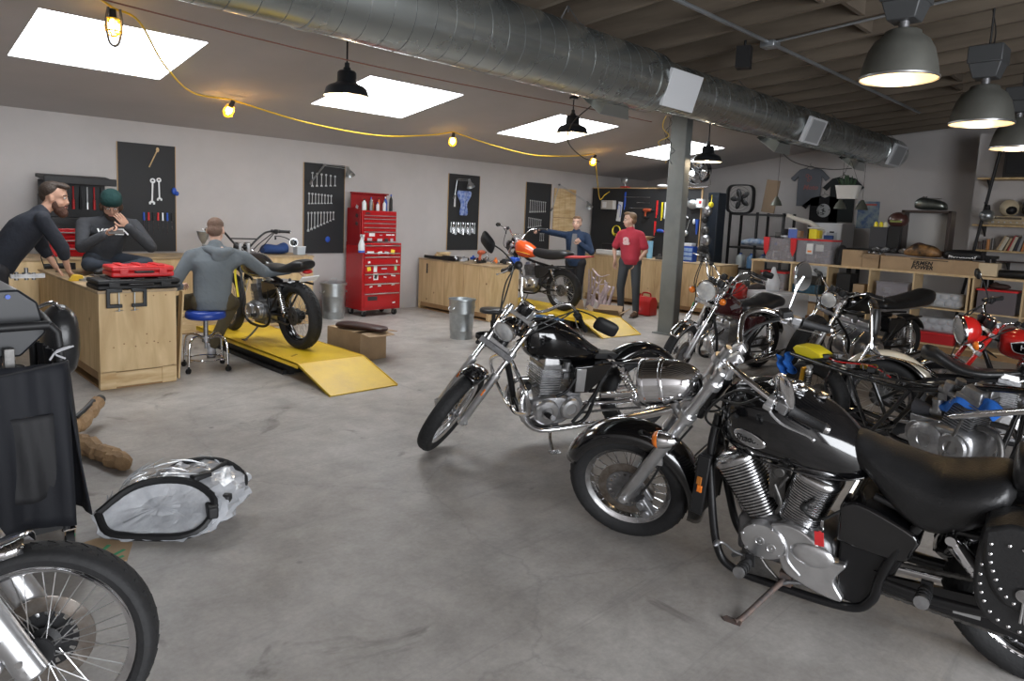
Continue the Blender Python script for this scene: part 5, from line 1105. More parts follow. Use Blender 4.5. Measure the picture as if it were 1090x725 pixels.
# red rolling cabinet with top chest
RED=mat('tool_cabinet_red',(.40,.010,.013),.24,coat=.5); REDD=mat('tool_cabinet_dark',(.26,.008,.010),.4)
STK=[mat('sticker_'+n,c,.5) for n,c in (('white',(.75,.75,.75)),('yellow',(.8,.62,.05)),('black',(.03,.03,.03)),('silver',(.45,.45,.47)),('green',(.35,.60,.30)))]
def cabinet():
    t=thing('tool_cabinet','tall red rolling tool cabinet covered in stickers against the back wall','tool cabinet',(6.03,9.05,0))
    w,d=.70,.46
    g=G(); g.box((0,0,.10+.51),(w,d,1.02)); g.build('lower_cabinet',RED,t,bev=.008)
    hs=[.155,.115,.115,.115,.10,.10,.065,.10]; z=.15
    fr=-d/2
    hz=[.24,.155,.155,.14,.13,.06,.12]
    tot=sum(hz); z=.13; zs=[]
    for i,h in enumerate(hz):
        hh=h*.96/tot*1.0
        g=G(); g.box((0,fr-.006,z+hh/2),(w-.08,.014,hh-.010)); dr=g.build('drawer',RED,t,bev=.003)
        g=G(); g.box((0,fr-.022,z+hh-.012),(w-.08,.020,.014)); g.build('drawer_pull',ALUB,dr,bev=.003)
        zs.append((z,hh)); z+=hh
    rnd=random.Random(4)
    pos=[(-.17,.28,.17,.06,2),(.22,.2,.05,.02,0),(-.20,.46,.05,.02,0),(-.05,.47,.06,.02,0),(.2,.48,.06,.02,0),(-.22,.60,.04,.02,3),(-.12,.61,.085,.10,0),(-.12,.61,.05,.06,2),(.05,.60,.05,.015,0),(.2,.62,.08,.02,0),(-.24,.73,.06,.06,1),(-.13,.73,.06,.10,0),(.03,.73,.10,.02,3),(.24,.74,.045,.08,4),(-.24,.83,.04,.03,0),(.26,.84,.02,.04,0),(-.22,.98,.12,.03,0),(-.05,.97,.08,.04,0),(.07,.97,.08,.04,3),(.18,.985,.07,.07,1),(-.24,1.085,.08,.02,2),(.24,1.085,.14,.018,2)]
    for x,zz,a,b,mi in pos:
        g=G(); g.box((x,fr-.0148-(.001 if mi==2 and a<.06 else 0),zz),(a,.002,b),Matrix.Rotation(rnd.uniform(-.25,.25) if a<.1 else 0,3,'Y')); g.build('sticker',STK[mi],t)
    for x in (-.28,.28):
        for y in (-.17,.17):
            g=G(); g.cyl((x-.018,y,.05),(x+.018,y,.05),.05,n=20); c=g.build('castor',RUB,t); g=G(); g.box((x,y,.085),(.05,.07,.03)); g.cyl((x-.022,y,.05),(x+.022,y,.05),.02); g.build('castor_fork',GALV,c)
    # upper chest
    g=G(); g.box((.0,.02,1.13+.24),(w-.08,d-.14,.46)); uc=g.build('top_chest',RED,t,bev=.006)
    f2=.02-(d-.14)/2; z=1.16
    for h in (.13,.065,.065,.065,.05):
        g=G(); g.box((0,f2-.006,z+h/2),(w-.14,.014,h-.008)); dr=g.build('drawer',RED,t,bev=.003); g=G(); g.box((0,f2-.02,z+h-.010),(w-.14,.018,.012)); g.build('drawer_pull',ALUB,dr,bev=.002); z+=h
    for x,zz,a,b,mi in ((-.14,1.24,.10,.05,0),(.02,1.235,.05,.015,3),(.16,1.24,.09,.02,0),(.24,1.24,.05,.02,0),(-.18,1.17,.08,.04,3),(.0,1.16,.09,.04,3),(.12,1.16,.06,.05,2),(.22,1.16,.05,.05,3),(-.22,1.56,.08,.02,2)):
        g=G(); g.box((x,f2-.0148,zz),(a,.002,b)); g.build('sticker',STK[mi],t)
    # open lid and side wings
    g=G(); g.box((-.02,d/2-.10,1.72),(w-.06,.02,.28)); g.box((-.02,d/2-.12,1.86),(w-.04,.06,.02)); g.box((-.345,.03,1.35),(.012,d-.1,.56)); ld=g.build('chest_lid',REDD,t,bev=.003)
    for x,zz in ((-.352,1.52),(-.352,1.40),(-.352,1.65)): g=G(); g.box((x,-.06,zz),(.004,.06,.05),Matrix.Rotation(.4,3,'X')); g.build('sticker',STK[3 if zz>1.6 else 2],ld)
    # lower left hanging plate
    return t
cabinet()
def bottle(label,loc,r,h,m,cap,group=None,neck=.35,name='bottle',trig=False):
    t=thing(name,label,'bottle',loc,0,group); g=G(); nr=r*neck
    g.lathe([(0,0),(r*.95,0),(r,.008),(r,h*.62),(r*.85,h*.72),(nr,h*.84),(nr,h*.9),(0,h*.9)],n=20); g.build('bottle_body',m,t,ang=50)
    g=G(); g.cyl((0,0,h*.88),(0,0,h),nr*1.15,n=14)
    if trig: g.box((0,-.02,h+.01),(.03,.08,.03)); g.box((0,-.055,h-.03),(.015,.015,.05),Matrix.Rotation(.4,3,'X'))
    g.build('bottle_cap',cap,t); return t
WHT=mat('white_plastic',(.68,.69,.70),.4); BLUP=mat('blue_plastic',(.02,.08,.42),.4); BLKP=BLKM
cols=[(WHT,BLKP,.045,.17),(mat('green_bottle',(.05,.35,.08),.4),BLKP,.03,.14),(ALUD,BLUP,.035,.20),(mat('amber_bottle',(.5,.2,.05),.4),WHT,.032,.16),(WHT,BLUP,.035,.13),(mat('orange_tube',(.75,.2,.06),.4),BLKP,.022,.20),(WHT,ALUD,.035,.16),(BLUP,WHT,.04,.22),(BLKP,BLUP,.035,.26)]
names=['white bottle at left end','small green bottle','silver spray can with blue cap','amber bottle with white cap','short white bottle with blue cap','orange tube','white can with grey cap','blue spray can','tall black bottle with blue trigger']
for i,(m,c,rr,h) in enumerate(cols): bottle(names[i]+' on top of the red tool cabinet',(6.03-.24+i*.060,8.97+(i%2)*.06,1.602),rr*.75,h,m,c,group='bottles on the red cabinet')
sb=thing('spray_bottle','white spray bottle with blue base hung on left side of the red cabinet','bottle',(5.635,8.78,.98)); g=G(); g.lathe([(0,0),(.045,0),(.048,.01),(.048,.12),(.03,.17),(.016,.20),(.016,.23),(0,.23)],n=22); g.build('bottle_body',WHT,sb,ang=50); g=G(); g.lathe([(.049,.0),(.0495,.03),(.0485,.032)],n=22); g.build('base_band',BLUP,sb); g=G(); g.box((0,-.015,.25),(.03,.09,.035)); g.box((0,-.05,.21),(.014,.014,.06)); g.build('trigger_head',WHT,sb,bev=.004)
g=G(); g.cyl((.02,0,.22),(.05,.0,.22),.004); g.build('hook',ALUD,sb)
# black and red tool cases, clamps, papers on near bench
def case(label,loc,rz,d,m,latchm,name='tool_case',ribs=3):
    t=thing(name,label,'tool case',loc,rz); w,dp,h=d
    g=G(); g.box((0,0,h*.26),(w,dp,h*.5)); b=g.build('case_base',m,t,bev=.014)
    g=G(); g.box((0,0,h*.76),(w,dp,h*.46)); g.build('case_lid',m,t,bev=.014)
    for i in range(ribs):
        x=(-.5+(i+.5)/ribs)*w*.86; g=G(); g.box((x,0,h+.004),(w*.12,dp*.9,.012)); g.build('lid_rib',m,t,bev=.004)
    for s in (-1,1): g=G(); g.box((s*w*.31,-dp/2-.006,h*.5),(w*.13,.014,h*.5)); l=g.build('latch',latchm,t,bev=.004); g=G(); g.box((s*w*.31,-dp/2-.014,h*.5),(w*.09,.006,h*.22)); g.build('latch_tab',latchm,l,bev=.002)
    g=G(); g.tube([(-w*.13,-dp/2,h*.5),(-w*.12,-dp/2-.03,h*.5),(w*.12,-dp/2-.03,h*.5),(w*.13,-dp/2,h*.5)],.010,8,3); g.build('carry_handle',BLKM if m is not BLKM else BLKW,t)
    return t
REDC=mat('red_case_plastic',(.60,.022,.025),.38,bump=.15,bscale=90)
case('flat black tool case lying on end of the nearest bench, under the red case',(1.93,6.62,.846),.0,(.66,.36,.085),BLKM,BLKW)
case('red plastic tool case with moulded ribs, on top of the black case',(1.98,6.66,.945),-.03,(.50,.32,.095),REDC,REDC)
g=G(); g.box((-.2,.0,.0),(.10,.06,.001)); o=g.build('case_sticker',STK[1],None); o.location=(1.93-.02,6.62-.09,.941); bpy.data.objects.remove(o)
CLP=mat('clamp_black',(.02,.022,.024),.4,.3)
def clamp(label,x,op):
    t=thing('c_clamp',label,'clamp',(x,6.395,.80)); s=op
    g=G(); g.tube([(-.0*s,.03,.055),(0,-.03,.058),(s*.0,-.045,.045),(0,-.045,-.075),(0,-.03,-.09),(0,.0,-.09)],.011,4,1) if 0 else g.prism([(-.062,.062),(.06,.062),(.06,.032),(-.032,.032),(-.032,-.066),(.06,-.066),(.06,-.098),(-.062,-.098)],-.016,.0)
    if s<0: g.v=[(-x_,y_,z_) for x_,y_,z_ in g.v]
    g.build('clamp_frame',CLP,t,bev=.006)
    g=G(); g.cyl((s*.035,-.007,-.13),(s*.035,-.007,.03),.006,n=10); g.cyl((s*.035-.03,-.007,-.125),(s*.035+.03,-.007,-.12),.003,n=6); g.build('clamp_screw',GALV,t)
clamp('black C-clamp at left on the near bench end',1.71,1); clamp('black C-clamp at right on the near bench end',1.90,-1)
for i,(x,y,z,a) in enumerate(((1.86,7.02,.847,.2),(1.90,7.05,.849,-.15))):
    g=G(); n=8; vs=[(-.15+.3*u/n,v*.105,.004*math.sin(u*1.3)*(u/n)+.018*(u/n)**3) for u in range(n+1) for v in (-1,1)]; g.add(vs,[(2*k,2*k+2,2*k+3,2*k+1) for k in range(n)]); o=g.build('paper_sheet',mat('white_paper',(.75,.75,.76),.7),None,solid=.0008); o.location=(x,y,z+.002); o.rotation_euler=(0,0,a); tag(o,['lower','upper'][i]+' sheet of white paper behind the red tool case','paper')
t=thing('cutting_disc','yellow and grey grinder disc lying at left edge of the nearest bench','tool',(1.72,7.30,.846)); g=G(); g.cyl((0,0,.0),(0,0,.02),.07,n=24); g.build('disc',GALV,t); g=G(); g.prism([(-.14,0),(-.02,0),(-.03,.05),(-.10,.06)],-.03,.03); g.build('guard',YL,t,bev=.004)
t=thing('angle_grinder','black angle grinder with cable on left edge of the nearest bench','tool',(1.74,8.47,.846)); g=G(); g.tube([(-.12,0,.035),(.05,0,.04),(.12,0,.04)],[.028,.03,.034],14,3); g.cyl((.13,0,.0),(.13,0,.07),.035,n=18); g.build('grinder_body',BLKM,t); g=G(); g.tube([(-.12,0,.035),(-.16,-.1,.16),(-.10,-.2,.20),(-.06,-.28,.10),(-.08,-.33,.008)],.005,6,6); g.build('power_cord',WIRE,t)
# black tool chest with open lid over a red chest, behind the man in the beanie
t=thing('tool_chest','black tool chest with open lid and hanging tools behind the man in the beanie','tool chest',(2.06,9.05,.952)); 
g=G(); g.box((-.0,0,.37),(.66,.34,.12)); g.box((0,.16,.63),(.66,.02,.42)); g.box((-.33,0,.5),(.015,.34,.36)); g.box((.33,0,.5),(.015,.34,.36)); g.build('chest_body',BLKW,t,bev=.004)
g=G(); g.box((0,-.02,.86),(.70,.42,.04),Matrix.Rotation(.12,3,'X')); g.box((0,-.22,.835),(.70,.03,.08)); g.build('chest_lid',BLKM,t,bev=.008)
for i in range(9):
    x=-.28+i*.07; g=G(); g.cyl((x,.13,.78),(x,.13,.56+.04*(i%3)),.008,n=8); g.cyl((x,.13,.60+.03*(i%3)),(x,.13,.52),.014,n=10); g.build('hanging_tool',[ALUB,REDC,BLKM][i%3],t)
g=G(); g.box((0,0,.155),(.62,.40,.31)); rc=g.build('red_base',RED,t,bev=.008)
for k in range(3): g=G(); g.box((0,-.205,.06+.09*k),(.56,.014,.075)); d=g.build('drawer',RED,t,bev=.003); g=G(); g.tube([(-.2,-.215,.085+.09*k),(-.18,-.235,.085+.09*k),(.18,-.235,.085+.09*k),(.2,-.215,.085+.09*k)],.007,8,2); g.build('drawer_pull',STEEL,d)
# things on the back bench right end
t=thing('cloth_bundle','dark blue folded cloth on right end of the long back bench','cloth',(4.42,9.05,.952)); g=G(); g.secloft([(-.18,.05,.08,.04,2.2),(-.12,.07,.12,.065),(.05,.06,.13,.06),(.14,.08,.12,.075),(.18,.05,.05,.03)],n=18,k=3); g.build('folded_cloth',mat('navy_cloth',(.02,.05,.16),.85,bump=.3,bscale=15),t)
t=thing('plastic_tub','small clear plastic tub on right end of the long back bench','tub',(4.68,8.85,.952)); g=G(); g.box((0,0,.055),(.12,.12,.11),taper=1.08); g.build('tub_body',mat('cloudy_plastic',(.50,.54,.58),.3,alpha=.8),t,bev=.006); g=G(); g.box((0,0,.113),(.135,.135,.01)); g.build('tub_lid',WHT,t,bev=.003)
t=thing('bench_vise','grey bench funnel stand on the long back bench, left of the seated man','tool',(3.42,8.95,.952)); g=G(); g.cyl((0,0,0),(0,0,.012),.08,n=24); g.cyl((0,0,0),(0,0,.16),.012); g.lathe([(.015,.14),(.05,.20),(.075,.28),(.078,.30),(.07,.30),(.04,.20)],n=24); g.build('funnel',GALV,t); g=G(); g.box((.10,0,.12),(.22,.03,.015)); g.build('arm',ALUD,t); t.name='funnel_stand'
# ------------------------------------------------------------------ tool boards
PEG=mat('black_pegboard',(.018,.019,.021),.6,bump=.1,bscale=60); PEGE=mat('board_edge_wood',(.42,.28,.14),.7)
def board(label,x0,x1,z0,z1,y=9.391,m=PEG):
    t=thing('mounted_pegboard',label,'pegboard',((x0+x1)/2,y,z0)); w=x1-x0; h=z1-z0
    g=G(); g.box((0,0,h/2),(w,.014,h)); g.build('board_face',m,t)
    for s in (-1,1): g=G(); g.box((s*(w/2+.004),0,h/2),(.010,.014,h)); g.build('board_edge',PEGE,t)
    return t
board('black pegboard nearest left, with two wrenches and a row of screwdrivers',2.58,3.24,.97,2.30)
board('black pegboard with rows of spanners, beside the red tool cabinet',5.03,5.70,.93,2.26)
board('black pegboard with a blue cloth hung on it, above the power tool bench',7.76,8.48,.97,2.30)
board('narrow black pegboard furthest right on the back wall, near bare wood panel',9.70,10.42,.97,2.28)
t=thing('mounted_boarding','bare pine boarding on the back wall next to the furthest pegboard','board',(10.85,9.391,1.35)); 
for i in range(4): g=G(); g.box((-.25+i*.17,0,.43),(.165,.016,.86)); g.build('plank',PINE,t)
g=G(); g.box((0,-.010,.27),(.66,.006,.012)); g.build('ledge',PLYD,t)
BRT=mat('bright_steel',(.72,.73,.74),.38,.45)
def spanner(loc,L,rz,label,group,m=BRT,w=.016):
    t=thing('spanner',label,'wrench',loc,0,group); t.rotation_euler=(0,rz,0); g=G(); g.box((0,0,0),(w*.6,.005,L*.8)); 
    g.lathe([(w*.5,-.004),(w*1.05,-.004),(w*1.05,.004),(w*.5,.004)],(0,0,L*.42),(0,1,0),16,closed=True)
    g.prism([(-w*1.1,-L*.5),(-w*1.2,-L*.42),(-w*.5,-L*.36),(w*.5,-L*.36),(w*1.2,-L*.42),(w*1.1,-L*.5),(w*.45,-L*.5),(w*.4,-L*.44),(-w*.4,-L*.44),(-w*.45,-L*.5)],-.004,.004); g.build('spanner_steel',m,t); return t
Yt=9.381
spanner((2.965,Yt,1.72),.32,.04,'larger adjustable wrench, left of two on the nearest pegboard',None,w=.03); spanner((3.045,Yt,1.75),.28,-.02,'smaller adjustable wrench, right of two on the nearest pegboard',None,w=.027)
def driver(loc,h,m,label,group): 
    t=thing('screwdriver',label,'screwdriver',loc,0,group); g=G(); g.cyl((0,0,0),(0,0,.10),.014,.011,n=10); g.build('handle',m,t); g=G(); g.cyl((0,0,0),(0,0,-h),.0035,n=6); g.build('shaft',CHROMEW,t)
cm=[BLUP,REDC,BLKM,REDC,ALUB,BLUP,BLKM]
for i in range(7): driver((2.86+i*.055,Yt-.008,1.36),.12+.02*(i%3),cm[i],'screwdriver in the row low on the nearest pegboard','screwdrivers on the nearest pegboard')
g=G(); g.cyl((0,0,0),(.10,0,.22),.008,n=8); g.ell((.10,0,.22),(.02,.012,.03)); o=g.build('hammer',PINE,None); o.location=(2.93,Yt-.006,2.02); tag(o,'wooden-handled hammer high on the nearest pegboard','hammer')
g=G(); g.ell((0,0,0),(.03,.02,.045)); g.ell((.03,-.01,-.03),(.025,.02,.03)); o=g.build('glove',BLUP,None); o.location=(3.22,Yt-.012,1.74); tag(o,'blue rubber glove hooked on right edge of the nearest pegboard','glove')
for row,z,n,x0,dx,L0,dL in (('top',2.02,6,5.16,.075,.22,-.012),('middle',1.74,8,5.11,.052,.17,-.006),('bottom',1.40,9,5.10,.052,.30,-.022)):
    for i in range(n): spanner((x0+i*dx,Yt,z+(i*.012 if row=='bottom' else 0)),L0+dL*i,.0,'spanner in the %s row of the pegboard beside the red cabinet'%row,'spanners, %s row, pegboard beside red cabinet'%row,w=.014)
g=G(); g.ell((0,0,0),(.04,.015,.045)); o=g.build('tape_roll',BLUP,None); o.location=(5.42,Yt-.008,1.14); tag(o,'blue tape roll at the bottom of the spanner pegboard','tape')
for row,z,n,x0,dx,L0,dL in (('upper',1.82,9,9.82,.055,.26,-.006),('lower',1.50,8,9.80,.05,.22,-.012)):
    for i in range(n): spanner((x0+i*dx,Yt,z),L0+dL*i,0,'slim wrench in the %s row of the furthest pegboard'%row,'wrenches, %s row, furthest pegboard'%row,w=.012)
for i in range(3): spanner((10.15+i*.05,Yt,1.22),.16,0,'short wrench at the bottom of the furthest pegboard','short wrenches, furthest pegboard',w=.010)
for i in range(11):
    t=thing('pliers','pair of pliers in the low row of the pegboard with the blue cloth','pliers',(7.84+i*.055,Yt,1.38),0,'pliers under the blue cloth'); g=G()
    for s in (-1,1): g.tube([(0,0,.03),(s*.004,0,.05),(s*.003,0,.08)],.005,6,2); g.tube([(0,0,.03),(s*.014,0,-.02),(s*.012,0,-.10-.02*(i%3))],.005,6,3)
    g.build('pliers_steel',CHROMEW if i%2 else GALV,t)
# blue cloth, level
BLS=mat('patterned_blue_cloth',(.03,.09,.38),.8,col2=(.35,.42,.62),nscale=16)
g=G(); rows=[(.18,0),(.20,-.05),(.16,-.13),(.09,-.20),(.07,-.28),(.12,-.36),(.10,-.44)]; secs=[[V((x_*w*.9,-.012-.02*math.cos(x_*5),z)) for x_ in (-1,-.7,-.35,0,.35,.7,1)] for w,z in rows]
g.loft(secs,caps=False,closed=False); o=g.build('hanging_cloth',BLS,None,solid=.012,sub=1,ang=80); o.location=(8.10,Yt-.004,2.02); tag(o,'blue and white patterned cloth hanging on a pegboard below a clamp lamp','cloth')
g=G(); g.box((0,0,0),(.03,.012,.22)); o=g.build('file_tool',WHT,None); o.location=(7.90,Yt-.001,1.84); tag(o,'white handled file left of the patterned blue cloth','tool')
# angle-poise clamp lamps on the wall
def wall_lamp(label,x,z,elb,head,face,glow=False):
    t=thing('swing_arm_lamp',label,'lamp',(x,9.37,z)); e,h=V(elb),V(head); f=V(face).normalized()
    for a,b in ((V((0,0,0)),e),(e,h)):
        for s in (-1,1): g=G(); dz=V((.0,-.0,.012*s)); g.cyl(a+V((0,-.03,0))+dz,b+V((0,-.03,0))+dz,.004,n=6); g.build('arm_rod',GALV,t)
    g=G(); g.cyl(V((0,.0,-.03)),V((0,-.04,.03)),.018,n=12); g.cyl(e+V((0,-.015,0)),e+V((0,-.05,0)),.018,n=12); g.build('pivot',ALUD,t)
    g=G(); o_=h+V((0,-.05,0)); g.lathe([(.0,-.02),(.022,-.02),(.025,.03),(.035,.05),(.06,.09),(.075,.13),(.073,.13),(.055,.09),(.03,.055),(0,.05)],o_,f,22); g.build('lamp_shade',GALV,t,ang=60)
    g=G(); g.ell(o_+f*.09,(.028,.028,.028)); g.build('bulb',mat('lamp_bulb_off',(.7,.7,.66),.3),t)
wall_lamp('silver swing-arm lamp over the spanner pegboard beside the red cabinet',5.12,1.98,(.20,-.02,.26),(.52,-.12,.24),(.1,-.35,-.8))
wall_lamp('silver swing-arm lamp over the patterned blue cloth',7.86,1.90,(.03,-.02,.30),(.22,-.1,.30),(.0,-.35,-.85))
wall_lamp('silver swing-arm lamp stretched over the bare wood panel',10.42,1.78,(.16,-.02,.50),(.85,-.2,.18),(-.2,-.5,-.8))
# far tool wall standing at the end of the room
t=thing('tool_wall','big black plywood tool wall with pine top edge, above the far corner bench','pegboard',(11.72,8.05,0)); g=G(); g.box((.0,0,1.6),(.02,2.6,1.34)); g.build('board_face',PEG,t); g=G(); g.box((0,0,2.28),(.05,2.62,.02)); g.build('top_edge',PEGE,t); g=G(); g.box((-.01,-1.30,1.6),(.03,.02,1.36)); g.build('side_edge',PEGE,t)
for y in (-1.2,0,1.2): g=G(); g.box((.05,y,1.14),(.06,.05,2.28)); g.build('stud',PINE,t)
Xt=11.712
def wt(name,label,cat,y,z,build,**k):
    t=thing(name,label,cat,(Xt,y,z),pi/2*0,k.get('group')); build(t); return t
def _bx(t,d,m,nm='body',c=(0,0,0),rx=0,bev=.004): g=G(); g.box(c,d,Matrix.Rotation(rx,3,'X')); return g.build(nm,m,t,bev=bev)
def b_(t):
    _bx(t,(.12,.30,.18),mat('beige_plastic',(.42,.40,.37),.5),'storage_case',(-.07,0,0)); _bx(t,(.008,.10,.12),WHT,'case_label',(-.134,.06,0))
wt('storage_box','beige storage case fixed at left end of the black tool wall','box',8.87,1.93,b_)
wt('hacksaw','white sheet with blue hacksaw hung at left of the black tool wall','saw',8.63,1.80,lambda t:(_bx(t,(.012,.11,.40),WHT,'backing_card',rx=.1),[G().tube([(-.015,-.03,-.12),(-.015,-.04,.10),(-.015,.03,.14),(-.015,.04,.05)],.007,8,4).build('saw_frame',BLUP,t)]))
for i,(y,z,L) in enumerate(((8.2,2.10,.62),(8.05,1.99,.32),(8.1,1.88,.55))):
    g=G(); g.cyl((0,-L/2,0),(0,L/2,0),.008,n=8); g.cyl((0,L/2-.05,0),(0,L/2,0),.014,n=10); o=g.build('breaker_bar',CHROMEW,None); o.location=(Xt-.01,y,z); tag(o,['long topmost','short middle','long lowest'][i]+' steel bar hung flat across the black tool wall','tool')
def drill(label,loc,rz,m=mat('orange_drill',(.35,.06,.02),.45)):
    t=thing('cordless_drill',label,'drill',loc,rz); g=G(); g.tube([(0,-.09,.16),(0,-.06,.165),(0,.06,.165),(0,.09,.16)],[.02,.034,.036,.026],16,3); g.build('motor_body',m,t); g=G(); g.cyl((0,-.09,.162),(0,-.15,.162),.022,.014,n=14); g.build('chuck',BLKM,t); g=G(); g.tube([(0,.03,.14),(0,.045,.08),(0,.04,.04)],[.022,.020,.022],12,3); g.build('grip',m,t); g=G(); g.box((0,.03,.022),(.07,.11,.045)); g.build('battery',BLKM,t,bev=.006); return t
def hang_drill(label,y,z): d=drill(label,(Xt-.03,y,z),0); return d
hang_drill('orange drill hung upper right of the man in the red t-shirt',7.93,1.68)
for i,(y,z,m,L,nm) in enumerate(((7.72,1.90,REDC,.28,'red bar clamp upper'),(7.74,1.52,REDC,.22,'red bar clamp lower'),(7.60,1.86,YEL,.30,'yellow wooden rule'),(7.53,1.88,WHT,.26,'white level'),(8.50,2.05,BLUP,.30,'blue handled hammer'),(8.40,1.30,GALV,.25,'grey pry bar'),(8.62,1.25,GALV,.2,'short pry bar'))):
    g=G(); g.box((0,0,0),(.02,.035,L)); g.cyl((-.01,0,-L/2),(-.01,0,-L/2-.06),.010); o=g.build('hand_tool',m,None,bev=.004); o.location=(Xt-.012,y,z); tag(o,nm+' hung on the black tool wall near the red t-shirt man','tool')
t=wt('rotary_tool','blue rotary tool hung low on the black tool wall','tool',7.60,1.45,lambda t:(G().tube([(-.03,.06,0),(-.03,-.02,.0),(-.03,-.08,-.01)],[.03,.035,.02],12,3).build('tool_body',BLUP,t),G().cyl((-.03,-.08,-.01),(-.03,-.13,-.01),.008).build('tool_tip',REDC,t)))
t=wt('coiled_hose','coiled yellow air hose hung behind the person in the denim jacket','hose',8.66,1.42,lambda t:[G().lathe([(.08+.012*k,0),(.086+.012*k,.006),(.092+.012*k,0),(.086+.012*k,-.006)],(-.03,0,-.01*k),(1,0,0),24,closed=True).build('hose_coil',YEL,t) for k in range(3)])
t=wt('work_gloves','pale leather gloves hung above the red t-shirt man','gloves',8.30,1.52,lambda t:(G().ell((-.02,.03,0),(.02,.05,.10)).build('glove',mat('pale_leather',(.42,.38,.30),.8),t),G().ell((-.03,-.04,-.02),(.02,.05,.09)).build('glove',mat('pale_leather'),t)) if 0 else (G().ell((-.02,.03,0),(.02,.05,.10)).build('glove',mat('pale_leather',(.42,.38,.30),.8),t),G().ell((-.03,-.04,-.02),(.02,.05,.09)).build('glove',MT['pale_leather'],t)))
# big items right of column on the tool wall
t=wt('belt_guard','curved silver casting hung right of the column','part',7.02,1.98,lambda t:(G().tube([(-.03,.16,.12),(-.03,.06,.12),(-.03,.02,.02),(-.03,.08,-.06),(-.03,.06,-.20),(-.03,-.02,-.26)],[.02,.028,.02,.018,.02,.012],10,4).build('casting',ALUB,t),))
t=wt('headlamp_bucket','grey steel bowl hung on the tool wall right of the column','part',6.90,1.98,lambda t:G().ell((-.06,0,0),(.07,.13,.09)).build('bowl',GALV,t))
t=wt('steel_ladle','steel ladle hung right of the column','ladle',7.02,1.55,lambda t:(G().ell((-.04,.02,-.12),(.04,.07,.06)).build('ladle_bowl',GALV,t),G().cyl((-.03,.0,-.08),(-.03,-.06,.14),.007).build('ladle_handle',GALV,t)))
t=wt('blue_brush','blue handled brush hung right of the column','brush',6.80,1.58,lambda t:(G().tube([(-.03,0,.12),(-.03,0,.05),(-.03,0,-.16)],[.045,.03,.012],10,3).build('brush_handle',BLUP,t),G().ell((-.04,.06,.08),(.03,.03,.05)).build('brush_head',WHT,t)))
t=wt('first_aid_box','small white box hung at right end of the tool wall','box',6.74,2.0,lambda t:(_bx(t,(.10,.13,.16),WHT,'box_body',(-.06,0,0)),_bx(t,(.004,.05,.05),REDC,'red_mark',(-.112,-.02,.02))))
# on the far bench
t=thing('parts_organizer','blue parts organiser with clear drawers on the far corner bench','organiser',(11.3,6.74,.922)); _bx(t,(.16,.32,.28),BLUP,'organiser_frame',(0,0,.14))
for i in range(3):
    for j in range(4): _bx(t,(.01,.07,.06),mat('clear_drawer',(.30,.42,.62),.3),'drawer',(-.083,-.115+j*.077,.06+i*.08),bev=.002)
_bx(t,(.15,.25,.05),WHT,'paper_stack',(0,0,.31))
t=thing('paper_roll','pale blue upright roll on the far corner bench','roll',(11.22,7.50,.922)); g=G(); g.cyl((0,0,0),(0,0,.33),.055,n=24); g.build('roll_body',mat('pale_blue_paper',(.22,.45,.62),.6),t); g=G(); g.cyl((0,0,.33),(0,0,.336),.03,n=16); g.build('roll_core',CARD,t)
carton('open cardboard box on the far bench behind the red t-shirt man',(11.34,7.88,.922),(.30,.34),.1,.34,flaps=(1,1,0,1),sag=-.5)
g=G(); g.box((0,0,.05),(.28,.55,.10)); o=g.build('white_tub',WHT,None,bev=.02); o.location=(11.25,8.45,.922); tag(o,'long white plastic box on the far bench beside the denim jacket person','box')
g=G(); g.box((0,0,.06),(.2,.4,.12)); o=g.build('black_case',BLKM,None,bev=.02); o.location=(11.28,8.45,1.025); tag(o,'black case lying on the long white plastic box','case')
g=G(); g.box((0,0,.03),(.12,.12,.06)); g.box((0,0,.08),(.05,.05,.04)); o=g.build('tape_dispenser',STEEL,None,bev=.006); o.location=(11.14,7.22,.922); tag(o,'small dark tape dispenser on the far bench next to the column','tool')
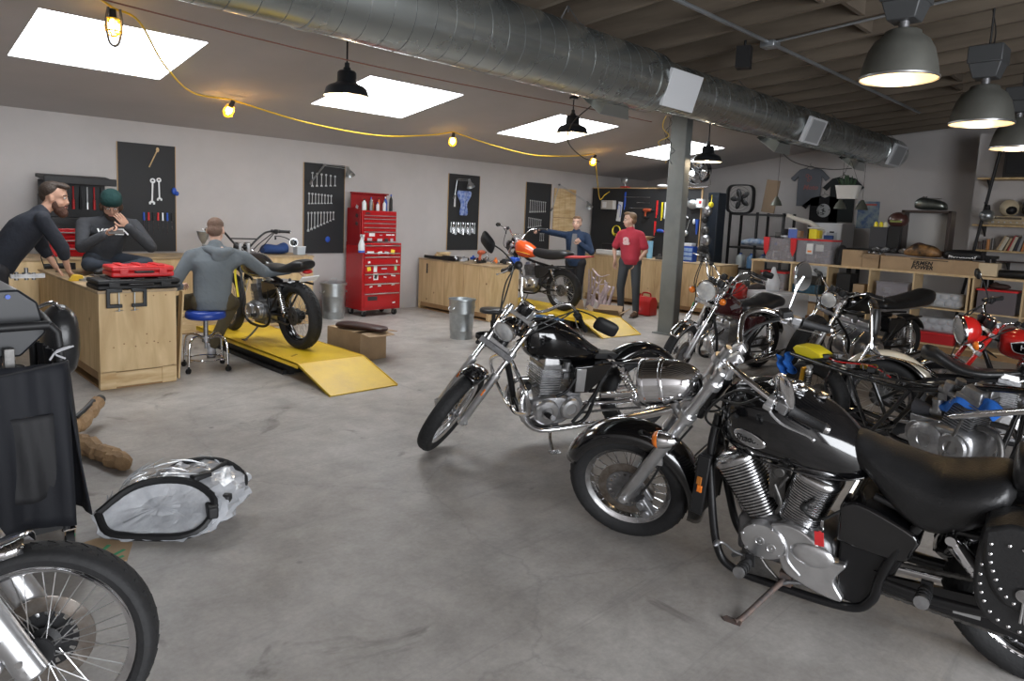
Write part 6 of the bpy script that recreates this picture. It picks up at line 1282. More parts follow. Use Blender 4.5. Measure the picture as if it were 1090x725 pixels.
# on top edge of the wall : red lamp and fan
t=thing('work_lamp','red based work lamp standing on top edge of the black tool wall','lamp',(11.70,8.52,2.292)); _bx(t,(.12,.16,.02),REDC,'lamp_base',(0,0,.01)); g=G(); g.cyl((0,0,.02),(0,0,.10),.012); g.ell((-.03,0,.14),(.05,.08,.07)); g.build('lamp_head',GALV,t)
def floor_fan():
    t=thing('drum_fan','round chrome drum fan with silver blades on top of the tool wall','fan',(11.68,6.84,2.292)); c=V((-.05,0,.31)); f=V((-1,0,-.15)).normalized()
    for k in (-.07,.07):
        for rr in ((.245,.16,.08) if k<0 else (.245,)): g=G(); g.lathe([(rr-.004,0),(rr,.004),(rr+.004,0),(rr,-.004)],c+f*-k,f,40,closed=True); g.build('guard_ring',BLKG,t)
    g=G(); g.lathe([(.25,-.07),(.25,.07),(.244,.07),(.244,-.07)],c,f,40,closed=True); g.build('fan_drum',BLKG,t)
    g=G(); g.cyl(c-f*.06,c+f*.04,.05,n=18); g.build('motor_hub',BLKM,t)
    ax,u,w=g.frame(f)
    for i in range(3):
        a=2*pi*i/3+.4; g=G(); secs=[]
        for rr,wd,tw in ((.05,.03,.5),(.11,.10,.45),(.18,.13,.35),(.225,.10,.3)):
            d=u*math.cos(a)+w*math.sin(a); p=-u*math.sin(a)+w*math.cos(a); secs.append([c+f*.02+d*rr+p*(q*wd)+f*(q*wd*tw) for q in (-1,-.5,0,.5,1)])
        g.loft(secs,caps=False,closed=False); g.build('fan_blade',CHROME,t,solid=.004)
    g=G(); g.tube([c+V((0,-.26,0)),c+V((0,-.27,-.15)),V((-.02,-.22,.02)),V((-.02,.22,.02)),c+V((0,.27,-.15)),c+V((0,.26,0))],.012,8,3); g.build('stand',CHROMEW,t)
    for i in range(12): a=2*pi*i/12; g=G(); g.cyl(c+f*.075,c+f*.072+(u*math.cos(a)+w*math.sin(a))*.245,.002,n=5); g.build('guard_spoke',BLKG,t)
floor_fan()
g=G(); g.ell((0,0,.03),(.10,.12,.035)); o=g.build('cap',WHT,None); o.location=(11.7,7.62,2.292); tag(o,'white cap lying on top edge of the tool wall left of the column','cap')
# black steel shelving with box fan, dark cabinet
t=thing('black_cabinet','dark blue-black cabinet between tool wall and black shelving','cabinet',(12.15,6.68,0)); _bx(t,(.3,.22,2.22),mat('dark_navy_cabinet',(.02,.028,.04),.5),'cabinet_body',(0,0,1.11),bev=.01); _bx(t,(.015,.20,1.3),mat('navy_door',(.026,.035,.05),.45),'cabinet_door',(-.155,0,1.50),bev=.006)
t=thing('engine_casting','bunch of engine castings hung at right end of the black tool wall','part',(11.80,6.60,1.0))
for i,(x,y,z,s,m) in enumerate(((-.12,0,.86,.09,ALU),(-.14,.03,.70,.06,BLKM),(-.10,-.05,.98,.05,YEL),(-.12,.02,.50,.08,STEEL),(-.16,-.03,.32,.10,ALU),(-.12,.03,.15,.11,STEEL),(-.15,-.04,.02,.10,ALUD))):
    g=G(); g.ell((x,y,z),(s*.8,s,s*1.1),n=14,m=9); g.cyl((x-s*.5,y,z),(x-s,y,z),s*.55,n=16); g.cyl((x-s*.9,y,z),(x-s*1.1,y,z),s*.25,n=12); g.tube([(x,y,z+s),(x+.02,y+.01,z+s+.06),(x+.0,y,z+s+.12)],.008,6,3); g.build('casting',m,t)
t=thing('shelving_unit','black steel shelving unit below the box fan','shelving',(12.75,6.05,0))
for z in (.25,.8,1.2,1.84): g=G(); g.box((0,0,z),(.5,1.1,.035)); g.build('shelf',BLKM,t)
for x in (-.23,.23):
    for y in (-.53,-.02,.53): g=G(); g.box((x,y,.94),(.04,.04,1.88)); g.build('upright',BLKM,t)
def boxfan():
    t=thing('box_fan','black square box fan standing on the black shelving','fan',(12.75,6.52,1.858)); g=G(); P=[V((0,math.copysign(abs(math.cos(a))**.45,math.cos(a))*.27,.28+math.copysign(abs(math.sin(a))**.45,math.sin(a))*.27)) for a in [2*pi*i/40 for i in range(40)]]
    g.loft([[p*1+V((-.06,0,0)) for p in P],[p+V((.06,0,0)) for p in P]],caps=False); g.build('fan_frame',BLKM,t,solid=.02)
    for rr in (.06,.12,.18,.24): g=G(); g.lathe([(rr-.003,0),(rr,.003),(rr+.003,0),(rr,-.003)],(-.06,0,.28),(1,0,0),32,closed=True); g.build('grille_ring',BLKM,t)
    for i in range(5): a=2*pi*i/5; g=G(); g.ell((0,math.cos(a)*.12,.28+math.sin(a)*.12),(.015,.09,.05),Matrix.Rotation(a,3,'X')); g.build('fan_blade',BLKW,t)
    g=G(); g.cyl((-.05,0,.28),(.03,0,.28),.05); g.build('motor_hub',BLKM,t)
boxfan()
def jug(label,loc,m,r=.09,h=.28): 
    t=thing('jug',label,'jug',loc); g=G(); g.secloft([(0,0,r*.9,r*.7,3),(.02,0,r,r*.8),(h*.7,0,r,r*.8),(h*.88,0,r*.5,r*.45,2),(h*.92,0,r*.3,r*.3,2)],n=20,k=2,ax='z'); g.build('jug_body',m,t,bev=0); g=G(); g.cyl((0,0,h*.9),(0,0,h),r*.33,n=14); g.build('jug_cap',BLUP,t); g=G(); g.tube([(0,-r*.2,h*.86),(0,-r*.9,h*.8),(0,-r*.8,h*.5)],.012,8,3); g.build('jug_handle',m,t)
jug('white washer fluid jug on second shelf of the black shelving',(12.62,6.35,.818),mat('cloudy_jug',(.55,.60,.62),.35)); jug('blue fluid jug on second shelf beside the white jug',(12.62,6.13,.818),mat('blue_jug',(.10,.20,.35),.3)); jug('dark fluid jug on second shelf of the black shelving, rightmost',(12.62,5.9,.818),mat('grey_jug',(.18,.22,.26),.35))
g=G(); g.secloft([(-.25,.06,.10,.05,2.5),(0,.08,.16,.08),(.25,.06,.12,.05)],n=18,k=3,ax='y'); o=g.build('plastic_bundle',mat('blue_bundle',(.08,.16,.32),.5,col2=(.5,.55,.6),nscale=12),None); o.location=(12.6,6.05,1.245); tag(o,'blue and clear plastic bundle on third shelf of the black shelving','bundle')
g=G(); g.box((0,0,.01),(.02,.26,.62),Matrix.Rotation(.12,3,'X')); o=g.build('plywood_offcut',mat('brown_board',(.20,.14,.09),.8),None); o.location=(13.0,5.98,2.17); tag(o,'brown board leaning upright behind the storage bins','board')
g=G(); g.box((0,0,0),(.02,.2,.2)); o.location=(12.9,5.98,2.19)
t=thing('white_bottle','white cleaner bottle with blue cap left of the clear storage bins','bottle',(11.1,4.985,1.09)); g=G(); g.secloft([(0,0,.05,.04,3),(.12,0,.055,.04),(.2,0,.03,.03,2),(.24,0,.018,.018,2)],n=16,k=2,ax='z'); g.build('bottle_body',WHT,t); g=G(); g.cyl((0,0,.23),(0,0,.28),.022); g.build('bottle_cap',BLUP,t)
# ------------------------------------------------------------------ cubby shelf and everything on it
CUB=mat('light_plywood',(.62,.47,.28),.6,col2=(.52,.37,.20),nscale=3,stretch=(1,6,1))
t=thing('cubby_shelf','long light plywood cubby shelf unit full of parts along the right side','shelf',(11.03,2.6,0))
dx=.42; y0,y1=-2.55,2.65
for z,h in ((1.075,.03),(.10,.02)): g=G(); g.box((0,(y0+y1)/2,z),(dx+.02,y1-y0,h)); g.build('top_board' if z>1 else 'bottom_board',CUB,t)
g=G(); g.box((0,(y0+y1)/2,.05),(dx-.06,y1-y0-.05,.1)); g.build('plinth',PLYD,t)
ys=[2.63,1.98,1.42,.82,.24,-.42,-.47,-1.02,-1.6,-2.1,-2.54]
for y in ys: g=G(); g.box((0,y,.585),(dx,.022,.95)); g.build('upright',CUB,t)
for a,b in zip(ys,ys[1:]):
    if a-b<.1: continue
    z=.60; g=G(); g.box((0,(a+b)/2,z),(dx-.01,a-b-.022,.018)); g.build('shelf_board',CUB,t)
def tubbox(label,loc,d,lidm=REDL,m=None,cat='bin',latch=True,content=None,name='storage_bin',group=None,lid=True):
    t=thing(name,label,cat,loc,0,group); m=m or mat('clear_bin',(.40,.38,.41),.22,alpha=.42); x,y,z=d
    g=G(); 
    for s in (-1,1): g.box((s*x/2*.96,0,z/2),(.006,y*.96,z)); g.box((0,s*y/2*.96,z/2),(x*.96,.006,z))
    g.box((0,0,.004),(x*.95,y*.95,.008)); g.build('bin_body',m,t)
    if lid: g=G(); g.box((0,0,z+.008),(x+.02,y+.02,.024)); g.build('bin_lid',lidm,t,bev=.006)
    if content: 
        rnd=random.Random(int(loc[1]*100)); 
        for i in range(content): g=G(); c=(rnd.uniform(-x*.3,x*.3),rnd.uniform(-y*.34,y*.34),.03+rnd.uniform(0,z*.5)); g.box(c,(x*.25,y*.22,z*.25),rnd.uniform(0,3)); g.build('bin_content',[STEEL,CARD,BLKM,WHT,mat('beige_plastic')][i%5],t)
    return t
LIDR=mat('red_lid_plastic',(.62,.025,.03),.4)
tb=tubbox('left clear storage bin with red open flaps on top of the cubby shelf',(11.03,4.80,1.09),(.38,.46,.35),LIDR,content=5,lid=False)
for s in (-1,1): g=G(); g.prism([(s*.22-.05,.37),(s*.22+.05,.37),(s*.22+.035,.16),(s*.22-.0,.08),(s*.22-.04,.18)],-.215,-.195,ax='x'); g.build('bin_flap',LIDR,tb)
g=G(); g.box((0,0,.355),(.36,.4,.012)); g.build('bin_lid',mat('clear_bin'),tb)
tb=tubbox('right clear storage bin with red lid and label on top of the cubby shelf',(11.03,4.27,1.09),(.38,.54,.35),LIDR,content=6)
g=G(); g.box((-.187,.06,.22),(.003,.10,.16)); g.build('bin_label',WHT,tb); g=G(); g.box((-.189,.06,.18),(.003,.06,.03)); g.build('orange_mark',mat('orange_mark',(.85,.25,.05),.5),tb); g=G(); g.box((-.187,-.09,.24),(.003,.12,.10)); g.build('bin_label',mat('grey_label',(.45,.45,.45),.5),tb)
# clutter on the bins
CL=[('folder','dark open folder on the left clear bin','folder',(.25,.22,.012),BLKM,.3,(11.0,4.92,1.47)),('blue_notebook','blue and white booklet propped on the left clear bin','booklet',(.012,.13,.14),BLUP,.5,(10.90,4.64,1.53)),('paper_pad','stack of white leaflets on the left clear bin','paper',(.16,.18,.02),WHT,.6,(10.98,4.76,1.48)),('yellow_notice','yellow card hung over front of the right red-lidded bin','card',(.006,.12,.15),YEL,0,(10.839,4.30,1.54)),('small_blue_box','small dark blue box on the right red-lidded bin','box',(.10,.12,.06),mat('navy_cloth'),.1,(11.0,4.12,1.50))]
for n,l,c,d,m,a,p in CL: g=G(); g.box((0,0,0),d,a); o=g.build(n,m,None,bev=.003); o.location=p; tag(o,l,c)
g=G(); g.ell((0,0,0),(.09,.14,.018)); o=g.build('frisbee',WHT,None); o.location=(11.0,4.32,1.63); tag(o,'white flying disc lying on a yellow box above the right bin','disc')
g=G(); g.box((0,0,0),(.12,.12,.13)); o=g.build('yellow_box',YEL,None,bev=.004); o.location=(11.0,4.30,1.535); tag(o,'small yellow box between white disc and right storage bin','box')
g=G(); g.tube([(0,.30,.16),(0,.12,.10),(0,-.08,.05),(0,-.30,-.10)],[.03,.035,.04,.045],12,4); o=g.build('rolled_paper',mat('offwhite_roll',(.55,.52,.46),.8),None); o.location=(11.12,4.55,1.66); tag(o,'long off-white paper roll leaning behind the storage bins','roll')
for i,(y,z,m) in enumerate(((4.93,1.52,STEEL),(4.72,1.60,WHT),(4.60,1.56,CARD),(4.84,1.58,BLKM))): g=G(); g.box((0,0,0),(.09,.10,.10),.7*i); o=g.build('parts_box',m,None,bev=.004); o.location=(11.06,y,z-.03); tag(o,['dark metal','white','brown','black'][i]+' small parts box heaped on the left clear bin','box')
t=thing('backpack','black backpack slumped right of the red-lidded storage bin','bag',(11.0,3.90,1.09)); g=G(); g.secloft([(0,0,.09,.07,3),(.05,0,.11,.09),(.18,0,.10,.08),(.27,0,.06,.05,2.4),(.30,0,.03,.02)],n=20,k=3,ax='z'); g.build('bag_body',mat('black_nylon',(.015,.015,.017),.7,bump=.3,bscale=20),t); g=G(); g.tube([(-.08,.03,.25),(-.12,.03,.15),(-.09,.03,.05)],.012,6,3); g.build('shoulder_strap',BLKM,t)
carton('closed stack of flattened cartons left of the long cardboard box',(11.0,3.70,1.09),(.30,.28),0,.24,open_=False)
t=carton('small open carton with crumpled foil beside the long cardboard box',(10.99,3.44,1.09),(.28,.22),0,.20,flaps=(0,0,1,0),sag=.6)
g=G()
rnd=random.Random(9)
for i in range(9): g.ell((rnd.uniform(-.09,.09),rnd.uniform(-.08,.08),.19+rnd.uniform(0,.05)),(.04,.04,.03),n=7,m=5)
g.build('foil_filling',mat('foil',(.6,.6,.62),.25,1,bump=.8,bscale=30),t)
t=thing('long_carton','long cardboard box with black printed lettering on the cubby shelf','box',(10.98,2.70,1.09)); _bx(t,(.30,1.20,.19),CARD,'box_body',(0,0,.095),bev=.003); _bx(t,(.26,.22,.17),mat('pale_box_end',(.62,.50,.33),.7),'box_end',(.0,-.70,.095),bev=.003)
tm=frameM((-.1525,.06,.075),(0,-1,0),(0,0,1),(-1,0,0)); INK=mat('black_ink',(.015,.015,.015),.7)
text(None,'ERMEN',INK,t,frameM((-.1525,.06,.118),(0,-1,0),(0,0,1),(-1,0,0)),.075,'printed_lettering',.0006,.003,.25,space=1.05); text(None,'POWER',INK,t,frameM((-.1525,.06,.058),(0,-1,0),(0,0,1),(-1,0,0)),.075,'printed_lettering',.0006,.003,.25,space=1.05)
g=G(); g.box((-.1515,-.02,.168),(.002,.46,.010)); g.build('printed_line',INK,t)
# on the long box
t=thing('brown_leather_bag','brown and black leather bag lying on the long cardboard box','bag',(10.98,2.80,1.285)); g=G(); g.secloft([(-.22,.06,.06,.04,2.2),(-.12,.09,.12,.08),(.08,.10,.13,.09),(.20,.07,.09,.05),(.24,.06,.03,.02)],n=20,k=3,ax='y'); g.build('bag_body',mat('tan_black_leather',(.42,.22,.08),.5,col2=(.03,.02,.015),nscale=7),t); g=G(); g.tube([(-.05,.15,.15),(-.05,.05,.20),(-.05,-.1,.15)],.010,8,4); g.build('bag_handle',LEAB,t)
t=thing('black_bag','black fabric bag with white lettering at right end of the long cardboard box','bag',(10.98,2.32,1.285)); g=G(); g.secloft([(-.24,.04,.05,.03,2.4),(-.18,.07,.12,.065),(.14,.07,.12,.065),(.22,.05,.06,.04)],n=20,k=3,ax='y'); g.build('bag_body',BLKM,t)
text(None,'MOTORWAY',mat('white_letter'),t,frameM((-.118,-.02,.045),(0,-1,0),(.0,0,1),(-1,0,0)),.055,'printed_lettering',.001,.002,.1)
t=thing('black_case_long','long black case right of the long cardboard box on the cubby shelf','case',(11.0,1.72,1.09)); g=G(); g.secloft([(-.2,.05,.05,.045,3),(-.15,.055,.08,.055),(.2,.05,.08,.05),(.24,.05,.06,.04)],n=18,k=2,ax='y'); g.build('case_body',LEA,t)
for i in range(5):
    g=G(); g.tube([(0,.06,0),(.02,0,.03),(-.02,-.05,.01)],.022,8,4); g.box((.03,.02,.0),(.06,.05,.04),i); o=g.build('metal_part',[STEEL,ALUD,BLKM,ALU,STEEL][i],None,bev=.003); o.location=(11.10,3.20-i*.12+.25,1.35+.0*i); tag(o,'dark loose metal part heaped behind the long cardboard box','part','metal parts behind the long box')
# stand behind the cubbies carrying speaker, display frame
t=thing('back_table','dark table behind the cubby shelf carrying the display frame','table',(11.55,3.0,0)); g=G(); g.box((0,0,1.33),(.5,1.9,.04)); g.build('tabletop',BLKM,t)
for x in (-.2,.2):
    for y in (-.9,.9): g=G(); g.box((x,y,.655),(.05,.05,1.31)); g.build('leg',BLKM,t)
t=thing('display_frame','empty dark wooden cabinet frame behind the long cardboard box','frame',(11.42,2.90,1.352)); WAL=mat('dark_walnut',(.045,.032,.028),.45)
for p,d in (((0,.30,.30),(.26,.045,.60)),((0,-.30,.30),(.26,.045,.60)),((0,0,.585),(.26,.64,.035)),((0,0,.015),(.26,.64,.03))): g=G(); g.box(p,d); g.build('frame_side',WAL,t,bev=.004)
g=G(); g.box((.12,0,.30),(.01,.60,.56)); g.build('back_panel',mat('grey_panel',(.42,.41,.40),.6),t)
t=thing('fuel_tank','bare steel motorcycle fuel tank on top of the dark display frame','fuel tank',(11.42,2.87,1.955)); g=G(); g.secloft([(-.20,.05,.04,.03,2.2),(-.15,.07,.09,.06),(.0,.09,.11,.08),(.13,.10,.11,.09),(.2,.09,.07,.06),(.22,.08,.03,.03)],n=24,k=4,ax='y'); g.build('tank_shell',mat('raw_steel_tank',(.22,.24,.22),.3,.85,noise=.3,nscale=12),t); g=G(); g.cyl((0,.10,.18),(0,.10,.205),.03,n=18); g.box((0,0,.17),(.03,.22,.02)); g.build('tank_cap',STEEL,t)
t=thing('speaker_box','dark grey box left of the display frame with yellow cups on it','box',(11.3,3.47,1.352)); _bx(t,(.26,.24,.34),mat('charcoal_box',(.045,.045,.05),.6),'box_body',(0,0,.17),bev=.006); _bx(t,(.24,.16,.36),BLKM,'speaker_grille',(.0,-.205,.18),bev=.006)
for i,y in enumerate((3.53,3.46,3.40)): g=G(); g.lathe([(.028,0),(.030,.01),(.024,.06),(.012,.075),(0,.08)],n=14); o=g.build('salt_shaker',YEL if i<2 else mat('cream_plastic',(.7,.65,.4),.5),None); o.location=(11.22,y,1.692); tag(o,['left yellow cup','middle yellow cup','cream cup'][i]+' on the dark box beside the display frame','cup')
t=thing('helmet','dark brown open helmet on the black speaker left of the display frame','helmet',(11.35,3.27,1.712)); g=G(); g.ell((0,0,.09),(.13,.145,.12),n=22,m=14); g.build('helmet_shell',mat('brown_helmet',(.07,.03,.025),.35,coat=.3),t); g=G(); g.box((-.10,-.0,.07),(.06,.16,.035)); g.build('helmet_band',mat('green_gold',(.20,.22,.06),.5),t,bev=.01)
# things inside the cubbies
def inside(label,y,z,d,m,name='parts_box',cat='box'): g=G(); g.box((0,0,d[2]/2),d); o=g.build(name,m,None,bev=.006); o.location=(11.02,y,z); tag(o,label,cat)
tubbox('clear bin with red lid in the leftmost upper cubby',(11.02,4.88,.61),(.36,.40,.28),LIDR,content=4)
tubbox('dark clear bin with red lid in the rightmost visible upper cubby',(11.02,1.86,.61),(.36,.44,.30),LIDR,mat('smoke_bin',(.16,.14,.15),.3,alpha=.8),content=4)
tubbox('clear bin of parts with red handle in an upper cubby behind the cafe racer',(11.02,3.12,.61),(.34,.42,.28),mat('clear_bin'),content=5)
tubbox('flat red-lidded bin in the lower cubby below the grey tufted cushion',(11.02,2.50,.112),(.34,.44,.13),LIDR,mat('red_bin',(.45,.02,.025),.4),content=0)
TUF=mat('grey_tufted_fabric',(.42,.44,.47),.8)
for k,(y,z,l) in enumerate(((2.50,.612,'grey tufted cushion in the open upper cubby'),(2.50,.262,'grey tufted cushion on the red bin in the lower cubby'))):
    t=thing('tufted_cushion',l,'cushion',(11.06,y,z)); g=G(); g.box((0,0,.10),(.20,.50,.20)); g.build('cushion_body',TUF,t,bev=.03)
    for i in range(4):
        for j in range(2): g=G(); yy=-.18+.12*i; g.ell((-.10,yy+(.03 if j else -.03),.06+.09*j),(.025,.058,.045),n=12,m=8); g.build('tuft',TUF,t); 
inside('black case in the second upper cubby',3.80,.61,(.3,.20,.36),BLKM); inside('brown carton in the second upper cubby',3.58,.61,(.25,.16,.22),CARD)
inside('blue crate of parts in the third upper cubby',4.36,.61,(.3,.4,.14),mat('blue_crate',(.03,.10,.16),.5,noise=.6,nscale=30)); inside('dark cloth pile in the third upper cubby',4.30,.76,(.28,.36,.12),mat('dark_cloth',(.04,.035,.03),.9,noise=.5,nscale=20),'cloth_pile','cloth')
inside('brown carton in the lower cubby left of the cafe racer',4.25,.112,(.3,.4,.35),CARD); inside('black box in the lower cubby beside the brown carton',3.7,.112,(.3,.36,.25),BLKM); inside('grey box in the lower cubby behind the cafe racer',3.1,.112,(.3,.36,.22),STEEL)
g=G(); g.ell((0,0,.03),(.08,.12,.04)); g.ell((0,.05,.045),(.05,.05,.04)); o=g.build('flat_hat',mat('brown_black',(.05,.03,.025),.7),None); o.location=(11.0,1.86,.94); tag(o,'dark brown cap on the red lidded bin in the right upper cubby','cap')
# white cabinet with brown board
t=thing('white_cabinet','low white cabinet between the maroon-tanked bike and the cafe racer','cabinet',(8.50,3.74,0)); 
t.rotation_euler=(0,0,-.35); _bx(t,(.46,.56,.80),mat('white_laminate',(.62,.63,.65),.5),'cabinet_body',(0,0,.41),bev=.006); _bx(t,(.018,.54,.76),mat('white_laminate'),'cabinet_door',(-.24,0,.41),bev=.004); g=G(); g.box((-.255,-.2,.42),(.014,.02,.12)); g.build('door_handle',ALUB,t)
g=G(); g.box((0,0,.28),(.30,.012,.56),Matrix.Rotation(-.12,3,'X')); o=g.build('brown_board',mat('brown_hardboard',(.25,.13,.06),.7),None); o.location=(8.72,3.36,.0); tag(o,'brown hardboard leaning against the low white cabinet','board')
t=thing('plastic_bag','white plastic bag hung above the low white cabinet','bag',(8.60,3.86,.812)); g=G(); g.secloft([(0,0,.10,.07,2.2),(.10,0,.11,.08),(.22,0,.05,.04),(.30,0,.02,.015)],n=16,k=3,ax='z'); g.build('bag_body',mat('white_film',(.6,.6,.62),.35,bump=.6,bscale=20),t)
# ---------------- far wall items (X=13.8)
XW=13.79
def tee(label,yc,zt,w,h,m,sl=.10,print_=None):
    t=thing('tshirt',label,'t-shirt',(XW-.02,yc,zt)); a=w/2; poly=[(-.09,0),(-a*.75,-.03),(-a-sl,-.20),(-a-sl+.08,-.26),(-a*.82,-.17),(-a*.80,-h),(a*.80,-h),(a*.82,-.17),(a+sl-.08,-.26),(a+sl,-.20),(a*.75,-.03),(.09,0),(.0,-.035)]
    g=G(); g.prism([(y,z) for y,z in poly],-.012,.012,ax='x'); g.build('shirt_body',m,t,bev=.005)
    g=G(); g.tube([(-.0,-.12,-.03),(0,0,.04),(0,.12,-.03)],.005,6,2); g.tube([(0,0,.04),(0,.02,.07),(0,0,.09)],.004,6,3); g.build('hanger',STEEL,t)
    if print_: print_(t)
    return t
def p1(t):
    for y,z,r in ((.05,-.15,.035),(-.0,-.19,.04),(.02,-.24,.03)): g=G(); g.lathe([(r*.6,0),(r,0)],(-.014,y,z),(-1,0,0),18); g.build('faded_print',mat('faded_red',(.35,.14,.13),.8),t,solid=.001)
    text(None,'Moto',mat('faded_red'),t,frameM((-.0135,-.03,-.38),(0,-1,0),(0,0,1),(-1,0,0)),.13,'red_lettering',.0006,.003,.2)
tee('grey t-shirt with faded red print pinned high on the far wall',5.62,2.80,.56,.74,mat('grey_tshirt',(.13,.14,.16),.9,bump=.2,bscale=12),print_=p1)
def p2(t):
    SK=mat('pale_grey_print',(.42,.43,.44),.8)
    g=G(); g.lathe([(.0,0),(.13,0)],(-.014,0,-.28),(-1,0,0),28); g.build('round_print',SK,t,solid=.001)
    rnd=random.Random(2)
    for i in range(22): a=rnd.uniform(0,6.3); r=rnd.uniform(0,.11); g=G(); g.tube([(-.016,math.cos(a)*r,-.28+math.sin(a)*r),(-.016,math.cos(a)*r+rnd.uniform(-.03,.03),-.28+math.sin(a)*r+rnd.uniform(-.03,.03)),(-.016,math.cos(a)*r+rnd.uniform(-.04,.04),-.28+math.sin(a)*r)],.006,5,2); g.build('print_detail',INK,t)
tee('black t-shirt with round pale graphic on the far wall',5.30,2.26,.66,1.0,mat('black_tshirt',(.012,.012,.014),.9),print_=p2)
tee('plain dark t-shirt behind the hanging plant on the far wall',4.98,2.62,.56,.85,mat('dark_green_tshirt',(.018,.022,.022),.9))
t=thing('white_fridge','white fridge with a clipboard and a round black badge below the t-shirts','fridge',(13.35,4.93,0)); _bx(t,(.6,.55,1.74),mat('fridge_white',(.55,.56,.58),.4),'fridge_body',(0,0,.87),bev=.02); _bx(t,(.02,.53,.9),mat('fridge_white'),'fridge_door',(-.31,0,1.27),bev=.01); _bx(t,(.006,.19,.24),mat('grey_paper',(.36,.37,.40),.6),'clipboard',(-.325,-.1,1.45)); g=G(); g.cyl((-.32,.17,1.62),(-.328,.17,1.62),.05,n=20); g.build('round_badge',INK,t); _bx(t,(.01,.08,.03),BLKM,'clip',(-.328,-.1,1.575))
t=thing('poster','blue poster with pale figures on the far wall','poster',(XW+.008,4.50,1.92)); _bx(t,(.006,.38,.50),mat('blue_poster',(.04,.09,.22),.5,col2=(.24,.30,.30),nscale=9),'poster_sheet',bev=0)
_bx(t,(.003,.28,.03),mat('poster_red',(.35,.05,.04),.5),'poster_print',(-.0045,0,.19),bev=0)
# wall shelves at far right with helmets, receiver, books
XS=12.5
g=G(); g.box((12.85,.66,1.6),(.10,4.0,3.2)); 
struct('wall_right',g,WALL)
for i,(z,y0_,w) in enumerate(((2.50,2.56,1.5),(1.80,2.56,1.5),(1.42,2.52,1.5),(1.27,2.2,1.3))):
    t=thing('wall_shelf',['topmost narrow pine shelf at the right edge','pine shelf carrying the silver receiver and helmets','pine shelf carrying the row of books','thin dark shelf below the books'][i],'shelf',(12.62,y0_-w/2,z)); _bx(t,(.34,w,.028 if i<3 else .012),PINE if i<3 else LEAB,'shelf_board',(0,0,-.014)); 
    for y in (-w/2+.12,w/2-.12): g=G(); g.prism([(0.16,-.028),(-.12,-.028),(.16,-.18)],y-.01,y+.01,ax='y'); g.build('shelf_bracket',BLKM,t)
g=G(); g.cyl((12.42,2.26,3.28),(12.42,2.66,0.01),.022,n=12); g.build('pole_tube',BLKM,thing('leaning_pole','dark pole leaning from ceiling down past the wall shelves','pole'))
t=thing('clamp_lamp','round silver clamp lamp on the pole beside the cream helmet','lamp',(12.40,2.36,1.93)); g=G(); g.tube([(0,.06,.2),(0,.03,.1),(-.0,.0,.06)],.010,8,3); g.build('lamp_arm',BLKM,t); g=G(); g.ell((-.05,0,0),(.10,.10,.09),n=22,m=14); g.build('lamp_globe',GALV,t); g=G(); g.lathe([(.04,0),(.03,.05),(.02,.09)],(-.05,.0,.07),(0,0,1),18); g.build('lamp_collar',BLKM,t)
t=thing('helmet','cream open-face helmet on the wall shelf above the receiver','helmet',(12.62,2.14,1.935)); g=G(); g.ell((0,0,.12),(.14,.13,.13),n=24,m=16); g.build('helmet_shell',mat('cream_helmet',(.62,.52,.36),.25,coat=.6),t); g=G(); g.ell((-.075,-.035,.09),(.085,.075,.07),n=18,m=12); g.build('helmet_opening',BLKM,t)
t=thing('helmet','dark helmet right of the cream helmet on the wall shelf','helmet',(12.62,1.86,1.935)); g=G(); g.ell((0,0,.13),(.15,.15,.14),n=24,m=16); g.build('helmet_shell',BLKG,t); g=G(); g.ell((-.08,0,.10),(.09,.10,.06),n=18,m=12); g.build('helmet_visor',mat('visor',(.05,.05,.06),.08,coat=1),t)
t=thing('stereo_receiver','silver vintage stereo receiver on the wall shelf, warm lamp light painted into its colour','receiver',(12.60,2.08,1.80)); _bx(t,(.28,.56,.13),mat('warm_lit_metal',(.52,.42,.28),.35,.7),'receiver_case',(0,0,.07),bev=.004); _bx(t,(.01,.36,.03),mat('dial_glass',(.10,.08,.05),.1,coat=1),'tuner_dial',(-.145,.05,.10),bev=0)  # warm lamp light on the silver case is put into its base colour
for i in range(7): g=G(); r_=.018 if i in (0,6) else .010; y=-.23+i*.075; g.cyl((-.14,y,.04),(-.165,y,.04),r_,n=14); g.build('control_knob',ALUB,t)
bc=[('tan',(.45,.33,.20)),('cream',(.55,.50,.40)),('red',(.42,.05,.05)),('black',(.04,.04,.05)),('grey',(.28,.28,.28)),('brown',(.25,.15,.09)),('orange',(.55,.22,.08)),('dark blue',(.05,.09,.18))]
y=2.22
for i in range(13):
    n_,c_=bc[[0,1,0,2,1,3,4,6,1,3,5,7,0][i]]; th=[.03,.045,.028,.02,.04,.03,.035,.03,.04,.03,.03,.04,.03][i]; h=.24-.02*(i%3); tl=.42-.035*i
    t=thing('book','%s spined book, one of the leaning row on the wall shelf'%n_,'book',(12.60,y,1.42),0,'books leaning on the wall shelf'); t.rotation_euler=(-max(tl,.05)*-1,0,0)
    _bx(t,(.17,th,h),mat('book_'+n_.replace(' ','_'),c_,.6),'book_cover',(0,0,h/2),bev=.002); _bx(t,(.16,th*.8,h-.01),mat('page_paper',(.6,.56,.48),.8),'page_block',(-.004,0,h/2),bev=0); y-=th+.012
for i in range(4): g=G(); g.cyl((0,0,0),(0,0,.12+.02*i),.022,n=12); o=g.build('small_bottle',[RUST,LEAB,mat('amber_bottle'),STEEL][i],None); o.location=(12.60,2.46-.055*i,1.42); tag(o,'small brown bottle or jar left of the leaning books','bottle','small bottles left of the books')
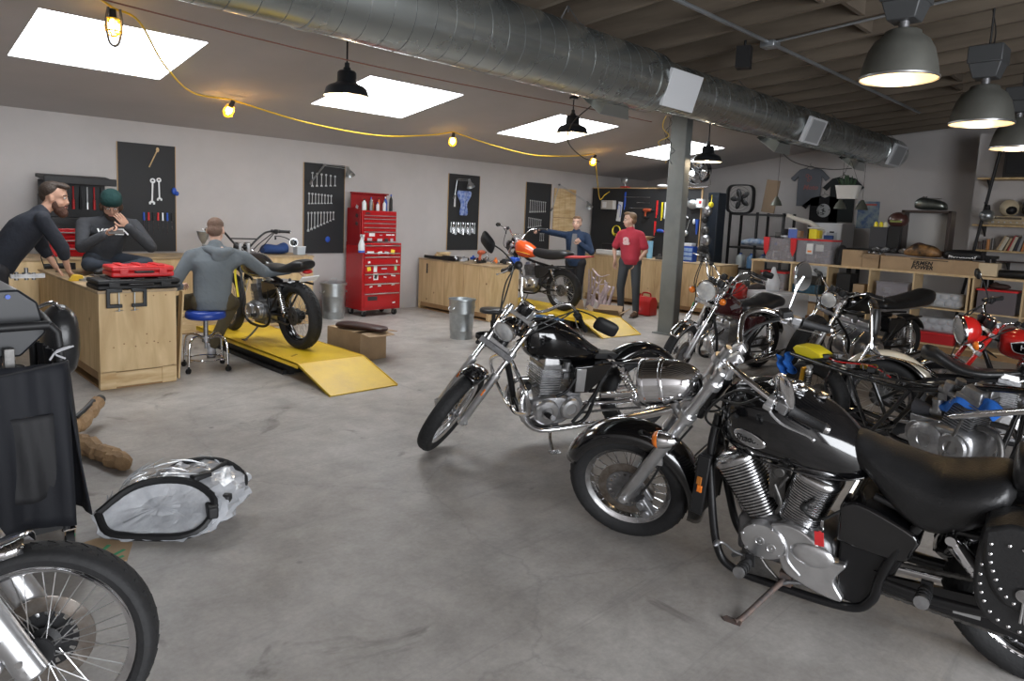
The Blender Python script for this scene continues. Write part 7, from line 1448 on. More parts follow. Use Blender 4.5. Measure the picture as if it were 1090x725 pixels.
t=thing('dark_cabinet','dark wall box on the topmost shelf at the right edge','cabinet',(12.62,1.70,2.50)); _bx(t,(.34,1.1,.60),mat('very_dark_box',(.015,.013,.012),.6),'cabinet_body',(0,0,.30)); _bx(t,(.01,.5,.5),BLKM,'cabinet_door',(-.175,.27,.30))
# hanging plant and small green lamps
t=thing('hanging_planter','white hanging pot of dark succulent leaves in front of the far wall','plant',(11.9,4.22,2.13)); g=G(); g.secloft([(0,0,.085,.15,4),(.20,0,.115,.19,4),(.205,0,.12,.195,4)],n=24,k=2,ax='z'); g.build('pot',mat('white_ceramic',(.62,.60,.56),.4),t)
rnd=random.Random(11); LF=mat('succulent_leaf',(.025,.06,.025),.5)
for i in range(26):
    a=rnd.uniform(0,6.3); r=rnd.uniform(.02,.14); x,y_=math.cos(a)*r*.6,math.sin(a)*r; L=rnd.uniform(.08,.2); g=G(); g.tube([(x,y_,.2),(x*1.2,y_*1.3,.2+L*.5),(x*1.6,y_*1.7,.2+L)],[.014,.018,.004],6,3,flat=.5); g.build('leaf',LF,t)
for s in (-1,1): g=G(); g.cyl((0,.17*s,.2),(0,0,.625),.003,n=5); g.build('hanging_cord',WIRE,t)
GRL=mat('green_grey_enamel',(.10,.105,.085),.4,.3)
def small_lamp(label,x,y,z,top):
    t=thing('small_pendant',label,'lamp',(x,y,z)); g=G(); g.lathe([(.015,.16),(.03,.15),(.04,.12),(.075,.07),(.10,.0),(.097,0),(.07,.06),(.03,.11)],n=26); g.build('lamp_shade',GRL,t,ang=60); g=G(); g.cyl((0,0,.15),(0,0,top-z),.003,n=5); g.build('cord',WIRE,t); g=G(); g.ell((0,0,.05),(.03,.03,.035),n=12,m=8); g.build('bulb',mat('lamp_bulb_off'),t)
small_lamp('small metal pendant lamp on a long cord, left one near the box fan',12.0,5.45,2.0,3.1); small_lamp('small green pendant lamp below the hanging planter',12.0,4.36,1.97,3.2); small_lamp('small green pendant lamp right of the hanging planter',12.0,4.02,1.96,2.76)
# ------------------------------------------------------------------ duct and lamps
DUCT=mat('galvanised_duct',(.47,.50,.49),.27,.92,noise=.08,nscale=1.2,rnoise=.08)
YD,ZD=4.10,3.0
def duct():
    t=thing('spiral_duct','long round galvanised spiral air duct under the roof','duct',(0,YD,ZD))
    def seg(x0,x1,r,step,nm):
        g=G(); n=44; g.lathe([(r,x0),(r,x1)],(0,0,0),(1,0,0),n); g.lathe([(0,x1),(r*.96,x1),(r,x1-.01)],(0,0,0),(1,0,0),n); o=g.build(nm,DUCT,t)
        g=G(); L=x1-x0; turns=L/step; m=int(turns*26); pts=[]
        for i in range(m+1):
            a=2*pi*i/26; pts.append((x0+step*i/26,math.cos(a)*r,math.sin(a)*r))
        g.tube(pts,.003,4); g.build('spiral_seam',mat('duct_seam',(.16,.17,.17),.5,.7),o)
        return o
    seg(-1.5,5.95,.288,.17,'large_duct'); seg(5.85,13.55,.245,.15,'small_duct')
    for x,r in ((5.75,.296),(5.95,.262),(2.2,.296),(.3,.296),(9.4,.252),(12.6,.252)): g=G(); g.lathe([(r-.01,-.035),(r,-.03),(r,.03),(r-.01,.035)],(x,0,0),(1,0,0),44); g.build('joint_collar',DUCT,t)
    g=G(); g.tube([(5.55,-.285,-.05),(5.5,-.287,.05),(5.62,-.288,.1)],.006,6,3); g.build('scraped_mark',STEEL,t)
    return t
dt=duct()
def register(label,x,w,h,ang,r,m=mat('register_white',(.60,.61,.63),.5),grille=True,d=.05):
    # rectangular air register clamped on the duct flank; ang = angle from -Y side
    t=thing('air_register',label,'air register',(x,YD,ZD)); n=V((0,-math.cos(ang),-math.sin(ang))); up_=V((0,-math.sin(ang),math.cos(ang))); ax=V((1,0,0)); R=Matrix((ax,up_,n)).transposed(); c=n*(r+d/2)
    g=G(); g.box(c,(w,h,d),R); g.build('register_frame',m,t,bev=.004)
    if grille:
        g=G(); 
        g.box(c+n*(d/2+.001),(w*.78,h*.84,.004),R); gr=g.build('register_grille',mat('register_mesh',(.34,.35,.36),.5),t)
        for i in range(16): g=G(); g.box(c+n*(d/2+.004)+up_*(-h*.4+h*.8*i/15),(w*.76,.005,.005),R); g.build('louvre',mat('register_mesh'),gr)
    return t
register('blank white plate on the duct where it narrows',6.12,.56,.36,.30,.25,grille=False,d=.04)
register('white air register on the duct, second from its far end',9.40,.52,.34,.35,.245)
register('white air register at the far end of the duct',12.9,.60,.36,.35,.245)
for i,(x,l) in enumerate(((5.5,'first'),(9.25,'middle'),(12.2,'last'))):
    t=thing('duct_diffuser','%s square metal diffuser on the far underside of the duct'%l,'diffuser',(x,YD,ZD)); n=V((0,.6,-.8)); u_=V((0,.8,.6)); R=Matrix((V((1,0,0)),u_,n)).transposed(); g=G(); vs=[]
    for k,(w,hh,dd) in enumerate(((.34,.24,.24),(.46,.34,.36))):
        for a,b in ((-1,-1),(1,-1),(1,1),(-1,1)): vs.append(V((a*w/2,0,0))+u_*(b*hh/2)+n*dd)
    g.add(vs,[(0,1,2,3),(4,5,6,7),(0,4,5,1),(1,5,6,2),(2,6,7,3),(3,7,4,0)]); g.build('diffuser_hood',DUCT,t); g=G(); g.box(n*.365,(.42,.30,.01),R); g.build('diffuser_face',WHT,t)
HANG=mat('hanger_steel',(.22,.22,.22),.5,.8)
for i,x in enumerate((4.65,7.6,10.4,13.0)):
    t=thing('duct_hanger','steel rod and V-strap hanger above the duct','hanger',(x,YD,ZD),0,'duct hangers'); g=G(); r=.30 if x<5.9 else .255; zt=zroof(YD)-ZD+.1; g.cyl((0,0,r+.12),(0,0,zt),.008,n=8); g.build('threaded_rod',HANG,t)
    for s in (-1,1): g=G(); g.tube([(0,0,r+.13),(0,s*.12,r-.02),(0,s*r*.72,r*.72)],.010,6,1,flat=.4); g.build('strap',HANG,t)
# wall/roof conduits
def conduit(label,pts,r=.014):
    g=G(); g.tube(pts,r,8); o=g.build('conduit',mat('conduit_steel',(.34,.36,.38),.4,.8),None); tag(o,label,'conduit')
conduit('grey conduit crossing under the rafters above the high-bay lamps',[(3.9,3.1,zroof(3.1)-.03),(11.2,3.1,zroof(3.1)-.03)],.018)
conduit('thin branch conduit running across to the high-bay lamps',[(6.4,3.1,zroof(3.1)-.03),(6.4,1.2,zroof(1.2)-.03)],.012)
g=G(); g.box((0,0,0),(.14,.14,.06)); o=g.build('ceiling_junction_box',mat('conduit_steel'),None,bev=.01); o.location=(6.4,3.1,zroof(3.1)-.045); tag(o,'conduit junction box under the rafters','box')
t=thing('spot_lamp','small dark spot lamp clamped under the rafters above the duct','lamp',(6.7,3.9,3.5)); 
g=G(); g.box((0,0,-.10),(.13,.13,.2),.3); g.build('lamp_body',BLKM,t); g=G(); g.cyl((0,0,0),(0,0,.06),.012); g.build('lamp_stem',BLKM,t); t.location=(6.3,3.3,zroof(3.3)-.04)
# barn pendants
BLE=mat('black_enamel',(.012,.013,.015),.35,coat=.3); INN=mat('shade_white_inside',(.75,.72,.66),.5,emis=(1,.9,.7),estr=.0)
BULB=mat('warm_bulb',(1,.9,.7),.4,emis=(1,.80,.50),estr=14)
def pend(label,x,y,z,D):
    t=thing('pendant_lamp',label,'pendant lamp',(x,y,z)); r=D/2; top=zroof(y)-z
    g=G(); g.lathe([(.0,.25),(.03,.25),(.035,.225),(.07,.22),(.082,.205),(.086,.125),(.10,.112),(r*.78,.088),(r*.88,.07),(r*.94,.035),(r,0)],n=40); g.build('lamp_shade',BLE,t,ang=50)
    g=G(); g.lathe([(r-.003,0.001),(r*.92,.030),(r*.70,.064),(.08,.085),(0,.09)],n=40); g.build('shade_lining',INN,t,ang=60)
    g=G(); g.cyl((0,0,.24),(0,0,.29),.022,n=14); g.cyl((0,0,.22),(0,0,top-.02),.008,n=10); g.build('stem',BLE,t); g=G(); g.cyl((0,0,top-.03),(0,0,top+.01),.055,n=20); g.build('ceiling_canopy',BLE,t)
    g=G(); g.ell((0,0,.045),(.035,.035,.045)); g.build('bulb',BULB,t)
    l=bpy.data.lights.new('pendant_light','POINT'); l.energy=7; l.color=(1,.8,.55); l.shadow_soft_size=.04; o=bpy.data.objects.new('pendant_light',l); COL.objects.link(o); o.location=(x,y,z-.02)
pend('black barn pendant lamp nearest the left, below the duct',3.36,5.52,2.60,.40); pend('black barn pendant lamp in the middle, in front of a skylight',6.68,5.72,2.66,.40); pend('black barn pendant lamp furthest away, right of the column',9.0,5.15,2.50,.40)
# high bays
HBM=mat('highbay_grey',(.135,.135,.12),.5,.4,noise=.15,nscale=5); HIN=mat('highbay_reflector_glow',(.80,.72,.55),.35,.3,emis=(1,.60,.24),estr=.14)  # reflector lining emits a little to imitate the bulb's warm glow inside
def highbay(label,x,y,z,D=.47,tilt=0):
    t=thing('highbay_lamp',label,'industrial lamp',(x,y,z)); r=D/2
    g=G(); g.lathe([(.035,.325),(.05,.322),(.09,.315),(.108,.305),(.112,.285),(r*.70,.245),(r*.84,.185),(r*.93,.11),(r*.98,.05),(r*1.0,.0)],n=44); g.build('lamp_shade',HBM,t,ang=60)
    g=G(); g.lathe([(r*1.0,-.004),(r*1.03,.0),(r*1.03,.012),(r*1.0,.016)],n=44,closed=True); g.build('shade_rim',ALUB,t)
    g=G(); g.lathe([(r*.985,.002),(r*.96,.05),(r*.91,.11),(r*.82,.18),(r*.68,.235),(0,.27)],n=44); g.build('reflector',HIN,t,ang=60)
    g=G(); g.cyl((0,0,.315),(0,0,.385),.032,n=18); g.build('neck',ALUD,t)
    g=G(); g.box((0,0,.43),(.17,.17,.12),taper=1.4); g.box((0,0,.555),(.29,.25,.14)); g.build('ballast_box',mat('ballast_grey',(.07,.073,.076),.5,.4),t,bev=.008)
    g=G(); g.cyl((0,0,.62),(0,0,zroof(y)-z+.05),.008,n=8); g.tube([(.1,0,.62),(.14,0,.78),(.05,.02,zroof(y)-z)],.005,6,4); g.build('hanging_rod',WIRE,t)
    g=G(); g.ell((0,0,.14),(.06,.06,.09)); g.build('bulb',mat('highbay_bulb',(1,.85,.6),.4,emis=(1,.70,.36),estr=3.5),t)
    l=bpy.data.lights.new('highbay_light','POINT'); l.energy=3.5; l.color=(1,.74,.45); l.shadow_soft_size=.08; o=bpy.data.objects.new('highbay_light',l); COL.objects.link(o); o.location=(x,y,z+.02)
highbay('large grey high-bay lamp, nearest and biggest at upper right',5.13,1.57,2.63); highbay('grey high-bay lamp, middle of the three at upper right',6.99,1.46,2.56); highbay('grey high-bay lamp cut by the right edge of the picture',9.05,1.55,2.56)
# yellow string of caged work lights
CABY=mat('yellow_cable',(.62,.40,.02),.45); YC=mat('yellow_cage',(.85,.58,.03),.4)
HOT=mat('string_bulb',(1,.8,.4),.4,emis=(1,.62,.18),estr=26)
t=thing('string_light_cable','yellow cable looping along the ceiling between the caged work lights','cable',(0,0,0))
P=[(1.15,7.35,2.87),(2.0,7.2,2.90),(2.1,7.2,2.52),(2.16,7.2,2.86)]
def caged(label,x,y,z,tilt):
    t=thing('caged_work_light',label,'lamp',(x,y,z)); t.rotation_euler=tilt; g=G(); g.cyl((0,0,.0),(0,0,.07),.028,.022,n=16); g.build('socket',BLKM,t)
    g=G(); g.ell((0,0,-.05),(.034,.034,.05)); g.build('bulb',HOT,t)
    for i in range(8):
        a=i*pi/4; c,s=math.cos(a),math.sin(a); g=G(); g.tube([(c*.035,s*.035,.005),(c*.055,s*.055,-.04),(c*.052,s*.052,-.09),(c*.02,s*.02,-.125)],.004,6,3); g.build('cage_bar',YC,t)
    for z_,r in ((-.0,.045),(-.09,.055),(-.125,.02)): g=G(); g.lathe([(r-.005,0),(r,.005),(r+.005,0),(r,-.005)],(0,0,z_),(0,0,1),20,closed=True); g.build('cage_ring',YC,t)
    l=bpy.data.lights.new('string_light','POINT'); l.energy=8; l.color=(1,.55,.2); l.shadow_soft_size=.03; o=bpy.data.objects.new('string_light',l); COL.objects.link(o); o.location=(x,y,z-.05)
def onz(px,py,yy):  # camera ray helper for the sagging cable
    pass
caged('caged yellow work light at the top edge, above the first skylight',1.63,5.97,2.95,(0,0,0)); caged('caged yellow work light, left one, between the first two skylights',3.28,7.78,2.68,(.5,.25,0)); caged('caged yellow work light, middle one, on the sloping ceiling',6.48,7.78,2.69,(.1,.05,0)); caged('caged yellow work light, right one, near the black tool wall',9.72,7.78,2.68,(.3,.15,0))
W=[[(1.63,5.97,3.03),(1.85,6.1,3.0),(2.25,6.75,2.82),(2.75,7.45,2.72),(3.28,7.78,2.755)],[(3.28,7.78,2.755),(4.2,7.78,2.62),(5.2,7.78,2.58),(6.0,7.78,2.67),(6.48,7.78,2.77)],[(6.48,7.78,2.77),(7.3,7.78,2.66),(8.2,7.78,2.60),(9.2,7.78,2.68),(9.72,7.78,2.76)],[(9.72,7.78,2.76),(9.95,7.9,2.5),(10.4,8.2,2.25),(11.0,8.6,2.02),(11.4,8.8,2.12),(11.62,8.85,2.2)],[(.6,4.9,3.2),(1.1,5.4,3.10),(1.63,5.97,3.03)]]
g=G(); g.tube([(1.60,5.97,3.03),(1.585,5.97,2.92),(1.60,5.97,2.79),(1.635,5.97,2.755),(1.67,5.97,2.79),(1.69,5.97,2.92),(1.68,5.97,3.03)],.010,8,6); g.build('grey_cable_loop',mat('grey_cable',(.12,.11,.10),.5),t)
for w_ in W: g=G(); g.tube(w_,.009,8,8); g.build('cable_span',CABY,t)
g=G(); pts=[(0.5,4.75,2.80),(3.0,4.70,2.72),(5.6,4.62,2.74),(6.6,4.5,2.72)]; g.tube(pts,.005,6,6); o=g.build('power_cable',mat('brown_cord',(.16,.07,.05),.6),None); tag(o,'thin brown cord running below the big duct','cable')
rnd=random.Random(3)
for k,(lab,m) in enumerate((('loose yellow wire dangling under the duct near the column',CABY),('loose black wire dangling under the duct near the column',WIRE),('loose thin wire curl dangling under the duct near the column',WIRE))):
    x=6.42+.05*k; z=2.74; P=[(x,4.2,z)]
    for i in range(7): P.append((x+rnd.uniform(-.07,.07),4.2+rnd.uniform(-.05,.05),z-.07*(i+1)))
    g=G(); g.tube(P,.0035,5,3); o=g.build('hanging_wire',m,None); tag(o,lab,'wire')
for pts,lab in (([(5.45,4.4,2.75),(5.6,4.8,2.60),(5.9,5.1,2.45),(6.3,5.2,2.32),(6.6,5.2,2.30)],'black wire drooping left of the column from the duct'),([(9.2,4.3,2.76),(10.4,4.5,2.60),(12.0,4.6,2.62),(13.4,4.7,2.75)],'black cable swagging below the far half of the duct')):
    g=G(); g.tube(pts,.006,6,6); o=g.build('hanging_cable',WIRE,None); tag(o,lab,'cable')
# ------------------------------------------------------------------ covered cart, wrapped part and floor scraps at left
NYL=mat('black_nylon',(.015,.015,.017),.7,bump=.3,bscale=20); NAVY=mat('dark_navy_canvas',(.006,.007,.011),.75,bump=.25,bscale=14)
def cart():
    t=thing('equipment_cart','black wheeled cart with hanging dark cloth sides at the left edge','cart',(.40,3.85,0))
    # local axes: x towards the room, y away; footprint .72 x .60
    g=G()
    for x,y in ((.33,-.30),(.33,.28),(-.5,-.30),(-.5,.28)): g.tube([(x,y,.09),(x,y,.92),(x-.04*(1 if x>0 else -1),y,1.05)],.017,12,3)
    g.tube([(.29,-.30,1.05),(-.46,-.30,1.05)],.019,12); g.tube([(.29,.28,1.05),(-.46,.28,1.05)],.019,12); g.tube([(.29,-.30,1.05),(.31,0,1.06),(.29,.28,1.05)],.017,12,3)
    for z in (.12,): g.box((-.085,-.01,z),(.86,.60,.03))
    g.build('cart_frame',BLKM,t)
    # cloth : draped panels with folds
    def drape(pts_top,zt,zb,nm,m,amp=.02,out=(0,0),seed=1,flare=.06,nz=14):
        rnd=random.Random(seed); P=catmull([(x,y,0) for x,y in pts_top],10); secs=[]; ph=rnd.uniform(0,6)
        for k in range(nz+1):
            f=k/nz; z=zt+(zb-zt)*f; row=[]
            for i,p in enumerate(P):
                u=i/(len(P)-1); w=amp*(.25+f)*math.sin(u*19+ph+f*1.5)+amp*.6*math.sin(u*41+ph*2-f*3)
                row.append(V((p.x+out[0]*(flare*f+w),p.y+out[1]*(flare*f+w),z+.012*math.sin(u*9+ph)*f)))
            secs.append(row)
        g=G(); g.loft(secs,caps=False,closed=False); return g.build(nm,m,t,solid=.006,ang=80)
    drape([(-.52,-.32),(-.2,-.325),(.1,-.325),(.35,-.32)],.88,.15,'cloth_panel',NAVY,.016,(0,-1),1)
    drape([(.35,-.32),(.355,-.1),(.355,.1),(.35,.29)],.88,.15,'cloth_panel',NAVY,.014,(1,0),2)
    drape([(-.3,-.345),(-.1,-.35),(.1,-.35),(.30,-.345)],.66,.30,'pocket_panel',NYL,.012,(0,-1),5,.03)
    for z,x0,x1 in ((.885,-.5,.35),(.30,-.48,.36)): g=G(); g.tube([(x0,-.33,z-.02),(0,-.338,z-.04),(x1,-.33,z)],.006,6,4); g.build('cloth_hem',NYL,t)
    g=G(); g.tube([(.34,-.335,.90),(.30,-.345,.93),(.37,-.345,.955),(.31,-.34,.94),(.28,-.34,.90)],.0045,6,3); g.build('knot_cord',mat('grey_cord',(.4,.4,.42),.6),t)
    g=G(); g.prism([(.36,.66),(.375,.70),(.385,.52),(.36,.50)],-.02,.02); g.build('red_flag',REDC,t)
    for x,y in ((.34,-.30),(-.45,-.30),(.34,.27),(-.45,.27)):
        g=G(); g.cyl((x-.016,y,.04),(x+.016,y,.04),.04,n=20); c=g.build('castor',RUB,t); g=G(); g.prism([(y-.03,.10),(y+.03,.10),(y+.012,.035),(y-.012,.035)],x-.022,x-.017,ax='x'); g.prism([(y-.03,.10),(y+.03,.10),(y+.012,.035),(y-.012,.035)],x+.017,x+.022,ax='x'); g.box((x,y,.10),(.05,.06,.006)); g.build('castor_fork',CHROME,c)
    # upper bin of the cart : angular black tray with a pouch
    g=G(); g.loft([[V((x,y,z)) for x,z in ((-.5,.90),(.20,.90),(.30,1.0),(.27,1.14),(.20,1.20),(-.5,1.20))] for y in (-.20,.24)]); tr=g.build('tray_shell',mat('satin_black_panel',(.012,.013,.016),.42),t,bev=.01)
    g=G(); g.box((-.16,-.215,.985),(.36,.03,.10)); g.build('pouch_opening',BLKM,t,bev=.01)
    g=G(); g.tube([(-.02,-.24,1.01),(.0,-.25,1.03),(.03,-.25,1.0)],.010,8,3); g.build('blue_clip',BLUP,t)
    for x,z,nm in ((.10,-.99,'bolt'),): pass
    for x in (.16,-.1): g=G(); g.cyl((x,-.20,1.17),(x,-.21,1.17),.010,n=12); g.build('blue_bolt',BLUP,t)
    g=G(); g.prism([(.0,.985),(.05,.99),(.05,.93),(.02,.935)],-.235,-.215); g.build('buckle',STEEL,t,bev=.003); g=G(); g.box((.15,-.24,.90),(.04,.04,.10)); g.build('strap_end',STEEL,t,bev=.003)
    return t
cart()
t=thing('duffel_bag','round black glossy bag hanging off the far corner of the cart','bag',(.87,4.24,0)); g=G(); g.secloft([(0.66,0,.03,.03,2),(.71,0,.07,.10,2.4),(.84,0,.085,.14,2.6),(.98,0,.075,.12,2.4),(1.04,0,.03,.05,2)],n=26,k=4,ax='z'); g.build('bag_body',mat('soft_black_leather',(.02,.02,.021),.3,bump=.4,bscale=9),t); g=G(); g.tube([(-.0,-.06,1.02),(-.05,-.10,1.07),(-.14,-.12,1.04)],.010,8,4); g.build('bag_handle',CHROMEW,t)
t=thing('chrome_fitting','small steel fitting standing on top of the black cart','part',(.66,4.05,1.20)); 
for x,h in ((0,.04),(.04,.06),(.07,.035)): g=G(); g.cyl((x,0,0),(x,0,h),.009,n=12); g.cyl((x,0,h*.5),(x,0,h*.6),.018,n=14); g.build('fitting_post',STEEL,t)
g=G(); g.box((.045,0,.02),(.14,.03,.02)); g.build('fitting_base',STEEL,t)
# plastic wrapped frame on the floor
FILM=mat('wrap_film',(.66,.68,.72),.16,0,bump=1.2,bscale=16,coat=.8,alpha=.60,noise=.25,nscale=10)
t=thing('wrapped_part','black hoop shaped part wrapped in crinkled clear plastic film on the floor','parcel',(1.19,3.42,0))
def wrapped():
    rr=V((.77,-.64,0)); dd=V((.64,.77,0)); rnd=random.Random(21)
    o0=V((-.13,-.06,0))
    P=[(-.31,.10),(-.24,.035),(-.12,.02),(.10,.02),(.20,.06),(.22,.15),(.10,.215),(-.06,.225),(-.20,.19)]
    pt=lambda x,z,dp: o0+rr*x+dd*(z*.9+dp)+V((0,0,z))
    h1=[pt(x,z,0) for x,z in P]; h2=[pt(x*.92+.09,.02+(z)*.98,.24) for x,z in P]
    for h,r_ in ((h1,.019),(h2,.015)): g=G(); g.tube(catmull(h+[h[0]],4),r_,8); g.build('black_hoop',BLKM,t)
    for i in (1,4,6,8): g=G(); g.cyl(h1[i],h2[i],.013); g.build('cross_bar',BLKM,t)
    for i,dz in ((4,.05),(5,-.02),(6,.0)): g=G(); g.box(h1[i]*.8+h2[i]*.2+V((0,0,dz)),(.10,.05,.06),.5+i); g.build('corner_block',BLKM,t,bev=.01)
    g=G(); secs=[]; n=54; base=catmull([V((x,z,0)) for x,z in P+[P[0]]],6)[:-1]; cx,cz=-.04,.12
    for k,(dp,sc,sh,ns) in enumerate(((.02,.02,0,.05),(.035,.35,0,.25),(.01,.7,0,.35),(-.005,1.0,0,.5),(-.01,1.10,0,1),(.04,1.15,.01,1.5),(.10,1.16,.03,1.7),(.16,1.12,.05,1.8),(.22,1.10,.07,1.8),(.28,1.02,.09,1.6),(.31,.8,.10,1.5),(.32,.45,.10,1.2),(.32,.02,.10,.2))):
        row=[]
        for i,p in enumerate(base):
            a=i/len(base)*6.283; w=1+ns*(.022*math.sin(a*9+k*2.1)+.018*math.sin(a*17-k*3.7))+rnd.uniform(-.02,.02)*ns
            x=cx+(p.x-cx)*sc*w+sh; z=cz+(p.y-cz)*sc*w; q=pt(x,z,dp+rnd.uniform(-.008,.008)*ns); q.z=max(.004,q.z+rnd.uniform(-.006,.006)*ns); row.append(q)
        secs.append(row)
    g.loft(secs); g.build('plastic_film',FILM,t,ang=18)
    for s in range(34):
        i=rnd.randrange(len(base)); p=base[i]; p2=base[(i+rnd.randrange(2,9))%len(base)]; d0=rnd.uniform(0,.28)
        g=G(); g.tube([pt(p.x*1.12,p.y*1.1+.01,d0),pt((p.x+p2.x)*.57,(p.y+p2.y)*.56+.012,d0+rnd.uniform(-.05,.06)),pt(p2.x*1.1,p2.y*1.1+.01,d0+rnd.uniform(-.04,.08))],[.003,.008,.003],5,4,flat=.5); g.build('film_fold',mat('film_fold',(.75,.78,.82),.12,alpha=.6,coat=1),t)
wrapped()
# cardboard scrap with green marks
g=G(); P=[(-.12,-.10),(.10,-.16),(.17,.0),(.06,.15),(-.10,.12)]; t=thing('cardboard_scrap','flat brown cardboard scrap with green spray marks under the cart castor','cardboard',(.80,3.42,0)); g.prism(P,.001,.005,ax='z'); g.build('board_sheet',CARD,t)
for pts in ([(-.02,-.02),(.04,0),(.08,.04)],[(.06,-.08),(.12,-.05)],[(.03,-.10),(.07,-.115),(.10,-.11)],[(-.04,.06),(.0,.075)]): g=G(); g.tube([(x,y,.0055) for x,y in pts],.010,6,2,flat=.12); g.build('green_mark',mat('green_spray',(.05,.30,.13),.7),t)
# brown paper wrapped V on the floor
BPAP=mat('brown_wrapping_paper',(.36,.23,.12),.8,col2=(.24,.15,.08),nscale=8,bump=1.,bscale=22)
t=thing('paper_wrapped_bars','two bars wrapped in crumpled brown paper lying in a V on the floor','parcel',(1.16,4.95,0))
rnd=random.Random(5)
for pts,r0 in (([(-.14,.12,.10),(-.03,.22,.10),(.08,.36,.13),(.19,.52,.16)],.05),([(-.14,.10,.06),(-.05,-.12,.06),(.02,-.36,.055),(.05,-.55,.05)],.055),([(-.20,.16,.10),(-.08,.06,.08)],.075)):
    g=G(); P=catmull(pts,6); g.tube([p+V((rnd.uniform(-.012,.012),rnd.uniform(-.012,.012),rnd.uniform(-.01,.01))) for p in P],[r0*rnd.uniform(.8,1.15) for _ in range(9)],9); g.build('wrapped_bar',BPAP,t,ang=25)
g=G(); g.cyl((.18,.51,.16),(.21,.56,.17),.035,n=14); g.build('bar_end',BLKM,t); g=G(); g.tube([(-.02,.24,.15),(.06,.34,.17),(.14,.46,.19)],.018,7,3); g.build('black_tape',BLKM,t)
# scraps on the floor near the far lift
carton('open flattened carton on the floor beside the far lift ramp',(8.75,6.55,0),(.34,.40),.5,.16,flaps=(1,1,1,1),sag=-.55)
t=thing('cardboard_sheet','upright cardboard sheet leaning behind the orange bike rear wheel','cardboard',(8.55,7.0,0)); g=G(); g.box((0,0,.16),(.30,.01,.32),Matrix.Rotation(-.25,3,'X')); g.build('board_sheet',CARD,t)
t=thing('red_straps','red ratchet straps in a heap on the floor beside the flattened carton','straps',(8.95,6.95,0)); g=G(); g.tube([(-.10,0,.03),(0,.06,.06),(.08,0,.03),(0,-.06,.07),(-.06,.02,.09),(.05,.05,.08)],.022,8,6,flat=.5); g.build('strap_coil',REDC,t); g=G(); g.box((.14,.02,.07),(.14,.12,.14),.3); g.build('black_bag',BLKM,t,bev=.03)
PNK=mat('pale_pink_plastic',(.62,.50,.52),.5,noise=.3,nscale=14,bump=.5,bscale=20)
t=thing('plastic_netting','torn pale pink plastic sheeting draped between the two standing people','plastic sheet',(9.75,7.45,0)); rnd=random.Random(8)
for i in range(9):
    x=rnd.uniform(-.05,.05); y=.28-.06*i; g=G(); g.tube([(x,y+rnd.uniform(-.03,.03),.75-.04*i+rnd.uniform(-.03,.03)),(x-.05,y-.05+rnd.uniform(-.05,.05),.45),(x-.08,y+rnd.uniform(-.06,.06),.2),(x-.1,y-.02,.02)],[.014,.022,.03,.02],6,4,flat=.4); g.build('sheet_strand',PNK,t)
for z in (.18,.34,.50,.64): g=G(); g.tube([(0,.25,z+.1),(-.04,.05,z-.02),(-.03,-.15,z+.03)],[.02,.028,.014],6,4,flat=.4); g.build('sheet_band',PNK,t)
t=thing('fuel_can','red plastic fuel can on the floor left of the column','fuel can',(10.15,6.80,0)); g=G(); g.loft([[V((x,y,z)) for x,z in ((-.10,0),(.10,0),(.11,.02),(.11,.24),(.05,.32),(-.06,.32),(-.11,.24),(-.11,.02))] for y in (-.17,-.16,.16,.17)]); g.v=[(x,y,z) for x,y,z in g.v]; g.build('can_body',mat('red_can',(.60,.02,.02),.35),t,bev=.015); g=G(); g.tube([(0,-.10,.31),(0,-.08,.38),(0,.06,.38),(0,.08,.31)],.014,8,3); g.cyl((0,.12,.28),(0,.14,.36),.025,n=14); g.build('can_handle',MT['red_can'],t)
# tools and parts scattered on the middle bench
rnd=random.Random(33)
drill('orange cordless drill standing on the middle bench',(7.30,7.98,.862),1.9,mat('rust_orange',(.40,.09,.04),.5))
for i in range(3): g=G(); g.box((0,0,.015),(.30,.07,.03)); o=g.build('wood_block',PINE,None); o.location=(7.42+.01*i,9.12-.02*i,.862+.032*i); o.rotation_euler=(0,0,.1*i); tag(o,['bottom','middle','top'][i]+' pine block of the little stack at far end of the middle bench','wood')
t=thing('parts_tray','long black tray of small parts at far end of the middle bench','tray',(7.27,8.80,.862)); g=G(); g.box((0,0,.012),(.30,.80,.024)); g.box((-.14,0,.03),(.012,.80,.03)); g.box((.14,0,.03),(.012,.80,.03)); g.build('tray_body',BLKM,t)
CT=[('socket_set',CHROMEW,'chrome'),('grey_part',ALUD,'dull grey'),('black_part',BLKM,'black'),('orange_part',mat('bright_orange',(.80,.20,.03),.4),'bright orange'),('blue_part',BLUP,'blue'),('rag_bit',WHT,'white')]
nn={}
for i in range(26):
    y=7.62+.038*i+rnd.uniform(-.02,.02); x=rnd.uniform(7.16,7.78); k=[0,1,2,1,0,2,3,1,5,2,1,4,0,2][i%14]; s=rnd.uniform(.7,1.3); g=G(); n_=i%4
    if n_==0: g.tube([(-.05*s,0,.02),(0,.01,.03),(.05*s,-.01,.02)],[.016*s,.022*s,.014*s],8,3)
    elif n_==1: g.box((0,0,.02),(.09*s,.06*s,.04)); g.cyl((0,0,.04),(0,0,.07),.018*s)
    elif n_==2: g.cyl((0,0,0),(0,0,.05*s),.03*s,n=16); g.cyl((0,0,.05*s),(0,0,.08*s),.015*s,n=10)
    else: g.tube([(-.08*s,0,.014),(.08*s,.02,.014)],.010,8); g.box((.08*s,.02,.014),(.03,.04,.02))
    o=g.build('loose_part',CT[k][1],None,bev=.003); o.location=(x,y,.8635); o.rotation_euler=(0,0,rnd.uniform(0,6)); tag(o,'small %s metal or plastic part among the clutter on the middle bench'%CT[k][2],'part','%s parts on the middle bench'%CT[k][2])
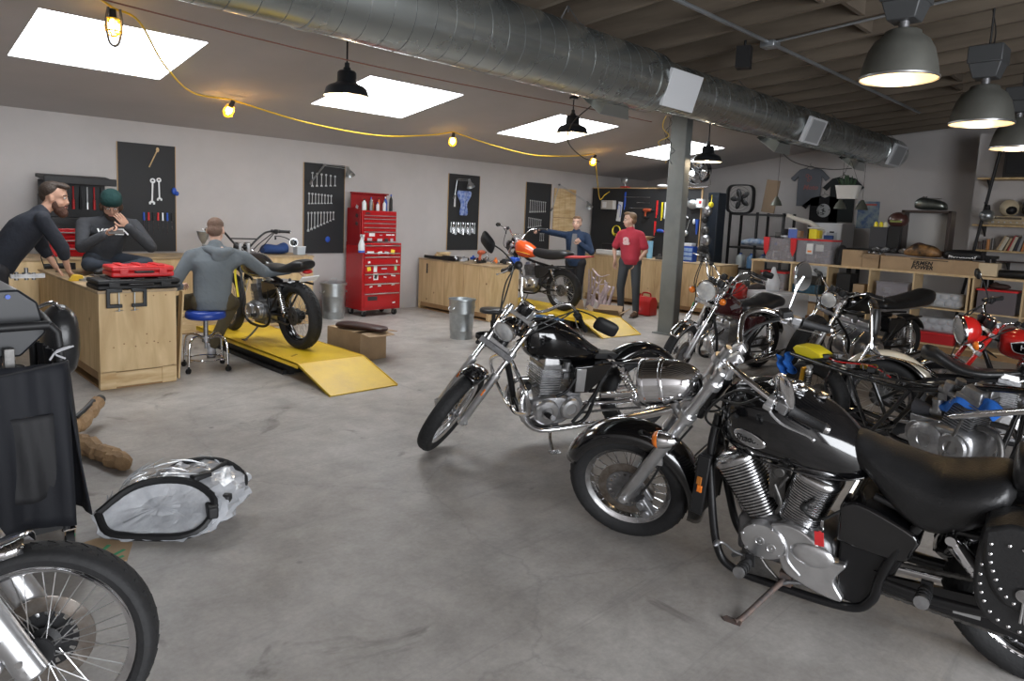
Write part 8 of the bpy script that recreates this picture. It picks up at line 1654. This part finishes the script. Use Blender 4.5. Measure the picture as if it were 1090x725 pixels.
t=thing('angle_grinder','black power tool lying at near end of the middle bench','tool',(7.62,7.72,.862)); g=G(); g.tube([(-.12,0,.035),(.05,0,.05),(.13,0,.05)],[.028,.036,.04],14,3); g.cyl((.13,0,.0),(.13,0,.09),.035,n=18); g.build('grinder_body',BLKM,t)
t=thing('blue_shop_vise','blue machine casing at near end of the middle bench','tool',(7.72,7.66,.862)); g=G(); g.box((0,0,.05),(.16,.10,.10)); g.cyl((0,-.07,.06),(0,.07,.06),.05,n=18); g.build('vise_body',BLUP,t,bev=.012)
# ------------------------------------------------------------------ people
SKN=mat('skin',(.52,.30,.21),.55,noise=.12,nscale=12); SKN2=mat('skin_pale',(.60,.38,.29),.55,noise=.1,nscale=12)
HAIRD=mat('dark_brown_hair',(.035,.022,.015),.6,bump=.8,bscale=60); HAIRB=mat('brown_hair',(.16,.09,.05),.6,bump=.8,bscale=60)
EYE=mat('eye_dark',(.03,.02,.02),.2)
def cap(g,a,b,ra,rb,n=14):
    a,b=V(a),V(b); g.cyl(a,b,ra,rb,n); g.ell(a,(ra,ra,ra),n=n,m=8); g.ell(b,(rb,rb,rb),n=n,m=8)
def fuse(o,vox,sm=6,f=.5):
    q=o.modifiers.new('r','REMESH'); q.mode='VOXEL'; q.voxel_size=vox; q.use_smooth_shade=True
    q=o.modifiers.new('s','SMOOTH'); q.factor=f; q.iterations=sm
    return o
def face_frame(c,f,upv=(0,0,1)):
    f=V(f).normalized(); x=V(upv).cross(f).normalized(); z=f.cross(x); return Matrix(((f.x,x.x,z.x),(f.y,x.y,z.y),(f.z,x.z,z.z)))   # local x = face forward, y = left
def torso(g,pel,ch,nk,shL,shR,hip=.15,wa=.13,cs=.155,dp=.11,grow=0):
    pel,ch,nk,shL,shR=map(V,(pel,ch,nk,shL,shR)); side=(shL-shR).normalized(); secs=[]
    up_=(ch-pel).normalized(); fwd=side.cross(up_).normalized(); mid=(pel+ch)*.5+fwd*.0
    def ring(c,a,b,u=None):
        c=V(c); return [c+side*(math.cos(t)*a)+fwd*(math.sin(t)*b) for t in [2*pi*i/22 for i in range(22)]]
    shc=(shL+shR)/2; w=(shL-shR).length/2
    g.loft([ring(pel-up_*.09,hip*.8+grow,dp*.9+grow),ring(pel,hip+grow,dp*1.08+grow),ring(pel+(ch-pel)*.35,wa+.01+grow,dp*.98+grow),ring(pel+(ch-pel)*.7,cs*.98+grow,dp*1.04+grow),ring(ch,cs+grow,dp*1.05+grow),ring(ch+(shc-ch)*.55,w*.98+grow,dp*.92+grow),ring(shc+(nk-shc)*.15,w*.86+grow,dp*.66+grow),ring(nk-(nk-shc)*.25,.075+grow*.6,.07+grow*.6),ring(nk,.058+grow*.3,.058+grow*.3)])
    return fwd,side
def hand(root,w,d,palm,side,m,curl=.5,sc=1.,name='hand'):
    # w wrist, d direction of the fingers, palm = palm normal, side = +1 if thumb lies towards d x palm
    w,d,palm=V(w),V(d).normalized(),V(palm); palm=(palm-d*palm.dot(d)).normalized(); s=d.cross(palm).normalized()*side; g=G()
    R=Matrix((d,s,palm)).transposed(); g.ell(w+d*.045*sc,(.052*sc,.040*sc,.016*sc),R,14,10); g.ell(w,(.028*sc,.026*sc,.022*sc),R,12,8)
    for i,(o,L) in enumerate(((.030,.070),(.010,.078),(-.010,.073),(-.029,.058))):
        b=w+(d*.085+s*o)*sc; p=[b-d*.02*sc]; a=0; q=b; p.append(q)
        for k in range(3): a+=curl*(.7+.25*k); q=q+(d*math.cos(a)+palm*math.sin(a)+s*(o*.6 if k==0 else 0))*(L/3*sc); p.append(q)
        g.tube(p,[.0095*sc,.0095*sc,.0088*sc,.008*sc,.0065*sc],8,2); g.ell(p[-1],(.0068*sc,)*3,n=8,m=6)
    b=w+(d*.025+s*.030)*sc; p=[b-s*.01*sc,b+(s*.022+d*.018+palm*.008)*sc,b+(s*.034+d*.045+palm*.016)*sc,b+(s*.034+d*.066+palm*.022)*sc]
    g.tube(p,[.013*sc,.012*sc,.010*sc,.008*sc],8,3); g.ell(p[-1],(.0085*sc,)*3,n=8,m=6)
    return g.build(name,m,root,ang=70)
def head(g,c,f,sc=1.):
    R=face_frame(c,f); P=lambda x,y,z: V(c)+R@(V((x,y,z))*sc)
    g.ell(P(-.012,0,.035),(.098*sc,.076*sc,.085*sc),R,22,16); g.ell(P(.020,0,-.035),(.070*sc,.060*sc,.085*sc),R,20,14); g.ell(P(.045,0,-.095),(.034*sc,.034*sc,.026*sc),R,14,10)
    g.ell(P(.062,0,.020),(.026*sc,.058*sc,.022*sc),R); g.ell(P(.090,0,-.020),(.014*sc,.010*sc,.030*sc),R,12,8); g.ell(P(.100,0,-.036),(.014*sc,.014*sc,.011*sc),R,12,8)
    for s in (1,-1): g.ell(P(.045,.040*s,-.045),(.032*sc,.024*sc,.036*sc),R); g.ell(P(-.005,.078*s,-.015),(.018*sc,.009*sc,.032*sc),R,12,8)
    g.ell(P(.078,0,-.072),(.015*sc,.026*sc,.009*sc),R,12,8)
    return P,R
def features(root,P,R,sc,brow=HAIRD,lip=True):
    for s in (1,-1):
        g=G(); g.ell(P(.079,.030*s,.004),(.009*sc,.013*sc,.008*sc),R,10,8); g.build('eye',mat('eye_white',(.6,.58,.55),.3),root); g=G(); g.ell(P(.086,.030*s,.003),(.005*sc,.006*sc,.006*sc),R,10,8); g.build('iris',EYE,root)
        g=G(); g.tube([P(.084,.016*s,.024),P(.086,.032*s,.030),P(.074,.050*s,.024)],.0045*sc,6,3); g.build('eyebrow',brow,root)
    if lip: g=G(); g.tube([P(.083,.024,-.074),P(.094,0,-.072),P(.083,-.024,-.074)],.0048*sc,6,3); g.build('lips',mat('lips',(.42,.17,.14),.5),root)
def person(label,J,top,bot,skin=SKN,face=(1,0,0),hsc=1.,shoe=None,sleeve='long',beard=False,hairfn=None,hands=None,tgrow=.012,shg=1.,pcol=None,wr=.030):
    r=thing('person',label,'person',(J['pel'][0],J['pel'][1],0)); off=V((J['pel'][0],J['pel'][1],0)); J={k:V(v)-off for k,v in J.items()}
    for s in 'LR': J['sh'+s]=J['sh'+s]*.92+(J['nk']-V((0,0,.10)))*.08-V((0,0,.015))
    g=G(); torso(g,J['pel'],J['ch'],J['nk'],J['shL'],J['shR'])
    cap(g,J['nk']-V((0,0,.02)),J['hd']+(J['nk']-J['hd'])*.35,.054,.050)
    P,R=head(g,J['hd'],face,hsc)
    for s in 'LR':
        cap(g,J['nk']-V((0,0,.045)),J['sh'+s]*.8+J['nk']*.2-V((0,0,.01)),.055,.050)
        cap(g,J['sh'+s],J['el'+s],.047,.038); cap(g,J['el'+s],J['wr'+s],.037,.025)
        cap(g,J['hp'+s],J['kn'+s],.078,.054); cap(g,J['kn'+s],J['an'+s],.052,.036); cap(g,J['an'+s],J['to'+s],.034,.028)
    body=fuse(g.build('body',skin,r),.010,5)
    for s in 'LR':
        if hands and s in hands: d,pm,th,cu=hands[s]; hand(r,J['wr'+s],d,pm,th,skin,cu)
    # top garment
    g=G(); cap(g,J['nk']-(J['nk']-J['ch'])*.16,J['nk']-(J['nk']-J['ch'])*.05,.078,.070)
    for s in 'LR': cap(g,J['nk']-V((0,0,.055)),J['sh'+s]*.85+J['nk']*.15-V((0,0,.005)),.066,.062)
    g=g; torso(g,J['pel']+V((0,0,.0)),J['ch'],J['nk']-(J['nk']-J['ch'])*.10,J['shL'],J['shR'],hip=.155,wa=.145,cs=.165,dp=.125,grow=tgrow)
    for s in 'LR':
        if sleeve=='long': cap(g,J['sh'+s],J['el'+s],.060*shg,.054*shg); cap(g,J['el'+s],J['wr'+s]-(J['wr'+s]-J['el'+s])*.04,.055*shg,.040*shg)
        elif sleeve=='push': cap(g,J['sh'+s],J['el'+s],.060*shg,.056*shg); cap(g,J['el'+s],J['el'+s]+(J['wr'+s]-J['el'+s])*.32,.057,.053)
        else: e=J['sh'+s]+(J['el'+s]-J['sh'+s])*.72; cap(g,J['sh'+s],e,.058,.070)
    tp=fuse(g.build(top[1],top[0],r),.013,4)
    g=G(); 
    w=(J['hpL']-J['hpR']).length
    cap(g,J['hpL'],J['hpR'],.108,.108); cap(g,(J['hpL']+J['hpR'])/2,J['pel']+(J['ch']-J['pel'])*.12,.12,.12)
    for s in 'LR': cap(g,J['hp'+s],J['kn'+s],.096,.072); cap(g,J['kn'+s],J['an'+s]+(J['kn'+s]-J['an'+s])*.08,.070,.056)
    fuse(g.build(bot[1],bot[0],r),.014,4)
    for s in 'LR':
        g=G(); a,b=J['an'+s],J['to'+s]; d=(b-a); d.z=0; d=d.normalized() if d.length>1e-4 else V((1,0,0)); sd=V((-d.y,d.x,0)); zb=min(a.z,b.z)-.045 if abs(a.z-b.z)<.2 else b.z-.04
        Rm=Matrix((d,sd,V((0,0,1)))).transposed(); g.ell(V((a.x,a.y,zb+.05))-d*.02,(.055,.042,.05),Rm,16,10); g.ell(V((b.x,b.y,zb+.035)),(.07,.044,.036),Rm,16,10); g.ell(V(((a.x+b.x)/2,(a.y+b.y)/2,zb+.05)),(.09,.042,.045),Rm,16,10); g.cyl(a+V((0,0,-.01)),a+V((0,0,.06)),.047,.050,14)
        fuse(g.build('shoe',shoe or BLKM,r),.009,3)
        g=G(); g.box(((a.x+b.x)/2+d.x*.01,(a.y+b.y)/2+d.y*.01,zb+.008),(.26,.085,.018),Rm); g.build('sole',mat('shoe_sole',(.10,.09,.08),.8),r,bev=.006)
    features(r,P,R,hsc)
    if hairfn: hairfn(r,P,R,hsc)
    return r,P,R,J,off
def hairshell(r,P,R,sc,m,rows,name='hair',vox=.008):
    g=G()
    for x,y,z,a,b,c in rows: g.ell(P(x,y,z),(a*sc,b*sc,c*sc),R,20,14)
    o=g.build(name,m,r); return fuse(o,vox,2)
# leaning bearded man in a black sweatshirt
BSW=mat('black_sweatshirt',(.018,.021,.030),.85,noise=.3,nscale=4,bump=2.2,bscale=7)
def h1(r,P,R,sc):
    hairshell(r,P,R,sc,HAIRD,[(-.035,0,.055,.092,.084,.080),(.035,0,.105,.060,.060,.030),(-.02,0,.098,.080,.066,.04),(.075,0,.098,.03,.045,.022),(-.075,0,.02,.05,.066,.07)])
    hairshell(r,P,R,sc,mat('brown_beard',(.07,.03,.018),.7,bump=.8,bscale=60),[(.045,0,-.10,.052,.058,.052),(.065,0,-.125,.042,.045,.045),(.02,.05,-.065,.03,.018,.045),(.02,-.05,-.065,.03,.018,.045),(.092,0,-.060,.012,.028,.010)],'beard')
p1_=person('bearded man in black sweatshirt leaning both hands on the nearest workbench',dict(pel=(1.10,7.66,.97),ch=(1.32,7.60,1.30),nk=(1.45,7.57,1.475),hd=(1.555,7.575,1.60),shL=(1.40,7.78,1.42),shR=(1.41,7.38,1.42),elL=(1.50,7.90,1.12),elR=(1.56,7.40,1.14),wrL=(1.60,7.86,.925),wrR=(1.625,7.50,.925),
   hpL=(1.08,7.76,.92),hpR=(1.08,7.56,.92),knL=(1.02,7.80,.50),knR=(1.10,7.54,.50),anL=(.80,7.84,.09),anR=(1.05,7.52,.09),toL=(.95,7.84,.05),toR=(1.20,7.52,.05)),(BSW,'sweatshirt'),(mat('black_trousers',(.02,.019,.022),.85,bump=.3,bscale=8),'trousers'),SKN,face=(.86,-.48,-.10),hsc=1.08,sleeve='push',hairfn=h1,shg=1.12,
   hands=dict(L=((.55,.1,-.75),(-.6,0,-.6),-1,.25),R=((.55,.0,-.75),(-.6,0,-.6),1,.25)))
# beanie man with phone
GSW=mat('charcoal_sweatshirt',(.048,.050,.056),.9,noise=.25,nscale=4,bump=2.2,bscale=7); JEAN=mat('dark_jeans',(.025,.032,.045),.85,bump=.3,bscale=10)
def h2(r,P,R,sc):
    hairshell(r,P,R,sc,mat('curly_brown_hair',(.06,.032,.018),.75,bump=1.,bscale=40),[(-.06,.0,-.03,.06,.088,.07),(-.01,.078,-.04,.035,.026,.05),(-.01,-.078,-.04,.035,.026,.05)])
    hairshell(r,P,R,sc,HAIRD,[(.045,0,-.10,.048,.055,.045),(.06,0,-.115,.04,.04,.035),(.02,.048,-.07,.03,.018,.04),(.02,-.048,-.07,.03,.018,.04)],'beard')
    g=G(); g.ell(P(-.012,0,.062),(.108*sc,.094*sc,.085*sc),R,24,16); g.lathe([(.088,-.035),(.100,-.03),(.102,.0),(.094,.012)],P(-.008,0,.050),R@V((0,0,1)),28,closed=True); b=fuse(g.build('beanie',mat('dark_green_knit',(.005,.032,.030),.9,bump=.6,bscale=60),r),.007,1)
    for s in (1,-1): g=G(); g.lathe([(.019*sc,0),(.021*sc,.001),(.023*sc,0),(.021*sc,-.001)],P(.092,.031*s,.002),R@V((1,0,0)),18,closed=True); g.tube([P(.09,.052*s,.006),P(.0,.078*s,.006)],.0018,5); g.build('spectacles',BLKM,r)
p2_=person('man in dark green beanie and charcoal sweatshirt sitting on the bench looking at his phone',dict(pel=(2.10,8.22,.98),ch=(2.12,8.10,1.25),nk=(2.12,8.02,1.43),hd=(2.11,7.92,1.555),shL=(2.37,8.02,1.36),shR=(1.87,8.08,1.36),elL=(2.46,7.86,1.12),elR=(1.83,7.88,1.12),wrL=(2.20,7.74,1.34),wrR=(1.985,7.70,1.255),
   hpL=(2.19,8.18,.96),hpR=(2.0,8.18,.96),knL=(2.38,7.74,.955),knR=(1.86,7.76,.955),anL=(2.04,7.62,.905),anR=(2.10,7.74,.905),toL=(1.92,7.60,.90),toR=(2.2,7.66,.90)),(GSW,'sweatshirt'),(JEAN,'jeans'),SKN,face=(-.16,-.78,-.60),hsc=1.06,hairfn=h2,shg=1.12,
   hands=dict(L=((-.55,-.15,.75),(-.2,.9,.2),1,.35),R=((.85,-.2,.25),(.1,.4,.9),1,.6)))
text(None,'VOMEN',mat('white_letter'),p2_[0],frameM(V((2.12,7.925,1.27))-p2_[4],(1,.0,0),(0,.25,1),(0,-1,.25)),.085,'sweatshirt_lettering',.004,.003,.2)
t=thing('mobile_phone','grey phone held in the hands of the man in the beanie','phone',(2.07,7.64,1.285)); g=G(); g.box((0,0,0),(.145,.075,.009),Matrix.Rotation(.5,3,'X')); g.build('phone_body',STEEL,t,bev=.003); g=G(); g.box((0,.003,.0055),(.13,.066,.001),Matrix.Rotation(.5,3,'X')); g.build('phone_screen',mat('phone_glass',(.03,.035,.04),.08,coat=1),t)
# seated man with his back to us
HOD=mat('grey_hoodie',(.135,.155,.17),.9,noise=.15,nscale=3,bump=2.4,bscale=6)
def h3(r,P,R,sc): hairshell(r,P,R,sc,mat('thin_brown_hair',(.14,.085,.06),.7,bump=.7,bscale=70),[(-.022,0,.052,.094,.077,.074),(-.055,0,-.01,.058,.073,.065)])
p3_=person('man with thinning hair in grey hoodie sitting on the blue stool with his back turned',dict(pel=(2.66,6.76,.66),ch=(2.69,6.80,.96),nk=(2.73,6.84,1.21),hd=(2.755,6.90,1.345),shL=(2.48,6.86,1.11),shR=(3.00,6.74,1.10),elL=(2.33,6.84,.82),elR=(3.20,6.78,.93),wrL=(2.48,7.10,.78),wrR=(3.38,6.58,.965),
   hpL=(2.57,6.80,.66),hpR=(2.77,6.74,.66),knL=(2.46,7.22,.60),knR=(3.02,7.12,.58),anL=(2.46,7.22,.10),anR=(2.84,7.24,.10),toL=(2.48,7.37,.05),toR=(2.90,7.38,.05)),(HOD,'hoodie'),(mat('olive_trousers',(.070,.055,.028),.85,bump=2,bscale=6),'trousers'),SKN2,face=(.50,.86,-.25),hsc=1.0,hairfn=h3,shg=1.10,tgrow=.018,shoe=mat('grey_trainer',(.35,.35,.37),.7),
   hands=dict(L=((.6,.7,.1),(.3,-.2,-.9),1,.6),R=((.75,-.65,-.12),(0,.1,-1),1,.35)))
g=G(); o_=p3_[4]; g.tube([V((2.60,6.88,1.17))-o_,V((2.64,6.77,1.165))-o_,V((2.72,6.71,1.13))-o_,V((2.82,6.72,1.155))-o_,V((2.87,6.83,1.17))-o_],[.02,.040,.062,.040,.02],12,4); g.ell(V((2.725,6.70,1.10))-o_,(.09,.035,.075)); fuse(g.build('hood',HOD,p3_[0]),.010,4)
# person in the denim jacket
DEN=mat('denim_jacket',(.012,.030,.072),.8,noise=.3,nscale=8,bump=2,bscale=8)
def h4(r,P,R,sc): hairshell(r,P,R,sc,HAIRB,[(-.03,0,.045,.086,.081,.074),(.03,0,.085,.055,.064,.030),(-.06,0,-.01,.05,.070,.07)])
p4_=person('person in dark denim jacket and black jeans resting a hand on the orange bike handlebar',dict(pel=(9.22,7.66,.90),ch=(9.20,7.66,1.20),nk=(9.20,7.66,1.41),hd=(9.19,7.65,1.545),shL=(9.27,7.46,1.34),shR=(9.14,7.84,1.34),elL=(9.24,7.34,1.06),elR=(8.86,7.92,1.36),wrL=(9.10,7.48,1.20),wrR=(8.58,7.94,1.40),
   hpL=(9.24,7.57,.87),hpR=(9.20,7.75,.87),knL=(9.26,7.60,.47),knR=(9.16,7.74,.48),anL=(9.30,7.62,.09),anR=(9.20,7.66,.09),toL=(9.20,7.50,.05),toR=(9.06,7.60,.05)),(DEN,'denim_jacket'),(mat('black_jeans',(.014,.014,.017),.8),'jeans'),SKN2,face=(-.90,-.42,.0),hsc=1.0,hairfn=h4,shg=1.0,shoe=mat('beige_shoe',(.45,.33,.25),.7),
   hands=dict(L=((-.55,.25,.6),(-.4,-.5,-.2),-1,.9),R=((-.9,.1,-.05),(0,0,-1),-1,.8)))
g=G(); o_=p4_[4]; g.secloft([(.98,0,.060,.012,2.4),(1.15,0,.055,.014),(1.36,0,.04,.010)],n=14,k=3,ax='z'); M_=Matrix.Translation(V((9.085,7.60,0))-o_)@Matrix.Rotation(-1.12,4,'Z'); g.v=[tuple(M_@V(v)) for v in g.v]; g.build('grey_shirt',mat('grey_shirt',(.16,.16,.17),.9),p4_[0])
# man in the red t-shirt
TEE=mat('faded_red_tshirt',(.42,.035,.060),.85,noise=.15,nscale=4,bump=2.2,bscale=6)
def h5(r,P,R,sc): hairshell(r,P,R,sc,mat('light_brown_hair',(.20,.125,.07),.6,bump=.8,bscale=60),[(-.03,0,.050,.088,.083,.074),(.035,0,.100,.058,.062,.030),(-.06,0,-.005,.05,.070,.07)])
p5_=person('man in red t-shirt with a hand in his pocket, left of the column',dict(pel=(9.66,6.82,.97),ch=(9.66,6.86,1.25),nk=(9.66,6.87,1.49),hd=(9.64,6.88,1.635),shL=(9.74,6.68,1.41),shR=(9.60,7.04,1.41),elL=(9.76,6.60,1.12),elR=(9.58,7.12,1.12),wrL=(9.66,6.70,.93),wrR=(9.56,7.08,.93),
   hpL=(9.70,6.75,.93),hpR=(9.63,6.92,.93),knL=(9.68,6.70,.50),knR=(9.62,6.97,.50),anL=(9.72,6.70,.09),anR=(9.68,6.98,.09),toL=(9.58,6.66,.05),toR=(9.56,7.06,.05)),(TEE,'tshirt'),(mat('grey_jeans',(.055,.063,.072),.85,bump=2,bscale=7),'jeans'),SKN2,face=(-.75,.65,-.05),hsc=1.05,sleeve='short',hairfn=h5,shoe=mat('brown_boot',(.12,.07,.045),.7),
   hands=dict(L=((-.25,.25,-.9),(0,.6,-.2),1,.3),R=((-.1,.0,-1),(0,-.6,-.2),-1,.4)))
g=G(); M_=frameM(V((9.508,6.83,1.30))-p5_[4],(.36,-.93,0),(0,0,1),(-.93,-.36,0)); text(None,'a',mat('pale_pink_print',(.66,.45,.46),.8),p5_[0],M_,.24,'shirt_lettering',.012,.010)
# ------------------------------------------------------------------ camera
cam=bpy.data.cameras.new('camera'); co=bpy.data.objects.new('camera',cam); COL.objects.link(co); SC.camera=co
yaw=0.78294635; pit=.114878787; rol=.044099064
fw=V((math.cos(yaw),math.sin(yaw),0)); rt=V((math.sin(yaw),-math.cos(yaw),0)); up=V((0,0,1))
F=fw*math.cos(pit)-up*math.sin(pit); U=fw*math.sin(pit)+up*math.cos(pit)
r2=rt*math.cos(rol)+U*math.sin(rol); u2=-rt*math.sin(rol)+U*math.cos(rol)
co.matrix_world=frameM((0,0,1.61591881),r2,u2,-F)
cam.sensor_fit='HORIZONTAL'; cam.sensor_width=36; cam.lens=734.900457/1090*36; cam.shift_x=0; cam.shift_y=-47.8819541/1090; cam.clip_start=.05; cam.clip_end=100
# pp row = 362.5-47.88 -> image shifted: frame centre lies below the optical axis
SC.view_settings.view_transform='Standard'; SC.view_settings.look='None'; SC.view_settings.gamma=1; SC.view_settings.exposure=EXPOSURE
SC.view_settings.use_curve_mapping=False
